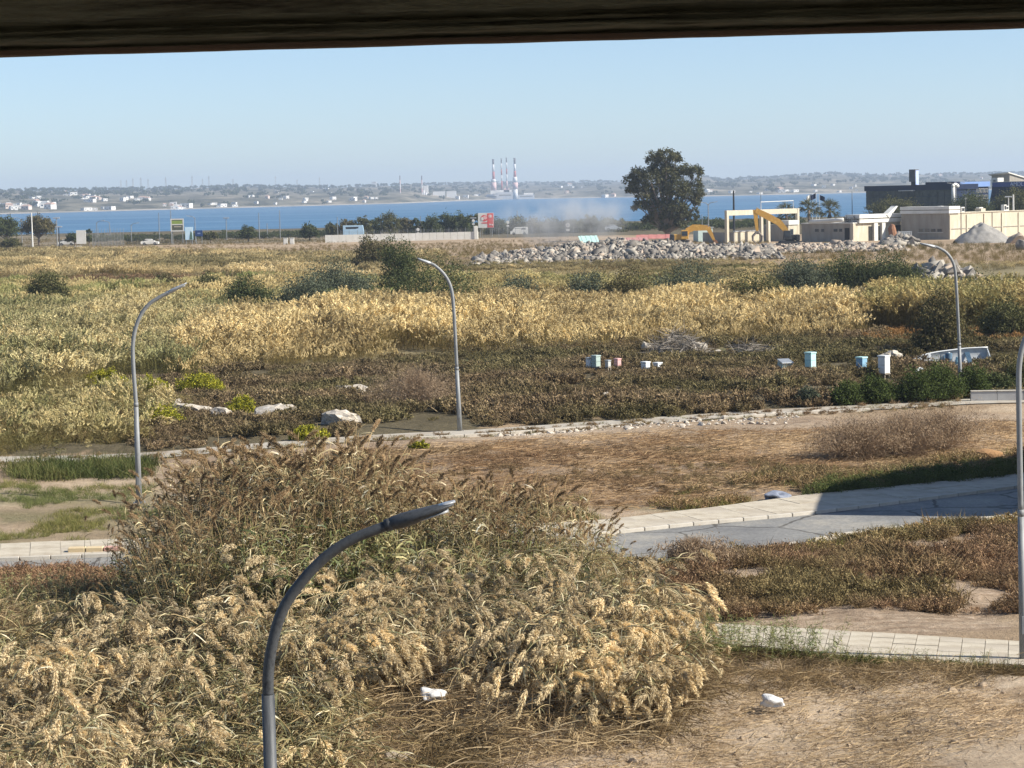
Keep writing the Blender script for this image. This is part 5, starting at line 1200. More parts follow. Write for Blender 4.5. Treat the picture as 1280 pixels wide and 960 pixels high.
excavator(440, [(984, 297), (981, 287), (973, 278), (962, 272), (952, 267), (944, 263)], [(944, 262), (944.5, 275), (946, 290)], (977, 997, 294.5), 'big yellow excavator with a tall boom and a grapple, in front of the concrete frame', True, 1)
excavator(452, [(857, 294), (859, 288), (866, 284.5), (875, 284.5), (884, 285)], [(884, 284), (888, 292), (892, 301)], (838, 861, 290), 'smaller yellow excavator low behind the rubble under the big eucalyptus', False, -1)
# rubble heaps ---------------------------------------------------------------------
m_rub = [M_('rubble_light', (.42, .38, .315), (.33, .295, .24), .7, .95, bump=.5), M_('rubble_grey', (.15, .135, .115), (.23, .205, .175), .7, .95, bump=.5), M_('rubble_warm', (.33, .26, .195), (.42, .345, .27), .7, .95, bump=.5)]
def slab_chunk(mat):
    mb = MB().box((0, 0, 0), (2, 1.7, 1.3)); mb.v = [(x * rnd.uniform(.55, 1.15), y * rnd.uniform(.55, 1.15), z * rnd.uniform(.6, 1.1)) for x, y, z in mb.v]
    mb.f = [t for a, b_, c, d in mb.f for t in ((a, b_, c), (a, c, d))]
    return mb.mesh('concrete_chunk', mat)
ROCKS = [[slab_chunk(mm) for i in range(8)] for j, mm in enumerate(m_rub)]
def heap(px0, px1, ytop, Yc, dep, n, label, big, profile, name='rubble_heap', cat='rubble heap', smin=.25, warm=0):
    x0, x1 = XX(px0, Yc), XX(px1, Yc); rt = empty(name, ((x0 + x1) / 2, Yc, gzs((x0 + x1) / 2, Yc)), 0, label, cat); W_ = x1 - x0
    def hgt(u, v): return max(0, np.interp(u, *zip(*profile)) * (1 - v * v) * (1 + .35 * float(vnoise(u * W_, v * 9, 4, 7))))
    # heap body
    us, vs = np.linspace(0, 1, 60), np.linspace(-1, 1, 13); V_ = []
    for v in vs:
        for u in us: V_.append(((u - .5) * W_, v * dep, hgt(u, v) * .8 - .15))
    i_ = (np.arange(12)[:, None] * 60 + np.arange(59)[None, :]).ravel(); me = np_mesh('fill', V_, np.column_stack([i_, i_ + 1, i_ + 61, i_ + 60])); me.materials.append(m_rub[2 if warm else 1]); link(bpy.data.objects.new('fill', me), rt)
    Vs, Fs, Ms, off = [], [], [], 0
    for i in range(n):
        u, v = rnd.random(), rnd.uniform(-1, .6); s_ = smin * (1 + rnd.expovariate(1.4)) if i >= big else smin * rnd.uniform(2.0, 3.6)
        if warm and rnd.random() < .5: kk = 2
        else: kk = rnd.choice((0, 0, 1, 1, 1, 1, 2))
        me = rnd.choice(ROCKS[kk]); hh = hgt(u, v); loc = Vector(((u - .5) * W_, v * dep, hh * .8 + s_ * .1)); e = Euler((rnd.uniform(0, 6), rnd.uniform(-.7, .7), rnd.uniform(0, 6))); sc = Vector((s_ * rnd.uniform(.8, 1.6), s_ * rnd.uniform(.6, 1.1), s_ * rnd.uniform(.25, .8)))
        if i < big:
            o = link(bpy.data.objects.new('concrete_chunk', me), rt); o.location = loc; o.rotation_euler = e; o.scale = sc
        else:
            v_ = np.array([x.co for x in me.vertices]) * np.array(sc); v_ = v_ @ np.array(e.to_matrix()).T + np.array(loc); Vs.append(v_); Fs.append(np.array([p_.vertices[:] for p_ in me.polygons]) + off); off += len(v_); Ms.append(np.full(len(me.polygons), kk, np.int32))
    if Vs:
        me = np_mesh('rubble', np.concatenate(Vs), np.concatenate(Fs)); [me.materials.append(x) for x in m_rub]; me.polygons.foreach_set('material_index', np.concatenate(Ms)); o = link(bpy.data.objects.new('rubble', me), rt); o['kind'] = 'stuff'
    return rt
heap(590, 960, 298, 378, 21, 8000, 'long heap of grey and white concrete rubble below the eucalyptus and excavators', 150, [(0, .6), (.12, 1.3), (.3, 2.4), (.5, 2.9), (.65, 2.5), (.8, 1.9), (1, 1.3)], smin=.17)
heap(945, 1125, 300, 395, 10, 2600, 'lower heap of pinkish brown rubble in front of the demolished wing', 60, [(0, 1.1), (.3, 1.2), (.5, .9), (.65, 1.5), (.8, .9), (1, .3)], smin=.14, warm=1)
heap(1148, 1212, 336, 268, 5, 260, 'small heap of grey stones on the sandy strip behind the right street lamp', 50, [(0, .4), (.3, 1.5), (.6, 1.2), (.85, .8), (1, .2)], smin=.26)
heap(1100, 1145, 292, 418, 5, 120, 'low mound of grey earth and debris beside the demolished wing', 10, [(0, .3), (.5, 2.6), (1, .4)], smin=.3, name='debris_mound', cat='mound')
# grey gravel spoil heap and boulders
p = PD(1228, 300, 430); me_v = []; W_ = 70 * mpp(430); rt = empty('spoil_heap', (p.x, 430, gzs(p.x, 430)), 0, 'big smooth grey gravel heap in front of the long cream building', 'heap')
us = np.linspace(-1, 1, 40)
for v in us:
    for u in us:
        r_ = math.hypot(u * .9, v); me_v.append((u * W_ / 2, v * W_ * .4, max(0, (1 - r_)) ** .85 * 4.0 * (1 + .12 * float(vnoise(u * 5, v * 5, .7, 4))) * (1 if u < 0.45 else 1) - .1))
i_ = (np.arange(39)[:, None] * 40 + np.arange(39)[None, :]).ravel(); me = np_mesh('gravel_heap', me_v, np.column_stack([i_, i_ + 1, i_ + 41, i_ + 40])); me.materials.append(M_('grey_gravel', (.24, .225, .20), (.32, .30, .27), 1.5, .95, bump=1, bscale=4)); o = link(bpy.data.objects.new('gravel_heap', me), rt); me.polygons.foreach_set('use_smooth', [True] * len(me.polygons))
rock(1271, 304, 24, 20, 'big brown boulder on the right shoulder of the grey gravel heap', 21, name='boulder', cat='boulder', mat=m_rub[2])
rock(1278, 312, 14, 18, 'dark grey boulder at the right edge beside the gravel heap', 22, name='boulder', cat='boulder', mat=m_rub[1])
rock(1002, 308, 28, 7, 'long tilted brown concrete slab lying right of the tall excavator', 23, name='concrete_slab', cat='slab', mat=m_rub[2])
rt = block('rusty_tank', 1115, 440, 'rust brown twisted tank standing on end by the demolished wing', 'tank', 0); MB().tube([(0, 0, .3), (.15, 0, 1.6), (-.1, .1, 2.9), (.1, 0, 3.6)], [.7, .8, .75, .4], 9).build('tank_shell', m_rust, rt); MB().box((.5, -.4, .8), (.9, .1, 1.3), rz=.4, ry=.3).build('torn_plate', m_rust, rt)
rt = block('grey_container', 1129, 444, 'battered grey ribbed container beside the rusty tank', 'container', R(12)); bx(rt, 'container_body', M_('zinc', (.34, .35, .35), (.42, .43, .43), 2, .5, .4), -1.3, 1.3, -.8, .8, 0, 2.0); [bx(rt, 'rib', m_tin, -1.2 + i * .48, -1.05 + i * .48, -.88, -.8, .05, 1.95) for i in range(6)]; bx(rt, 'lid', m_tin, -1.4, 1.4, -.9, .9, 2.0, 2.1)
def sheet(px, py, w, h, y, label, mat, rz, rx):
    p = PD(px, py, y); s = mpp(y); rt = empty('metal_sheet', p, rz, label, 'metal sheet'); rt.rotation_euler = (rx, 0, rz); mb = MB(); n = 8
    for i in range(n): mb.box(((i - n / 2 + .5) * w * s / n, 0, .04 * (i % 2)), (w * s / n * .98, h * s * 2.4, .05))
    mb.build('corrugated_sheet', mat, rt)
sheet(816, 296, 42, 6, 405, 'faded red corrugated sheet lying on the rubble left of the small excavator', M_('red_sheet', (.42, .15, .13), (.5, .22, .19), 1, .7), -.1, .35)
sheet(795, 299, 30, 5, 402, 'flat dull pink roofing sheet on the rubble under the eucalyptus', M_('pink_sheet', (.45, .24, .22), (.4, .2, .18), 1, .7), .1, .3)
sheet(736, 299, 24, 7, 400, 'pale turquoise sheet on the left part of the rubble', M_('turq_sheet', (.35, .55, .48), (.45, .6, .55), 1, .7), .2, .5)

# dark glass building -----------------------------------------------------------------
m_navy = M_('navy_cladding', (.010, .016, .04), (.016, .026, .06), .3, .5, spec=.15); m_bluef = M_('blue_fascia', (.13, .22, .45), (.18, .28, .5), .3, .3, spec=.5); m_dglass = M_('tinted_glass', (.02, .025, .025), (.07, .075, .062), .35, .25, spec=.2, c3=(.010, .013, .014))
Yd = 620; rt = block('glass_building', 1190, Yd, 'long dark glass building with a navy roof band beyond the cream building'); vL = UV(108, Yd); z0, z1, zr = Z(1135, 262, Yd), Z(1135, 238, Yd), Z(1135, 231.5, Yd)
bx(rt, 'wall', m_navy, .12, 12, .12, vL - .1, z0, z1); bx(rt, 'roof_band', m_navy, -.3, 12.2, -.3, vL + .3, z1, zr)
nx_, nz_ = 12, 3
for i in range(nx_):
    for j in range(nz_):
        a0, a1 = vL * i / nx_ + .05, vL * (i + 1) / nx_ - .05; b0, b1 = z0 + (z1 - z0) * j / nz_ + .05, z0 + (z1 - z0) * (j + 1) / nz_ - .05
        bx(rt, 'glass_panel', m_dglass, rnd.uniform(0, .02), .12, a0, a1, b0, b1)
for i in (1, 5, 9, 10):
    a = vL * i / nx_; f = MB()
    for (a0, a1, b0, b1) in ((a, a + 2.3, z0 + 2.6, z0 + 2.75), (a, a + 2.3, z0 + 4.0, z0 + 4.15), (a, a + .15, z0 + 2.75, z0 + 4), (a + 2.15, a + 2.3, z0 + 2.75, z0 + 4)): f.box((-.05, (a0 + a1) / 2, (b0 + b1) / 2), (.08, a1 - a0, b1 - b0))
    f.build('window', m_blk, rt)
for i in range(5): bx(rt, 'column', m_greyr, 1.5, 2.2, vL * (i + .4) / 5, vL * (i + .4) / 5 + .7, -.2, z0)
bx(rt, 'canopy', m_wht, -1.5, 0, vL * .42, vL * .58, z0 + 5.0, z0 + 5.2)
rc = [Vector((-.2 + .0 * t, -.5, 0)) for t in (0, 1)]
MB().tube([(-.3, -.6, Z(1186, 256, Yd)), (-.3, -.6, Z(1186, 234, Yd))], .5, 14).build('silver_column', m_wht, rt, True)
MB().tube([Vector((-.9 + 2.9 * t, -.7, Z(1186, 233, Yd) + 1.0 * math.sin(t * 2.2) - .9 * t)) for t in np.linspace(0, 1, 8)], .32, 8, sy=1.6).build('curved_canopy', m_wht, rt, True)
# roof tower
Yt = 632; rt = block('sign_tower', 1144, Yt, 'square tower with a white and blue sign on the roof of the dark glass building', 'tower'); zb, zt = Z(1144, 233, Yt), Z(1144, 211.5, Yt)
bx(rt, 'shaft', m_blk, 0.3, U(4.6, Yt), 0.3, U(5, Yt), zb, zt - 1); bx(rt, 'tower_box', M_('tower_grey', (.10, .10, .10), (.14, .13, .12), .5, .7), 0, U(5.5, Yt), 0, U(6.5, Yt), zt - 3.4, zt); bx(rt, 'sign_panel', M_('tower_sign', (.55, .6, .75), (.3, .4, .7), .4, .5), U(.6, Yt), U(5.2, Yt), -.08, 0, zb + .5, zt - .3)
# blue wing
Yg = 624; rt = block('blue_wing', 1192, Yg, 'building wing with a bright blue fascia, right of the long dark glass building'); uL = UU(46, Yg); z1 = Z(1215, 227, Yg); zf = Z(1215, 233.5, Yg)
bx(rt, 'wall', m_navy, 0, uL, 0, 9, 0, zf); bx(rt, 'fascia', m_bluef, U(8, Yg), uL, -.5, 9, zf, z1); bx(rt, 'navy_corner', m_navy, -.2, U(8, Yg) - .02, -.3, 9, zf, z1 + .1)
for r_ in range(3):
    for i in range(7):
        window(rt, 'u', UU(9 + i * 5.2, Yg), UU(13.6 + i * 5.2, Yg), zf - 1.6 - r_ * 1.8, zf - .5 - r_ * 1.8, m_greyr)
# navy building with lettering
Ye = 600; rt = block('navy_building', 1300, Ye, 'dark navy building with a slanted corner and pale lettering at the right edge'); vL = UV(66, Ye); z1 = Z(1260, 227.5, Ye); zl = Z(1260, 233.5, Ye)
MB().add([(0, -.0, 0), (0, vL, 0), (0, vL - 2.6, z1), (0, 0, z1), (12, 0, 0), (12, vL, 0), (12, vL - 2.6, z1), (12, 0, z1)], [(0, 1, 2, 3), (4, 7, 6, 5), (0, 4, 5, 1), (3, 2, 6, 7), (1, 5, 6, 2), (0, 3, 7, 4)]).build('wall', m_navy, rt)
bx(rt, 'sign_band', M_('sign_blue', (.035, .06, .20), (.045, .075, .24), .4, .4), -.18, 0, .0, vL - 2.4, zl, z1 - .05)
cu = bpy.data.curves.new('lettering', 'FONT'); cu.body = 'AMDL'; cu.size = 1.5; cu.extrude = .03; tm_ = bpy.data.objects.new('text', cu); COL.objects.link(tm_); bpy.context.view_layer.update(); tme = bpy.data.meshes.new_from_object(tm_.evaluated_get(bpy.context.evaluated_depsgraph_get())); bpy.data.objects.remove(tm_); fo = bpy.data.objects.new('lettering', tme); fo.data.materials.append(M_('letter_white', (.55, .6, .75), (.5, .55, .7), 2, .5)); link(fo, rt); fo.location = (-.22, UV(35, Ye), zl + .2); fo.rotation_euler = (R(90), 0, R(-90))
bx(rt, 'coping', m_wht, -.25, 12, -.1, vL - 2.5, z1, z1 + .12)
rt = block('gabled_hall', 1262, 720, 'grey hall with a steep pale roof rising behind the navy building', 'building', R(40)); zb, zt = Z(1262, 228, 720), Z(1262, 216.5, 720)
MB().add([(0, 0, 0), (18, 0, 0), (18, 7, 0), (0, 7, 0), (0, 0, zt), (0, 7, zt - .5), (18, 0, zb - 1), (18, 7, zb - 1)], [(0, 1, 6, 4), (3, 5, 7, 2), (0, 4, 5, 3), (1, 2, 7, 6), (0, 3, 2, 1)]).build('wall', m_greyr, rt); MB().add([(-1.2, -.5, zt + .4), (-1.2, 7.4, zt - .1), (18.5, 7.4, zb - .7), (18.5, -.5, zb - .7), (-1.2, -.5, zt + .05), (-1.2, 7.4, zt - .4), (18.5, 7.4, zb - 1.0), (18.5, -.5, zb - 1.0)], [(0, 1, 2, 3), (7, 6, 5, 4), (0, 3, 7, 4), (1, 5, 6, 2), (0, 4, 5, 1), (3, 2, 6, 7)]).build('roof', m_wht, rt)
MB().box((-3.5, 2, zb + .2), (3, 2.5, 2.6)).build('roof_hut', m_wht, rt); MB().box((-5.02, 2, zb + .3), (.06, 1, 1.2)).build('window', m_glassd, rt)
# house off the right edge that shades the road
rt = empty('house', (0, 0, 0), 0, 'pale rendered house beside the road beyond the right edge, shading the pavement', 'house')
fp = [(21.6, 73.2), (38, 69), (42, 88), (36, 93.5), (22.6, 78.6)]
MB().prism(fp, -.2, 8.3).build('wall', m_cream, rt); MB().prism([(x + (.25 if x > 30 else -.25), y) for x, y in fp], 8.3, 8.6).build('roof', m_wht, rt)
for i in range(3):
    for zz in (1.0, 4.6): MB().box((24.5 + i * 4.3, 72.4 - i * 1.10, zz + .7), (1.5, .12, 1.5), rz=-.25).build('window', m_glassd, rt)
MB().box((21.95, 75.9, 1.1), (.12, 1.2, 2.2), rz=-.18).build('door', m_wood, rt)

# ================================================================== trees
def tree(lobes, y, ybase, n, leaf, kind, label, group=None, name='tree', fill=.5, trunk_r=.35, cat='tree', sq=(1, 1, 1), asp=.45, sig=.17):
    """lobes: (px, py, radius in photo px) of the crown"""
    px = sum(l[0] for l in lobes) / len(lobes); x = XX(px, y); g = gzs(x, y); rt = empty(name, (x, y, g), 0, label, cat, group)
    cs, rs = [], []
    for lx, ly, lr in lobes:
        q = PD(lx, ly, y); r_ = lr * mpp(y); cs.append((q.x - x, rnd.uniform(-.5, .5) * r_, q.z - g)); rs.append(r_)
    NB().add(foliage(cs, rs, n, leaf, asp, fill, .1, sq, sig)).build('crown', [LEAF[kind]], rt)
    mb = MB(); zt = max(c[2] for c in cs); fork = max(min(c[2] for c in cs) * .7, .4)
    mb.tube([(0, 0, -.2), (.1 * trunk_r, 0, fork * .5), (0, 0, fork)], [trunk_r * 1.25, trunk_r, trunk_r * .85], 9)
    for c, r_ in zip(cs, rs): mb.tube([(0, 0, fork * .9), (c[0] * .5, c[1] * .5, fork + (c[2] - fork) * .5), c], [trunk_r * .55, trunk_r * .35, .06], 6)
    mb.build('trunk', m_bark, rt); return rt
tree([(832, 198, 13), (818, 200, 12), (844, 200, 10), (826, 212, 15), (797, 220, 11), (788, 229, 11), (800, 234, 13), (812, 224, 15), (838, 222, 16), (856, 216, 12), (868, 218, 11), (868, 232, 11), (862, 248, 14), (872, 255, 8), (845, 240, 17), (826, 240, 17), (806, 246, 13), (815, 258, 13), (832, 262, 15), (846, 262, 13), (832, 274, 11), (866, 266, 9), (800, 260, 11), (852, 270, 11), (840, 282, 9), (820, 272, 11), (872, 244, 9), (790, 240, 9), (812, 278, 10), (850, 282, 9), (830, 286, 9), (866, 274, 8)],
     520, 297, 24000, .62, 'euc', 'very large eucalyptus tree with a drooping crown rising alone against the sea', trunk_r=.75, fill=.78, sq=(.9, .8, .92), sig=.15)
def small_tree(px, ytop, ybot, w, y, kind, label, group=None, n=900, trunk_r=.18):
    h = ybot - ytop; k = max(2, int(w / 7)); L_ = []
    for i in range(k):
        u = (i + .5) / k * 2 - 1; r_ = min(h * .42, w * .36) * rnd.uniform(.8, 1.1); L_.append((px + u * (w / 2 - r_ * .7), ytop + r_ + h * .28 * u * u + rnd.uniform(0, .1) * h, r_))
        L_.append((px + u * (w / 2 - r_ * .6), ytop + h * .62, r_ * .9))
    L_ += [(px + (i / 2 - .5) * w * .6, ybot - h * .22, min(h * .34, w * .3)) for i in range(3)]
    return tree(L_, y, ybot, int(n * 3.0), mpp(y) * 2.4, kind, label, group, trunk_r=trunk_r, fill=.45)
small_tree(47, 267, 297, 44, 600, 'brown_green', 'broad domed brownish tree at the left shore of the bay', n=2600, trunk_r=.3)
small_tree(6, 267, 300, 34, 590, 'dark_green', 'dark round tree cut by the left edge', n=2000, trunk_r=.3)
small_tree(14, 296, 312, 26, 540, 'olive', 'low olive bush tree at the left edge in front of the dark round tree', n=900)
small_tree(92, 289, 304, 18, 585, 'dark_green', 'small dark tree left of the upright white panel', n=900)
small_tree(110, 285, 304, 10, 592, 'dark_green', 'narrow dark tree right of the upright white panel', n=600)
small_tree(262, 288, 300, 24, 600, 'olive', 'low olive tree right of the dark blue sign', n=800)
small_tree(309, 281, 300, 22, 600, 'dark_green', 'round dark tree standing alone left of the twin white boxes', n=1200)
small_tree(386, 278, 300, 22, 600, 'dark_green', 'round dark tree standing alone left of the white wall', n=1200)
for px, cy, w, h, kind in ((415, 284, 18, 20, 'olive'), (433, 281, 22, 24, 'brown_green'), (453, 278, 24, 28, 'olive'), (470, 279, 20, 26, 'dark_green'), (487, 274, 28, 34, 'olive'), (506, 278, 22, 26, 'brown_green'), (522, 279, 20, 24, 'dark_green'), (541, 277, 24, 28, 'dark_green'), (558, 274, 28, 32, 'dark_green'), (577, 273, 26, 32, 'dark_green'), (592, 275, 20, 30, 'olive')):
    small_tree(px, cy - h * .35, 296, w, rnd.uniform(625, 660), kind, 'dark seaside tree in the row behind the high white wall', 'trees behind the white wall', n=1100)
for px, top, w, kind in ((622, 270, 26, 'dark_green'), (646, 268, 28, 'olive'), (668, 272, 26, 'brown_green'), (690, 270, 28, 'olive'), (714, 272, 26, 'olive'), (737, 267, 28, 'olive'), (757, 267, 28, 'dark_green'), (773, 272, 18, 'olive')):
    small_tree(px, top, 298, w, rnd.uniform(630, 660), kind, 'dusty grey-green tree in the row behind the mesh fence right of the red billboard', 'trees behind the mesh fence', n=1200)
small_tree(1117, 242, 285, 66, 560, 'olive', 'wide green tree in front of the left part of the dark glass building', n=2800, trunk_r=.25)
small_tree(1215, 237, 282, 56, 545, 'dark_green', 'bushy round green tree in front of the blue wing', n=3000, trunk_r=.25)
small_tree(1268, 231, 282, 48, 550, 'olive', 'olive grey tree hiding the navy building at the right edge', n=2800, trunk_r=.25)
def palm(px, cy, rad, y, label, ybot=300):
    q = PD(px, cy, y); x = q.x; g = gzs(x, y); H_ = q.z - g; rt = empty('palm_tree', (x, y, g), 0, label, 'palm tree'); r_ = rad * mpp(y)
    MB().tube([(0, 0, -.2), (.05, 0, H_ * .5), (0, 0, H_)], [.38, .30, .34], 10).build('trunk', m_bark, rt, True)
    n = 38; az = rng.uniform(0, 6.28, n); el = rng.uniform(-.6, 1.4, n); D = np.column_stack([np.cos(az) * np.cos(el), np.sin(az) * np.cos(el), np.sin(el)])
    nb = NB(); C = np.tile([[0, 0, H_]], (n, 1)) + D * .2; nb.add(strips(C, D, r_ * .75, .2, 3, .25))
    k = np.repeat(np.arange(n), 11); fan = D[k] * r_ * .55; D2 = unit(D[k] + rng.normal(0, .45, (len(k), 3)))
    nb.add(strips(C[k] + fan, D2, r_ * .62, .15, 2, .4)); nb.build('fronds', [LEAF['olive']], rt)['kind'] = 'stuff'
    n = 40; az = rng.uniform(0, 6.28, n); NB().add(strips(np.tile([[0, 0, H_ - .3]], (n, 1)), np.column_stack([np.cos(az) * .5, np.sin(az) * .5, -np.ones(n)]), r_ * .8, .14, 2, .3)).build('dead_fronds', [LEAF['brown_green']], rt)['kind'] = 'stuff'
palm(1011, 262, 14, 555, 'fan palm with a round crown, left one of the two by the sea'); palm(1037, 263, 14, 558, 'fan palm with a round crown, right one of the two by the sea'); palm(983, 268, 15, 560, 'dark fan palm half hidden behind the concrete frame')
hd = [cushion(700, 2.2, 2.2, .35, LEAF['dark_green'], .5)]
for nm, lo, hi, Y0, Y1, hh, n, lb in (('shore_hedge', 100, 420, 640, 700, .8, 200, 'low dark hedge line along the shore road at the left'), ('shore_thicket', 600, 1000, 640, 720, 1.0, 220, 'dark green thicket along the shore behind the eucalyptus')):
    px = rng.uniform(lo, hi, n); yy = rng.uniform(Y0, Y1, n); P = np.column_stack([(px - 640) / FPX * yy, yy]); scatter(nm, P, hd, hh * rng.uniform(.7, 1.3, n), (1, 1, 1), label=lb)

# ================================================================== walls, fences, poles, signs, vehicles
Yw = 572; rt = empty('white_wall', (0, Yw, 0), 0, 'long white panelled wall in front of the seaside trees, stepping down to the right', 'wall')
m_wall = M_('white_wall_paint', (.80, .77, .69), (.70, .67, .59), .4, .9, bump=.2, c3=(.82, .80, .74))
def wallrun(p0, p1, n, ytop, yb):
    for i in range(n):
        a, b_ = p0 + (p1 - p0) * i / n, p0 + (p1 - p0) * (i + 1) / n; xa, xb = XX(a, Yw), XX(b_, Yw); z1 = Z((a + b_) / 2, np.interp((a + b_) / 2, *zip(*ytop)), Yw)
        MB().box(((xa + xb) / 2, 0, z1 / 2 - .1), (xb - xa - .06, .22, z1 + .2 + rnd.uniform(-.03, .03))).build('wall_panel', m_wall, rt)
wallrun(405, 597, 22, [(405, 294), (430, 293.5), (597, 289.5)], 0); wallrun(597, 694, 11, [(597, 300), (694, 296.5)], 0)
MB().box((XX(594, Yw), -.1, 1.6), (.9, .5, 3.4), bev=.05).build('gate_pillar', m_wall, rt)
rt = empty('mesh_fence', (0, Yw + 3, 0), 0, 'thin wire mesh fence with pale posts standing over the white wall', 'fence')
for i in range(33):
    px = 425 + i * 10.4; x = XX(px, Yw + 3); zt = Z(px, hor(px) + 41 if px > 598 else hor(px) + 40, Yw + 3)
    MB().tube([(x, 0, -.1), (x, 0, zt)], .045, 5).build('fence_post', m_galv, rt)
x0, x1 = XX(425, Yw + 3), XX(758, Yw + 3); ww = MB()
for j in range(8): ww.tube([(x0, 0, .3 + j * .33), (x1, 0, .3 + j * .33)], .012, 4)
for i in range(150): x = x0 + (x1 - x0) * i / 149; ww.tube([(x, 0, .3), (x, 0, 2.6)], .010, 4)
ww.build('wire_mesh', m_galv, rt)
rt = empty('panel_fence', (0, 585, 0), 0, 'grey see-through panel fence left of the green billboard', 'fence'); g_ = MB()
for i in range(11):
    x = XX(114 + i * 3.9, 585); MB().tube([(x, 0, -.1), (x, 0, Z(130, 286, 585))], .05, 5).build('fence_post', m_galv, rt)
    if i < 10:
        x2 = XX(114 + (i + 1) * 3.9, 585); mb = MB()
        for j in range(9): mb.tube([(x, 0, .25 + j * .36), (x2, 0, .25 + j * .36)], .022, 4)
        for j in range(1, 6): mb.tube([(x + (x2 - x) * j / 6, 0, .25), (x + (x2 - x) * j / 6, 0, 3.1)], .018, 4)
        mb.build('fence_panel', m_galv, rt)
rt = empty('railing', (0, 600, 0), 0, 'dark railing of thin bars between the panel fence and the dark blue sign', 'railing')
for i in range(44): x = XX(158 + i * 1.9, 600); MB().tube([(x, 0, -.1), (x, 0, 2.4)], .05, 4).build('bar', m_blk, rt)
for z in (.4, 2.3): MB().tube([(XX(157, 600), 0, z), (XX(242, 600), 0, z)], .04, 4).build('rail', m_blk, rt)
rt = empty('railing', (0, 640, 0), 0, 'low dark railing along the sea behind the lone round trees', 'railing')
for i in range(60): x = XX(268 + i * 2.4, 640); MB().tube([(x, 0, -.1), (x, 0, 1.8)], .05, 4).build('bar', m_blk, rt)
MB().tube([(XX(267, 640), 0, 1.7), (XX(411, 640), 0, 1.7)], .04, 4).build('rail', m_blk, rt)
def post(px, ytop, y, r_, label, head=None, mat=None, group=None, name='lamp_post', cat='lamp post'):
    x = XX(px, y); g = gzs(x, y); zt = Z(px, ytop, y) - g; rt = empty(name, (x, y, g), 0, label, cat, group); MB().tube([(0, 0, -.2), (0, 0, zt)], [r_ * 1.3, r_ * .8], 7).build('pole', mat or m_galv, rt)
    if head in ('l', 'r', 'lr'):
        for s in ((-1,) if head == 'l' else (1,) if head == 'r' else (-1, 1)):
            MB().tube([(0, 0, zt - .3), (s * .5, 0, zt + .25), (s * 1.5, 0, zt + .45)], r_ * .7, 6).build('arm', mat or m_galv, rt); MB().box((s * 1.8, 0, zt + .46), (.95, .3, .14), bev=.03, ry=-s * .15).build('lamp_head', m_head, rt)
    elif head == 't': MB().box((0, 0, zt + .1), (1.6, .35, .28), bev=.04).build('lamp_head', m_head, rt)
    return rt
for px, yt, y, hd_ in ((26, 274, 640, 'l'), (48, 279, 610, 'r'), (163, 281, 640, 'r'), (120, 278, 660, 'r'), (136, 278, 665, 'l'), (213, 263, 600, None), (243, 272, 610, 'l'), (282, 273, 640, 't'), (323, 266, 640, None), (349, 263, 640, None), (333, 279, 650, None), (421, 271, 630, None), (432, 280, 620, None), (458, 271, 640, None), (475, 268, 640, None), (525, 270, 640, None), (534, 268, 640, None), (544, 271, 640, None), (591, 273, 620, 't'), (646, 263, 640, None), (658, 280, 610, None), (702, 271, 640, None), (877, 268, 600, None), (1065, 239, 640, None), (951, 240, 660, None), (198, 266, 640, None)):
    lb_ = {'l': 'thin shore road lamp post bent left', 'r': 'thin shore road lamp post bent right', 't': 'thin shore road lamp post with a flat top lamp', None: 'thin bare pale pole along the shore road'}[hd_] + (' left of the green topped billboard' if px < 212 else ' above the lone round trees' if px < 400 else ' above the white wall' if px < 600 else ' right of the red billboard'); post(px, yt, y, .11, lb_, hd_, group=lb_ + ' set')
post(39, 266, 585, .17, 'pair of pale tall posts at the left in front of the domed tree', None, m_wht, name='twin_post', cat='post'); post(70, 273, 570, .13, 'pale lamp post right of the domed tree with a short head', 't')
post(72.5, 284, 560, .13, 'dark post with a flat dark top right of the domed tree', 't', m_blk, name='sign_post', cat='post')
post(917, 238, 500, .22, 'thick dark pole standing beside the left column of the concrete frame', None, m_blk, name='pole', cat='pole'); post(885, 255, 560, .13, 'double headed lamp post right of the eucalyptus', 'lr')
post(1195, 231, 575, .12, 'double armed lamp post in front of the blue wing', 'lr'); post(1266.5, 243, 500, .22, 'thick white post in front of the olive tree at the right', None, m_wht, name='post', cat='post'); post(1260.5, 246.5, 500, .13, 'slimmer white lamp post left of the thick white post', 't', m_wht)
def flagpole(px, yt, y, label, mat, s):
    rt = post(px, yt, y, .07, label, None, m_wht, name='flagpole', cat='flagpole'); zt = Z(px, yt, y) - gzs(XX(px, y), y); v = [(s * (.1 + 1.3 * i / 5), .18 * math.sin(i * 1.1), zt - .1 - .12 * i - j * 1.3) for j in (0, 1) for i in range(6)]; MB().add(v, [(i, i + 1, i + 7, i + 6) for i in range(5)]).build('flag', mat, rt)
flagpole(1020, 241, 575, 'flagpole with a dark blue flag between the two fan palms', m_navy, -1); flagpole(1015, 242, 580, 'flagpole with a white flag behind the left fan palm', m_wht, -1); flagpole(1024, 243, 585, 'flagpole with a dark flag left of the right fan palm', m_navy, 1)
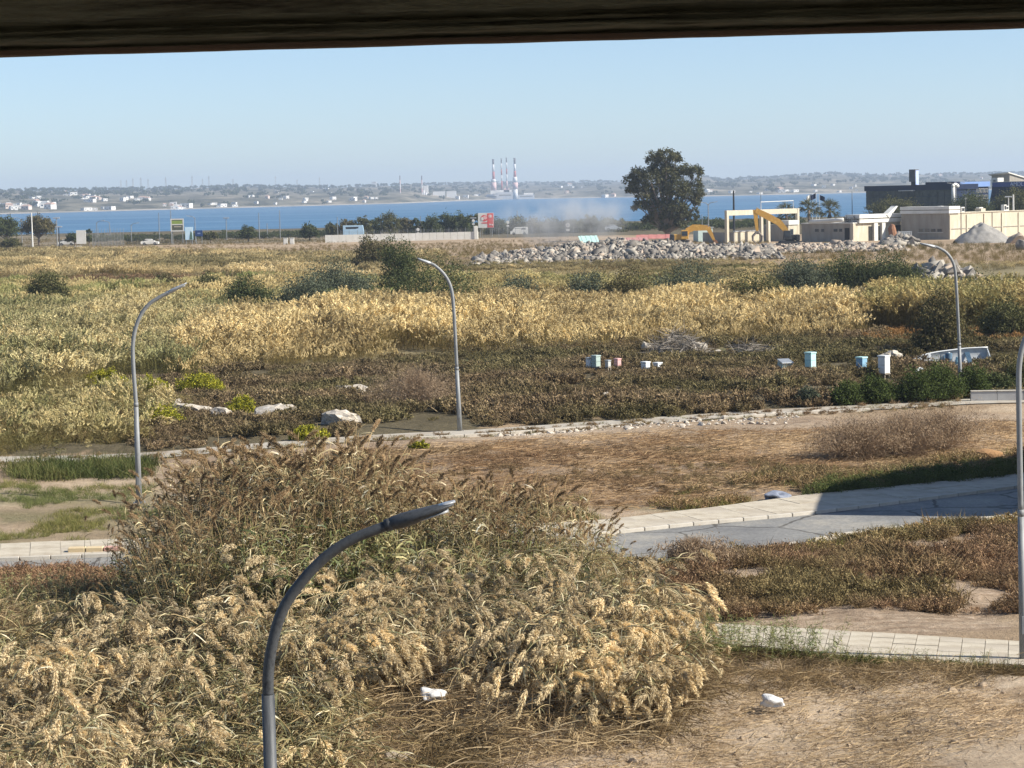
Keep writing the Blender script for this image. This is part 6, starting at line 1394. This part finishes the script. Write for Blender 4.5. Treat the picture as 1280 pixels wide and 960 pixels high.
# signs
Ys = 590
def board(px0, px1, y0, y1, yb, y, label, name, cat, mat, legs=True):
    x0, x1, z0, z1 = XX(px0, y), XX(px1, y), Z(px0, y1, y), Z(px0, y0, y); rt = empty(name, ((x0 + x1) / 2, y, gzs(x0, y)), 0, label, cat); w = x1 - x0; g = gzs(x0, y)
    MB().box((0, 0, (z0 + z1) / 2 - g), (w, .18, z1 - z0), bev=.02).build('panel', mat, rt)
    if legs:
        for s in (-1, 1): MB().tube([(s * w * .38, .12, -.2), (s * w * .38, .12, z0 - g + .3)], .09, 6).build('leg', m_galv, rt)
    return rt, w, z0 - g, z1 - g
rt, w, z0, z1 = board(212.5, 229, 273.5, 289.5, 304, Ys, 'billboard with a white frame, green top and dark lower half on the left shore', 'billboard', 'billboard', M_('board_dark', (.07, .08, .05), (.12, .12, .08), 1, .6)); hh = z1 - z0
for n_, c_, d_ in (('frame', (0, -.1, z1 - .15), (w, .1, .3)), ('frame', (0, -.1, z0 + .15), (w, .1, .3)), ('frame', (-w / 2 + .14, -.1, (z0 + z1) / 2), (.28, .1, hh - .6)), ('frame', (w / 2 - .14, -.1, (z0 + z1) / 2), (.28, .1, hh - .6))): MB().box(c_, d_).build(n_, m_wht, rt)
MB().box((0, -.11, z1 - hh * .29), (w - .6, .03, hh * .28)).build('green_print', M_('print_green', (.22, .30, .06), (.28, .36, .08), 1, .5), rt); MB().box((0, -.115, z0 + hh * .54), (w - .6, .03, hh * .08)).build('white_print', m_wht, rt); MB().box((.1, -.115, z0 + hh * .37), (w * .55, .03, hh * .07)).build('beige_print', m_cream, rt)
rt, w, z0, z1 = board(230.3, 240, 284, 300, 304, Ys - 4, 'upright pale blue poster board beside the green topped billboard', 'poster_board', 'poster board', M_('pale_blue_board', (.45, .66, .80), (.62, .78, .86), .8, .5))
MB().add([(.1, -.1, z0 + .1), (w / 2 - .1, -.1, z0 + .1), (w / 2 - .2, -.1, z0 + 1.7), (w * .25, -.1, z0 + 2.3), (.25, -.1, z0 + 1.4), (.1, -.13, z0 + .1), (w / 2 - .1, -.13, z0 + .1), (w / 2 - .2, -.13, z0 + 1.7), (w * .25, -.13, z0 + 2.3), (.25, -.13, z0 + 1.4)], [(9, 8, 7, 6, 5), (0, 1, 2, 3, 4)] + [(i, (i + 1) % 5, 5 + (i + 1) % 5, 5 + i) for i in range(5)]).build('dark_print', M_('print_dark_green', (.06, .13, .10), (.1, .18, .14), 1, .5), rt)
rt, w, z0, z1 = board(243, 252, 288, 295.5, 302, Ys + 4, 'dark blue road sign on two posts right of the pale blue poster board', 'road_sign', 'road sign', M_('sign_navy', (.02, .05, .16), (.03, .07, .2), .5, .4)); MB().box((0, -.1, (z0 + z1) / 2), (w * .4, .02, .3)).build('sign_print', M_('sign_print', (.25, .32, .5), (.2, .28, .45), 1, .5), rt)
rt, w, z0, z1 = board(94, 106, 288, 305, 306, 560, 'upright bright white panel between two small dark trees at the left', 'white_panel', 'panel', m_wht, False); MB().box((-w * .3, -.3, .4), (w * .7, .5, .8)).build('panel_base', m_wht, rt)
rt, w, z0, z1 = board(597, 616.5, 266.5, 285, 298, 600, 'red and white billboard at the end of the high white wall', 'billboard', 'billboard', m_wht); hh = z1 - z0; m_red = M_('print_red', (.60, .07, .07), (.72, .14, .13), 1.2, .5)
MB().box((w * .29, -.105, (z0 + z1) / 2), (w * .40, .03, hh * .96)).build('red_print', m_red, rt); m_pk = M_('print_pink', (.75, .35, .33), (.8, .5, .47), 1.2, .5)
def disc(cx, cz, rx_, rz_, mat, nm, d): MB().loft([[Vector((cx + rx_ * math.cos(a), yy, cz + rz_ * math.sin(a))) for a in np.linspace(0, 2 * math.pi, 16, endpoint=False)] for yy in (-d - .03, -d)]).build(nm, mat, rt)
disc(-w * .10, z0 + hh * .66, w * .22, hh * .22, m_red, 'red_print', .10); disc(-w * .04, z0 + hh * .70, w * .13, hh * .14, m_pk, 'pink_print', .14); disc(-w * .22, z0 + hh * .62, w * .09, hh * .12, m_wht, 'white_print', .14); disc(w * .28, z0 + hh * .78, w * .12, hh * .13, m_pk, 'pink_print', .14); disc(w * .30, z0 + hh * .78, w * .06, hh * .07, m_wht, 'white_print', .17); disc(-w * .05, z0 + hh * .33, w * .26, hh * .045, m_red, 'red_print', .10); disc(w * .26, z0 + hh * .22, w * .05, hh * .05, m_wht, 'white_print', .14); disc(w * .40, z0 + hh * .20, w * .05, hh * .05, m_wht, 'white_print', .14)
def roadsign(px, py, y, r_, label, plate):
    x = XX(px, y); g = gzs(x, y); zc = Z(px, py, y) - g; rt = empty('traffic_sign', (x, y, g), 0, label, 'traffic sign'); MB().tube([(0, .06, -.1), (0, .06, zc + r_)], .06, 6).build('pole', m_galv, rt)
    MB().loft([[Vector((r_ * math.cos(a), yy, zc + r_ * math.sin(a))) for a in np.linspace(0, 6.283, 18, endpoint=False)] for yy in (-.04, 0)]).build('sign_face', m_wht, rt); MB().loft([[Vector((r_ * .55 * math.cos(a), yy, zc + r_ * .55 * math.sin(a))) for a in np.linspace(0, 6.283, 18, endpoint=False)] for yy in (-.07, -.045)]).build('sign_print', plate, rt)
    MB().box((0, -.02, zc - r_ * 2.1), (r_ * 1.6, .05, r_ * .9)).build('lower_plate', m_wht, rt)
roadsign(709, 281.5, 560, .55, 'round white traffic sign standing alone right of the mesh fence trees', M_('sign_grey', (.4, .4, .42), (.5, .5, .5), 1, .5)); roadsign(634, 278, 590, .42, 'round white traffic sign with a second plate right of the red billboard', m_wht); roadsign(591, 276, 590, .4, 'small white traffic sign on the post left of the red billboard', m_wht); roadsign(521.5, 287, 580, .42, 'small white square topped sign above the middle of the white wall', m_wht)
# small white boxes by the field edge
for i, (px, lb) in enumerate(((232 + 125, 'left one of the two small white cabinets left of the white wall'), (365, 'right one of the two small white cabinets left of the white wall'))):
    p = PD(px, 302, 560); rt = empty('cabinet', (p.x, 560, gzs(p.x, 560)), 0, lb, 'cabinet'); MB().box((0, 0, .75), (1.05, .7, 1.5), bev=.03).build('cabinet_body', m_wht, rt); MB().box((0, 0, 1.55), (1.2, .85, .1)).build('lid', m_wht, rt); MB().box((0, -.36, .8), (.8, .03, 1.1)).build('door', m_wht, rt)
m_tyre = M_('tyre', (.02, .02, .02), (.03, .03, .03), 4, .9); m_cblue = M_('pale_blue_paint', (.35, .5, .62), (.45, .6, .7), 1, .35)
def vehicle(px, py, y, L_, H_, label, body, kind='van', cat=None, flip=1):
    x = XX(px, y); rt = empty(kind, (x, y, gzs(x, y)), 0, label, cat or kind); W_ = L_ * .4
    prof = {'van': [(-.5, .12), (.5, .12), (.5, .45), (.38, .55), (.26, .95), (.2, 1), (-.48, 1), (-.5, .9)], 'car': [(-.5, .18), (.5, .18), (.5, .5), (.28, .6), (.1, .97), (-.22, 1), (-.42, .66), (-.5, .6)], 'bus': [(-.5, .1), (.5, .1), (.5, .5), (.46, .95), (.43, 1), (-.5, 1)]}[kind]
    pr = [Vector((a * L_ * flip, 0, b * H_)) for a, b in prof]; MB().loft([[p_ + Vector((0, s * W_ / 2 * (.9 if p_.z > H_ * .6 else 1), 0)) for p_ in pr] for s in (-1, 1)]).build('body', body, rt)
    for s in (-1, 1): MB().box((-.06 * L_ * flip, s * W_ * .455, H_ * .75), (L_ * .62, .05, H_ * .26)).build('side_window', m_glassd, rt)
    for sx in (-.3, .3):
        for s in (-1, 1): wh = MB().tube([(sx * L_, s * W_ * .5 - s * .22, .33), (sx * L_, s * W_ * .5 + s * .02, .33)], .34, 14).build('wheel', m_tyre, rt); MB().tube([(sx * L_, s * W_ * .5 + s * .02, .33), (sx * L_, s * W_ * .5 + s * .035, .33)], .19, 10).build('rim', m_galv, wh)
    return rt
vehicle(648, 295, 590, 4.6, 2.0, 'white van driving behind the mesh fence right of the red billboard', m_wht, 'van', flip=-1).location.z = .55
vehicle(186, 307, 560, 4.3, 1.5, 'white car half hidden by the reeds below the railing at the left', m_wht, 'car').location.z = .55
vehicle(441, 288, 600, 5.4, 3.2, 'pale blue and white bus behind the left end of the white wall', m_cblue, 'bus').location.z = .6
vehicle(82, 300, 590, 4.2, 1.5, 'white car parked left of the small dark tree at the left', m_wht, 'car').location.z = .4
vehicle(766, 290, 600, 4.4, 1.5, 'silver car on the shore road right of the round traffic sign', m_tin, 'car').location.z = 1.0

# ================================================================== far shore
def hill_at(px, py):
    best = None
    for t in np.linspace(0, 1, 60):
        p = hill_pt(px, t); _, yy = proj(p)
        if best is None or abs(yy - py) < best[0]: best = (abs(yy - py), p)
    return best[1]
m_hw = M_('far_white', (.80, .78, .74), (.7, .67, .62), .05, .9); m_hp = M_('far_pinkish', (.68, .56, .48), (.62, .5, .42), .05, .9); m_tile = M_('far_tile', (.40, .27, .21), (.46, .32, .25), .05, .9)
def house_kind(flat, mat):
    rt = empty('house', (0, 0, 0), 0, 'white house among the trees on the far shore', 'house', 'white houses on the far shore')
    w = MB().box((0, 0, 2.6), (9, 8, 6.2)).build('wall', mat, rt); MB().add([(-1.2, -4.05, 0), (0.2, -4.05, 0), (.2, -4.05, 2.4), (-1.2, -4.05, 2.4), (-1.2, -4.15, 0), (.2, -4.15, 0), (.2, -4.15, 2.4), (-1.2, -4.15, 2.4)], [(4, 5, 6, 7), (0, 3, 2, 1), (0, 1, 5, 4), (2, 3, 7, 6)]).build('door', m_wood, rt)
    for x in (-2.8, 2.4): MB().box((x, -4.06, 3.6), (1.6, .12, 1.5)).build('window', m_glassd, rt)
    if flat: MB().box((0, 0, 5.95), (9.4, 8.4, .5)).build('roof', mat, rt)
    else: MB().add([(-5, -4.5, 5.75), (5, -4.5, 5.75), (5, 4.5, 5.75), (-5, 4.5, 5.75), (-3, 0, 8), (3, 0, 8)], [(0, 1, 5, 4), (2, 3, 4, 5), (1, 2, 5), (3, 0, 4), (3, 2, 1, 0)]).build('roof', m_tile, rt)
    return rt
kinds = [house_kind(True, m_hw), house_kind(True, m_hw), house_kind(False, m_hw), house_kind(False, m_hp)]; used_k = set()
spots = []
WHERE = ['at the far left by the water', 'in the bright row by the left water', 'high on the slope at far left', 'in the terraced cluster left of centre', 'alone above the bright left row', 'on the slope right of the terraced cluster', 'low below the terraced cluster', 'by the water left of the billboard', 'above the green topped billboard', 'in the long row right of the billboard', 'on the slope above the lone round trees', 'on the skyline above the white wall', 'between skyline block and works', 'between works and power station', 'by the water left of the eucalyptus', 'by the water right of the eucalyptus', 'at the water behind the fan palms', 'on the slope above the fan palms', 'on the slope right of the power station', 'high behind the dark glass building']
ncl_ = [0]
def cl(x0, x1, y0, y1, n, s0=.9, s1=1.6):
    for _ in range(n): spots.append((rnd.uniform(x0, x1), rnd.uniform(y0, y1), rnd.uniform(s0, s1), WHERE[ncl_[0]]))
    ncl_[0] += 1
cl(-5, 24, 256, 263, 9, 1.0, 1.6); cl(28, 66, 255, 262, 12, 1.2, 1.9); cl(74, 92, 242, 246, 4); cl(96, 137, 245, 254, 16); cl(40, 52, 248, 252, 4); cl(150, 186, 248, 252, 8); cl(92, 140, 260, 264, 4); cl(200, 222, 257, 261, 3); cl(211, 246, 258, 262, 9); cl(262, 300, 255, 259, 9, .8, 1.3); cl(310, 420, 245, 255, 14, .7, 1.3); cl(330, 420, 236, 242, 6, .7, 1.2); cl(430, 490, 246, 254, 6); cl(560, 610, 244, 249, 4); cl(745, 770, 245, 248, 5, 1, 2); cl(880, 960, 238, 243, 9, .7, 1.2); cl(970, 1000, 238, 243, 4, 1.0, 1.8); cl(1000, 1080, 232, 240, 8, .7, 1.2); cl(695, 740, 232, 242, 5); cl(1090, 1240, 218, 230, 6)
for i, (px, py, s, wh_) in enumerate(spots):
    k = i % 4 if rnd.random() < .35 else 0; src = kinds[k]
    if k in used_k: o = copy_tree(src)
    else: o = src; used_k.add(k)
    p = hill_at(px, py); o.location = (p.x, p.y, p.z - .5); o.rotation_euler = (0, 0, rnd.uniform(-.6, .9)); o.scale = (s * rnd.uniform(.5, 1.1),) * 2 + (s * rnd.uniform(.5, .85),)
    kd = ('flat white house', 'flat white house', 'tile roofed white house', 'pinkish tile roofed house')[k]
    o['label'] = kd + ' on the far shore ' + wh_; o['group'] = kd + 's on the far shore ' + wh_
for k in range(4):
    if k not in used_k:
        for c in list(kinds[k].children): bpy.data.objects.remove(c)
        bpy.data.objects.remove(kinds[k])
wb = []
for i in range(3):
    cs = [(rnd.uniform(-7, 7), rnd.uniform(-3, 3), rnd.uniform(2, 4)) for _ in range(6)]; wb.append(NB().add(foliage(cs, [rnd.uniform(2.5, 4) for _ in cs], 260, 2.2, .6, .4, .2)).mesh('wood', [LEAF['dark_green']]))
pp, zz = [], []
for _ in range(2600):
    px = rnd.uniform(-200, 1480); t = rnd.random() ** .8 if rnd.random() < .75 else rnd.uniform(.93, 1.0)
    if vnoise(px, t * 500, 40, 12) + .4 * rnd.random() < -.05 and t < .93: continue
    p = hill_pt(px, t); pp.append((p.x, p.y)); zz.append(p.z)
scatter('far_woods', np.array(pp), wb, rng.uniform(.6, 1.5, len(pp)), (1, 1, 1), z=np.array(zz), label='scattered dark tree clumps over the hills of the far shore')
# power station
Yp = 5350; S_ = mpp(Yp)
m_fr = M_('stack_red', (.46, .13, .11), (.38, .10, .09), .02, .8); m_fw = M_('stack_white', (.70, .68, .66), (.6, .58, .56), .02, .8); m_fd = M_('stack_dark', (.11, .09, .09), (.15, .12, .12), .02, .8); m_frw = M_('stack_faded', (.60, .38, .35), (.68, .5, .47), .02, .8)
def stack(px, segs, label):
    """segs: (ytop, ybottom, width top, width bottom, material)"""
    x = XX(px, Yp); zb = Z(px, segs[-1][1], Yp); rt = empty('chimney', (x, Yp, zb), 0, label, 'chimney', 'power station chimneys')
    for a, b_, w0, w1, mm in segs: MB().tube([(0, 0, Z(px, b_, Yp) - zb), (0, 0, Z(px, a, Yp) - zb)], [w1 * S_ / 2, w0 * S_ / 2], 16, True).build('shaft_section', mm, rt, True)
    MB().tube([(0, 0, Z(px, segs[0][0] + .8, Yp) - zb), (0, 0, Z(px, segs[0][0] + .1, Yp) - zb)], segs[0][2] * S_ * .62, 16).build('platform_ring', m_fd, rt)
stack(617.4, [(199, 205.5, 2.4, 2.5, m_fd), (205.5, 214.5, 2.5, 2.8, m_fw), (214.5, 224, 2.8, 3.2, m_fr), (224, 228, 5.2, 6.6, m_fw), (228, 238, 6.6, 7.2, m_frw)], 'thick red and white chimney at the left end of the power station')
stack(644.2, [(197.5, 205, 2.4, 2.6, m_fd), (205, 213.5, 2.6, 2.9, m_fw), (213.5, 221, 2.9, 3.4, m_fr), (221, 228, 5.0, 6.6, m_fw), (228, 236, 6.6, 7.0, m_frw), (236, 249, 6.0, 6.4, m_fw)], 'thick red and white chimney at the right end of the power station')
stack(627.6, [(198, 204, 1.3, 1.4, m_fd), (204, 212, 1.4, 1.5, m_fw), (212, 219, 1.5, 1.6, m_fr), (219, 226, 1.6, 1.8, m_fw), (226, 237, 1.8, 2.0, m_fr)], 'thin striped chimney, left one of the two between the thick chimneys')
stack(634, [(197, 203, 1.3, 1.4, m_fd), (203, 211, 1.4, 1.5, m_fw), (211, 218, 1.5, 1.6, m_fr), (218, 226, 1.6, 1.8, m_fw), (226, 237, 1.8, 2.0, m_frw)], 'thin striped chimney, right one of the two between the thick chimneys')
rt = empty('power_station', (XX(636, Yp), Yp + 30, 0), 0, 'white power station halls at the foot of the tall chimneys', 'power station'); xc = XX(636, Yp)
for a, b_, y0, y1, mm in ((608, 622, 243, 250, m_fw), (622, 641, 240, 249.5, m_fw), (613, 640, 237.5, 244, m_hw), (648, 668, 243.5, 249, m_fw), (655, 667, 241, 245, m_hw), (630, 637, 235, 239, m_frw)):
    x0, x1 = XX(a, Yp) - xc, XX(b_, Yp) - xc; z0, z1 = -2, Z((a + b_) / 2, y0, Yp); h_ = MB().box(((x0 + x1) / 2, 0 if mm is m_fw else 25, (z0 + z1) / 2), (x1 - x0, 24, z1 - z0)).build('hall', mm, rt)
    MB().box(((x0 + x1) / 2, (0 if mm is m_fw else 25) - 12.1, (z0 + z1) / 2 + 2), ((x1 - x0) * .8, .3, 3)).build('window_band', m_greyr, h_)
for px, yt, yb, w, lb in ((500.6, 219.5, 246, 1.5, 'thin red and white mast left of the cement works stack on the far shore'), (527.8, 219.5, 246, 1.7, 'thin dark topped chimney of the works left of the power station')):
    Yq = 4900; x = XX(px, Yq); zb = Z(px, yb, Yq); rt = empty('chimney', (x, Yq, zb), 0, lb, 'chimney')
    for j in range(5): MB().tube([(0, 0, Z(px, yb + (yt - yb) * j / 5, Yq) - zb), (0, 0, Z(px, yb + (yt - yb) * (j + 1) / 5, Yq) - zb)], [w * mpp(Yq) / 2 * (1 - .06 * j), w * mpp(Yq) / 2 * (1 - .06 * (j + 1))], 10).build('shaft_section', (m_fw, m_frw, m_fw, m_frw, m_fd)[j], rt)
Yq = 4900; xc = XX(520, Yq); rt = empty('tank_farm', (xc, Yq, 0), 0, 'white tanks and sheds of the works left of the power station', 'works')
for px, y0, w in ((493, 242, 2.2), (503, 243, 1.4), (505.5, 242, 1.4), (508, 243, 1.4), (511, 244, 2), (530, 238, 1.8), (533, 241, 2.4), (536, 245, 2.5), (515, 246, 3), (521, 246, 2.2)): MB().tube([(XX(px, Yq) - xc, 0, -2), (XX(px, Yq) - xc, 0, Z(px, y0, Yq))], w * mpp(Yq) / 2, 12).build('tank', m_fw, rt, True)
for a, b_, y0, y1 in ((541, 556, 239.5, 242), (558, 570, 239, 241.5), (545, 559, 247.5, 251), (529, 535, 232, 236)): MB().box(((XX(a, Yq) + XX(b_, Yq)) / 2 - xc, 30, Z(a, y0, Yq) / 2), (XX(b_, Yq) - XX(a, Yq), 15, Z(a, y0, Yq))).build('shed', m_hw, rt)
p = hill_at(468, 233.5); rt = empty('water_tower', (p.x, p.y, p.z), 0, 'white block standing on the skyline of the far hills left of the works', 'building'); MB().box((0, 0, 7), (14, 12, 14)).build('wall', m_fw, rt); MB().box((0, 0, 14.4), (15, 13, .8)).build('roof', m_hw, rt)
for px in (152, 159, 167, 177, 186, 208, 241, 254, 262, 292, 345, 372, 400):
    p = hill_pt(px, 1.0); rt = empty('pylon', p, rnd.uniform(-.4, .4), 'faint lattice pylon on the skyline of the far hills', 'pylon', 'pylons on the far skyline'); mb = MB(); H_ = rnd.uniform(20, 34)
    for sx in (-1, 1):
        for sy in (-1, 1): mb.tube([(sx * 2.2, sy * 2.2, -2), (sx * .5, sy * .5, H_)], .22, 4)
    for j in range(5): z = H_ * j / 5; k = 2.2 - 1.7 * j / 5; mb.tube([(-k, -k, z), (k * .8, -k * .8, z + H_ / 5)], .14, 4)
    mb.build('mast', m_greyr, rt); MB().tube([(-4, 0, H_ * .85), (4, 0, H_ * .85)], .2, 4).build('cross_arm', m_greyr, rt)
# dust hanging over the demolition
bm = bmesh.new(); bmesh.ops.create_icosphere(bm, subdivisions=3, radius=1)
for v in bm.verts: v.co = Vector((v.co.x * 17, v.co.y * 9, v.co.z * 6.2)) * (1 + .15 * float(vnoise(v.co.x * 3, v.co.z * 3, 1, 3)))
me = bpy.data.meshes.new('dust_cloud'); bm.to_mesh(me); bm.free(); du = link(bpy.data.objects.new('dust_cloud', me)); q = PD(706, 276, 470); du.location = (q.x, 470, q.z); meta(du, 'pale dust cloud drifting up from the rubble in front of the dusty trees', kind='stuff')
dm, nt, out = new_mat('dust'); L = nt.links.new; pv = nd(nt, 'ShaderNodeVolumePrincipled'); pv.inputs['Color'].default_value = (1.0, .98, .95, 1)
tc = nd(nt, 'ShaderNodeTexCoord').outputs['Object']; mp = nd(nt, 'ShaderNodeMapping'); mp.inputs['Scale'].default_value = (1 / 17, 1 / 9, 1 / 6.2); L(tc, mp.inputs[0]); ln = nd(nt, 'ShaderNodeVectorMath', operation='LENGTH'); L(mp.outputs[0], ln.inputs[0])
nz = noise(nt, .16, 4, .6, tc); mr = nd(nt, 'ShaderNodeMapRange'); mr.inputs[1].default_value = 1.0; mr.inputs[2].default_value = .15; mr.inputs[3].default_value = 0; mr.inputs[4].default_value = 1; L(ln.outputs['Value'], mr.inputs[0])
mr2 = nd(nt, 'ShaderNodeMapRange'); mr2.inputs[1].default_value = .42; mr2.inputs[2].default_value = .75; L(nz.outputs[0], mr2.inputs[0]); mu = nd(nt, 'ShaderNodeMath', operation='MULTIPLY'); L(mr.outputs[0], mu.inputs[0]); L(mr2.outputs[0], mu.inputs[1]); mu2 = nd(nt, 'ShaderNodeMath', operation='MULTIPLY'); mu2.inputs[1].default_value = .34; L(mu.outputs[0], mu2.inputs[0]); L(mu2.outputs[0], pv.inputs['Density']); L(pv.outputs[0], out.inputs['Volume']); me.materials.append(dm)
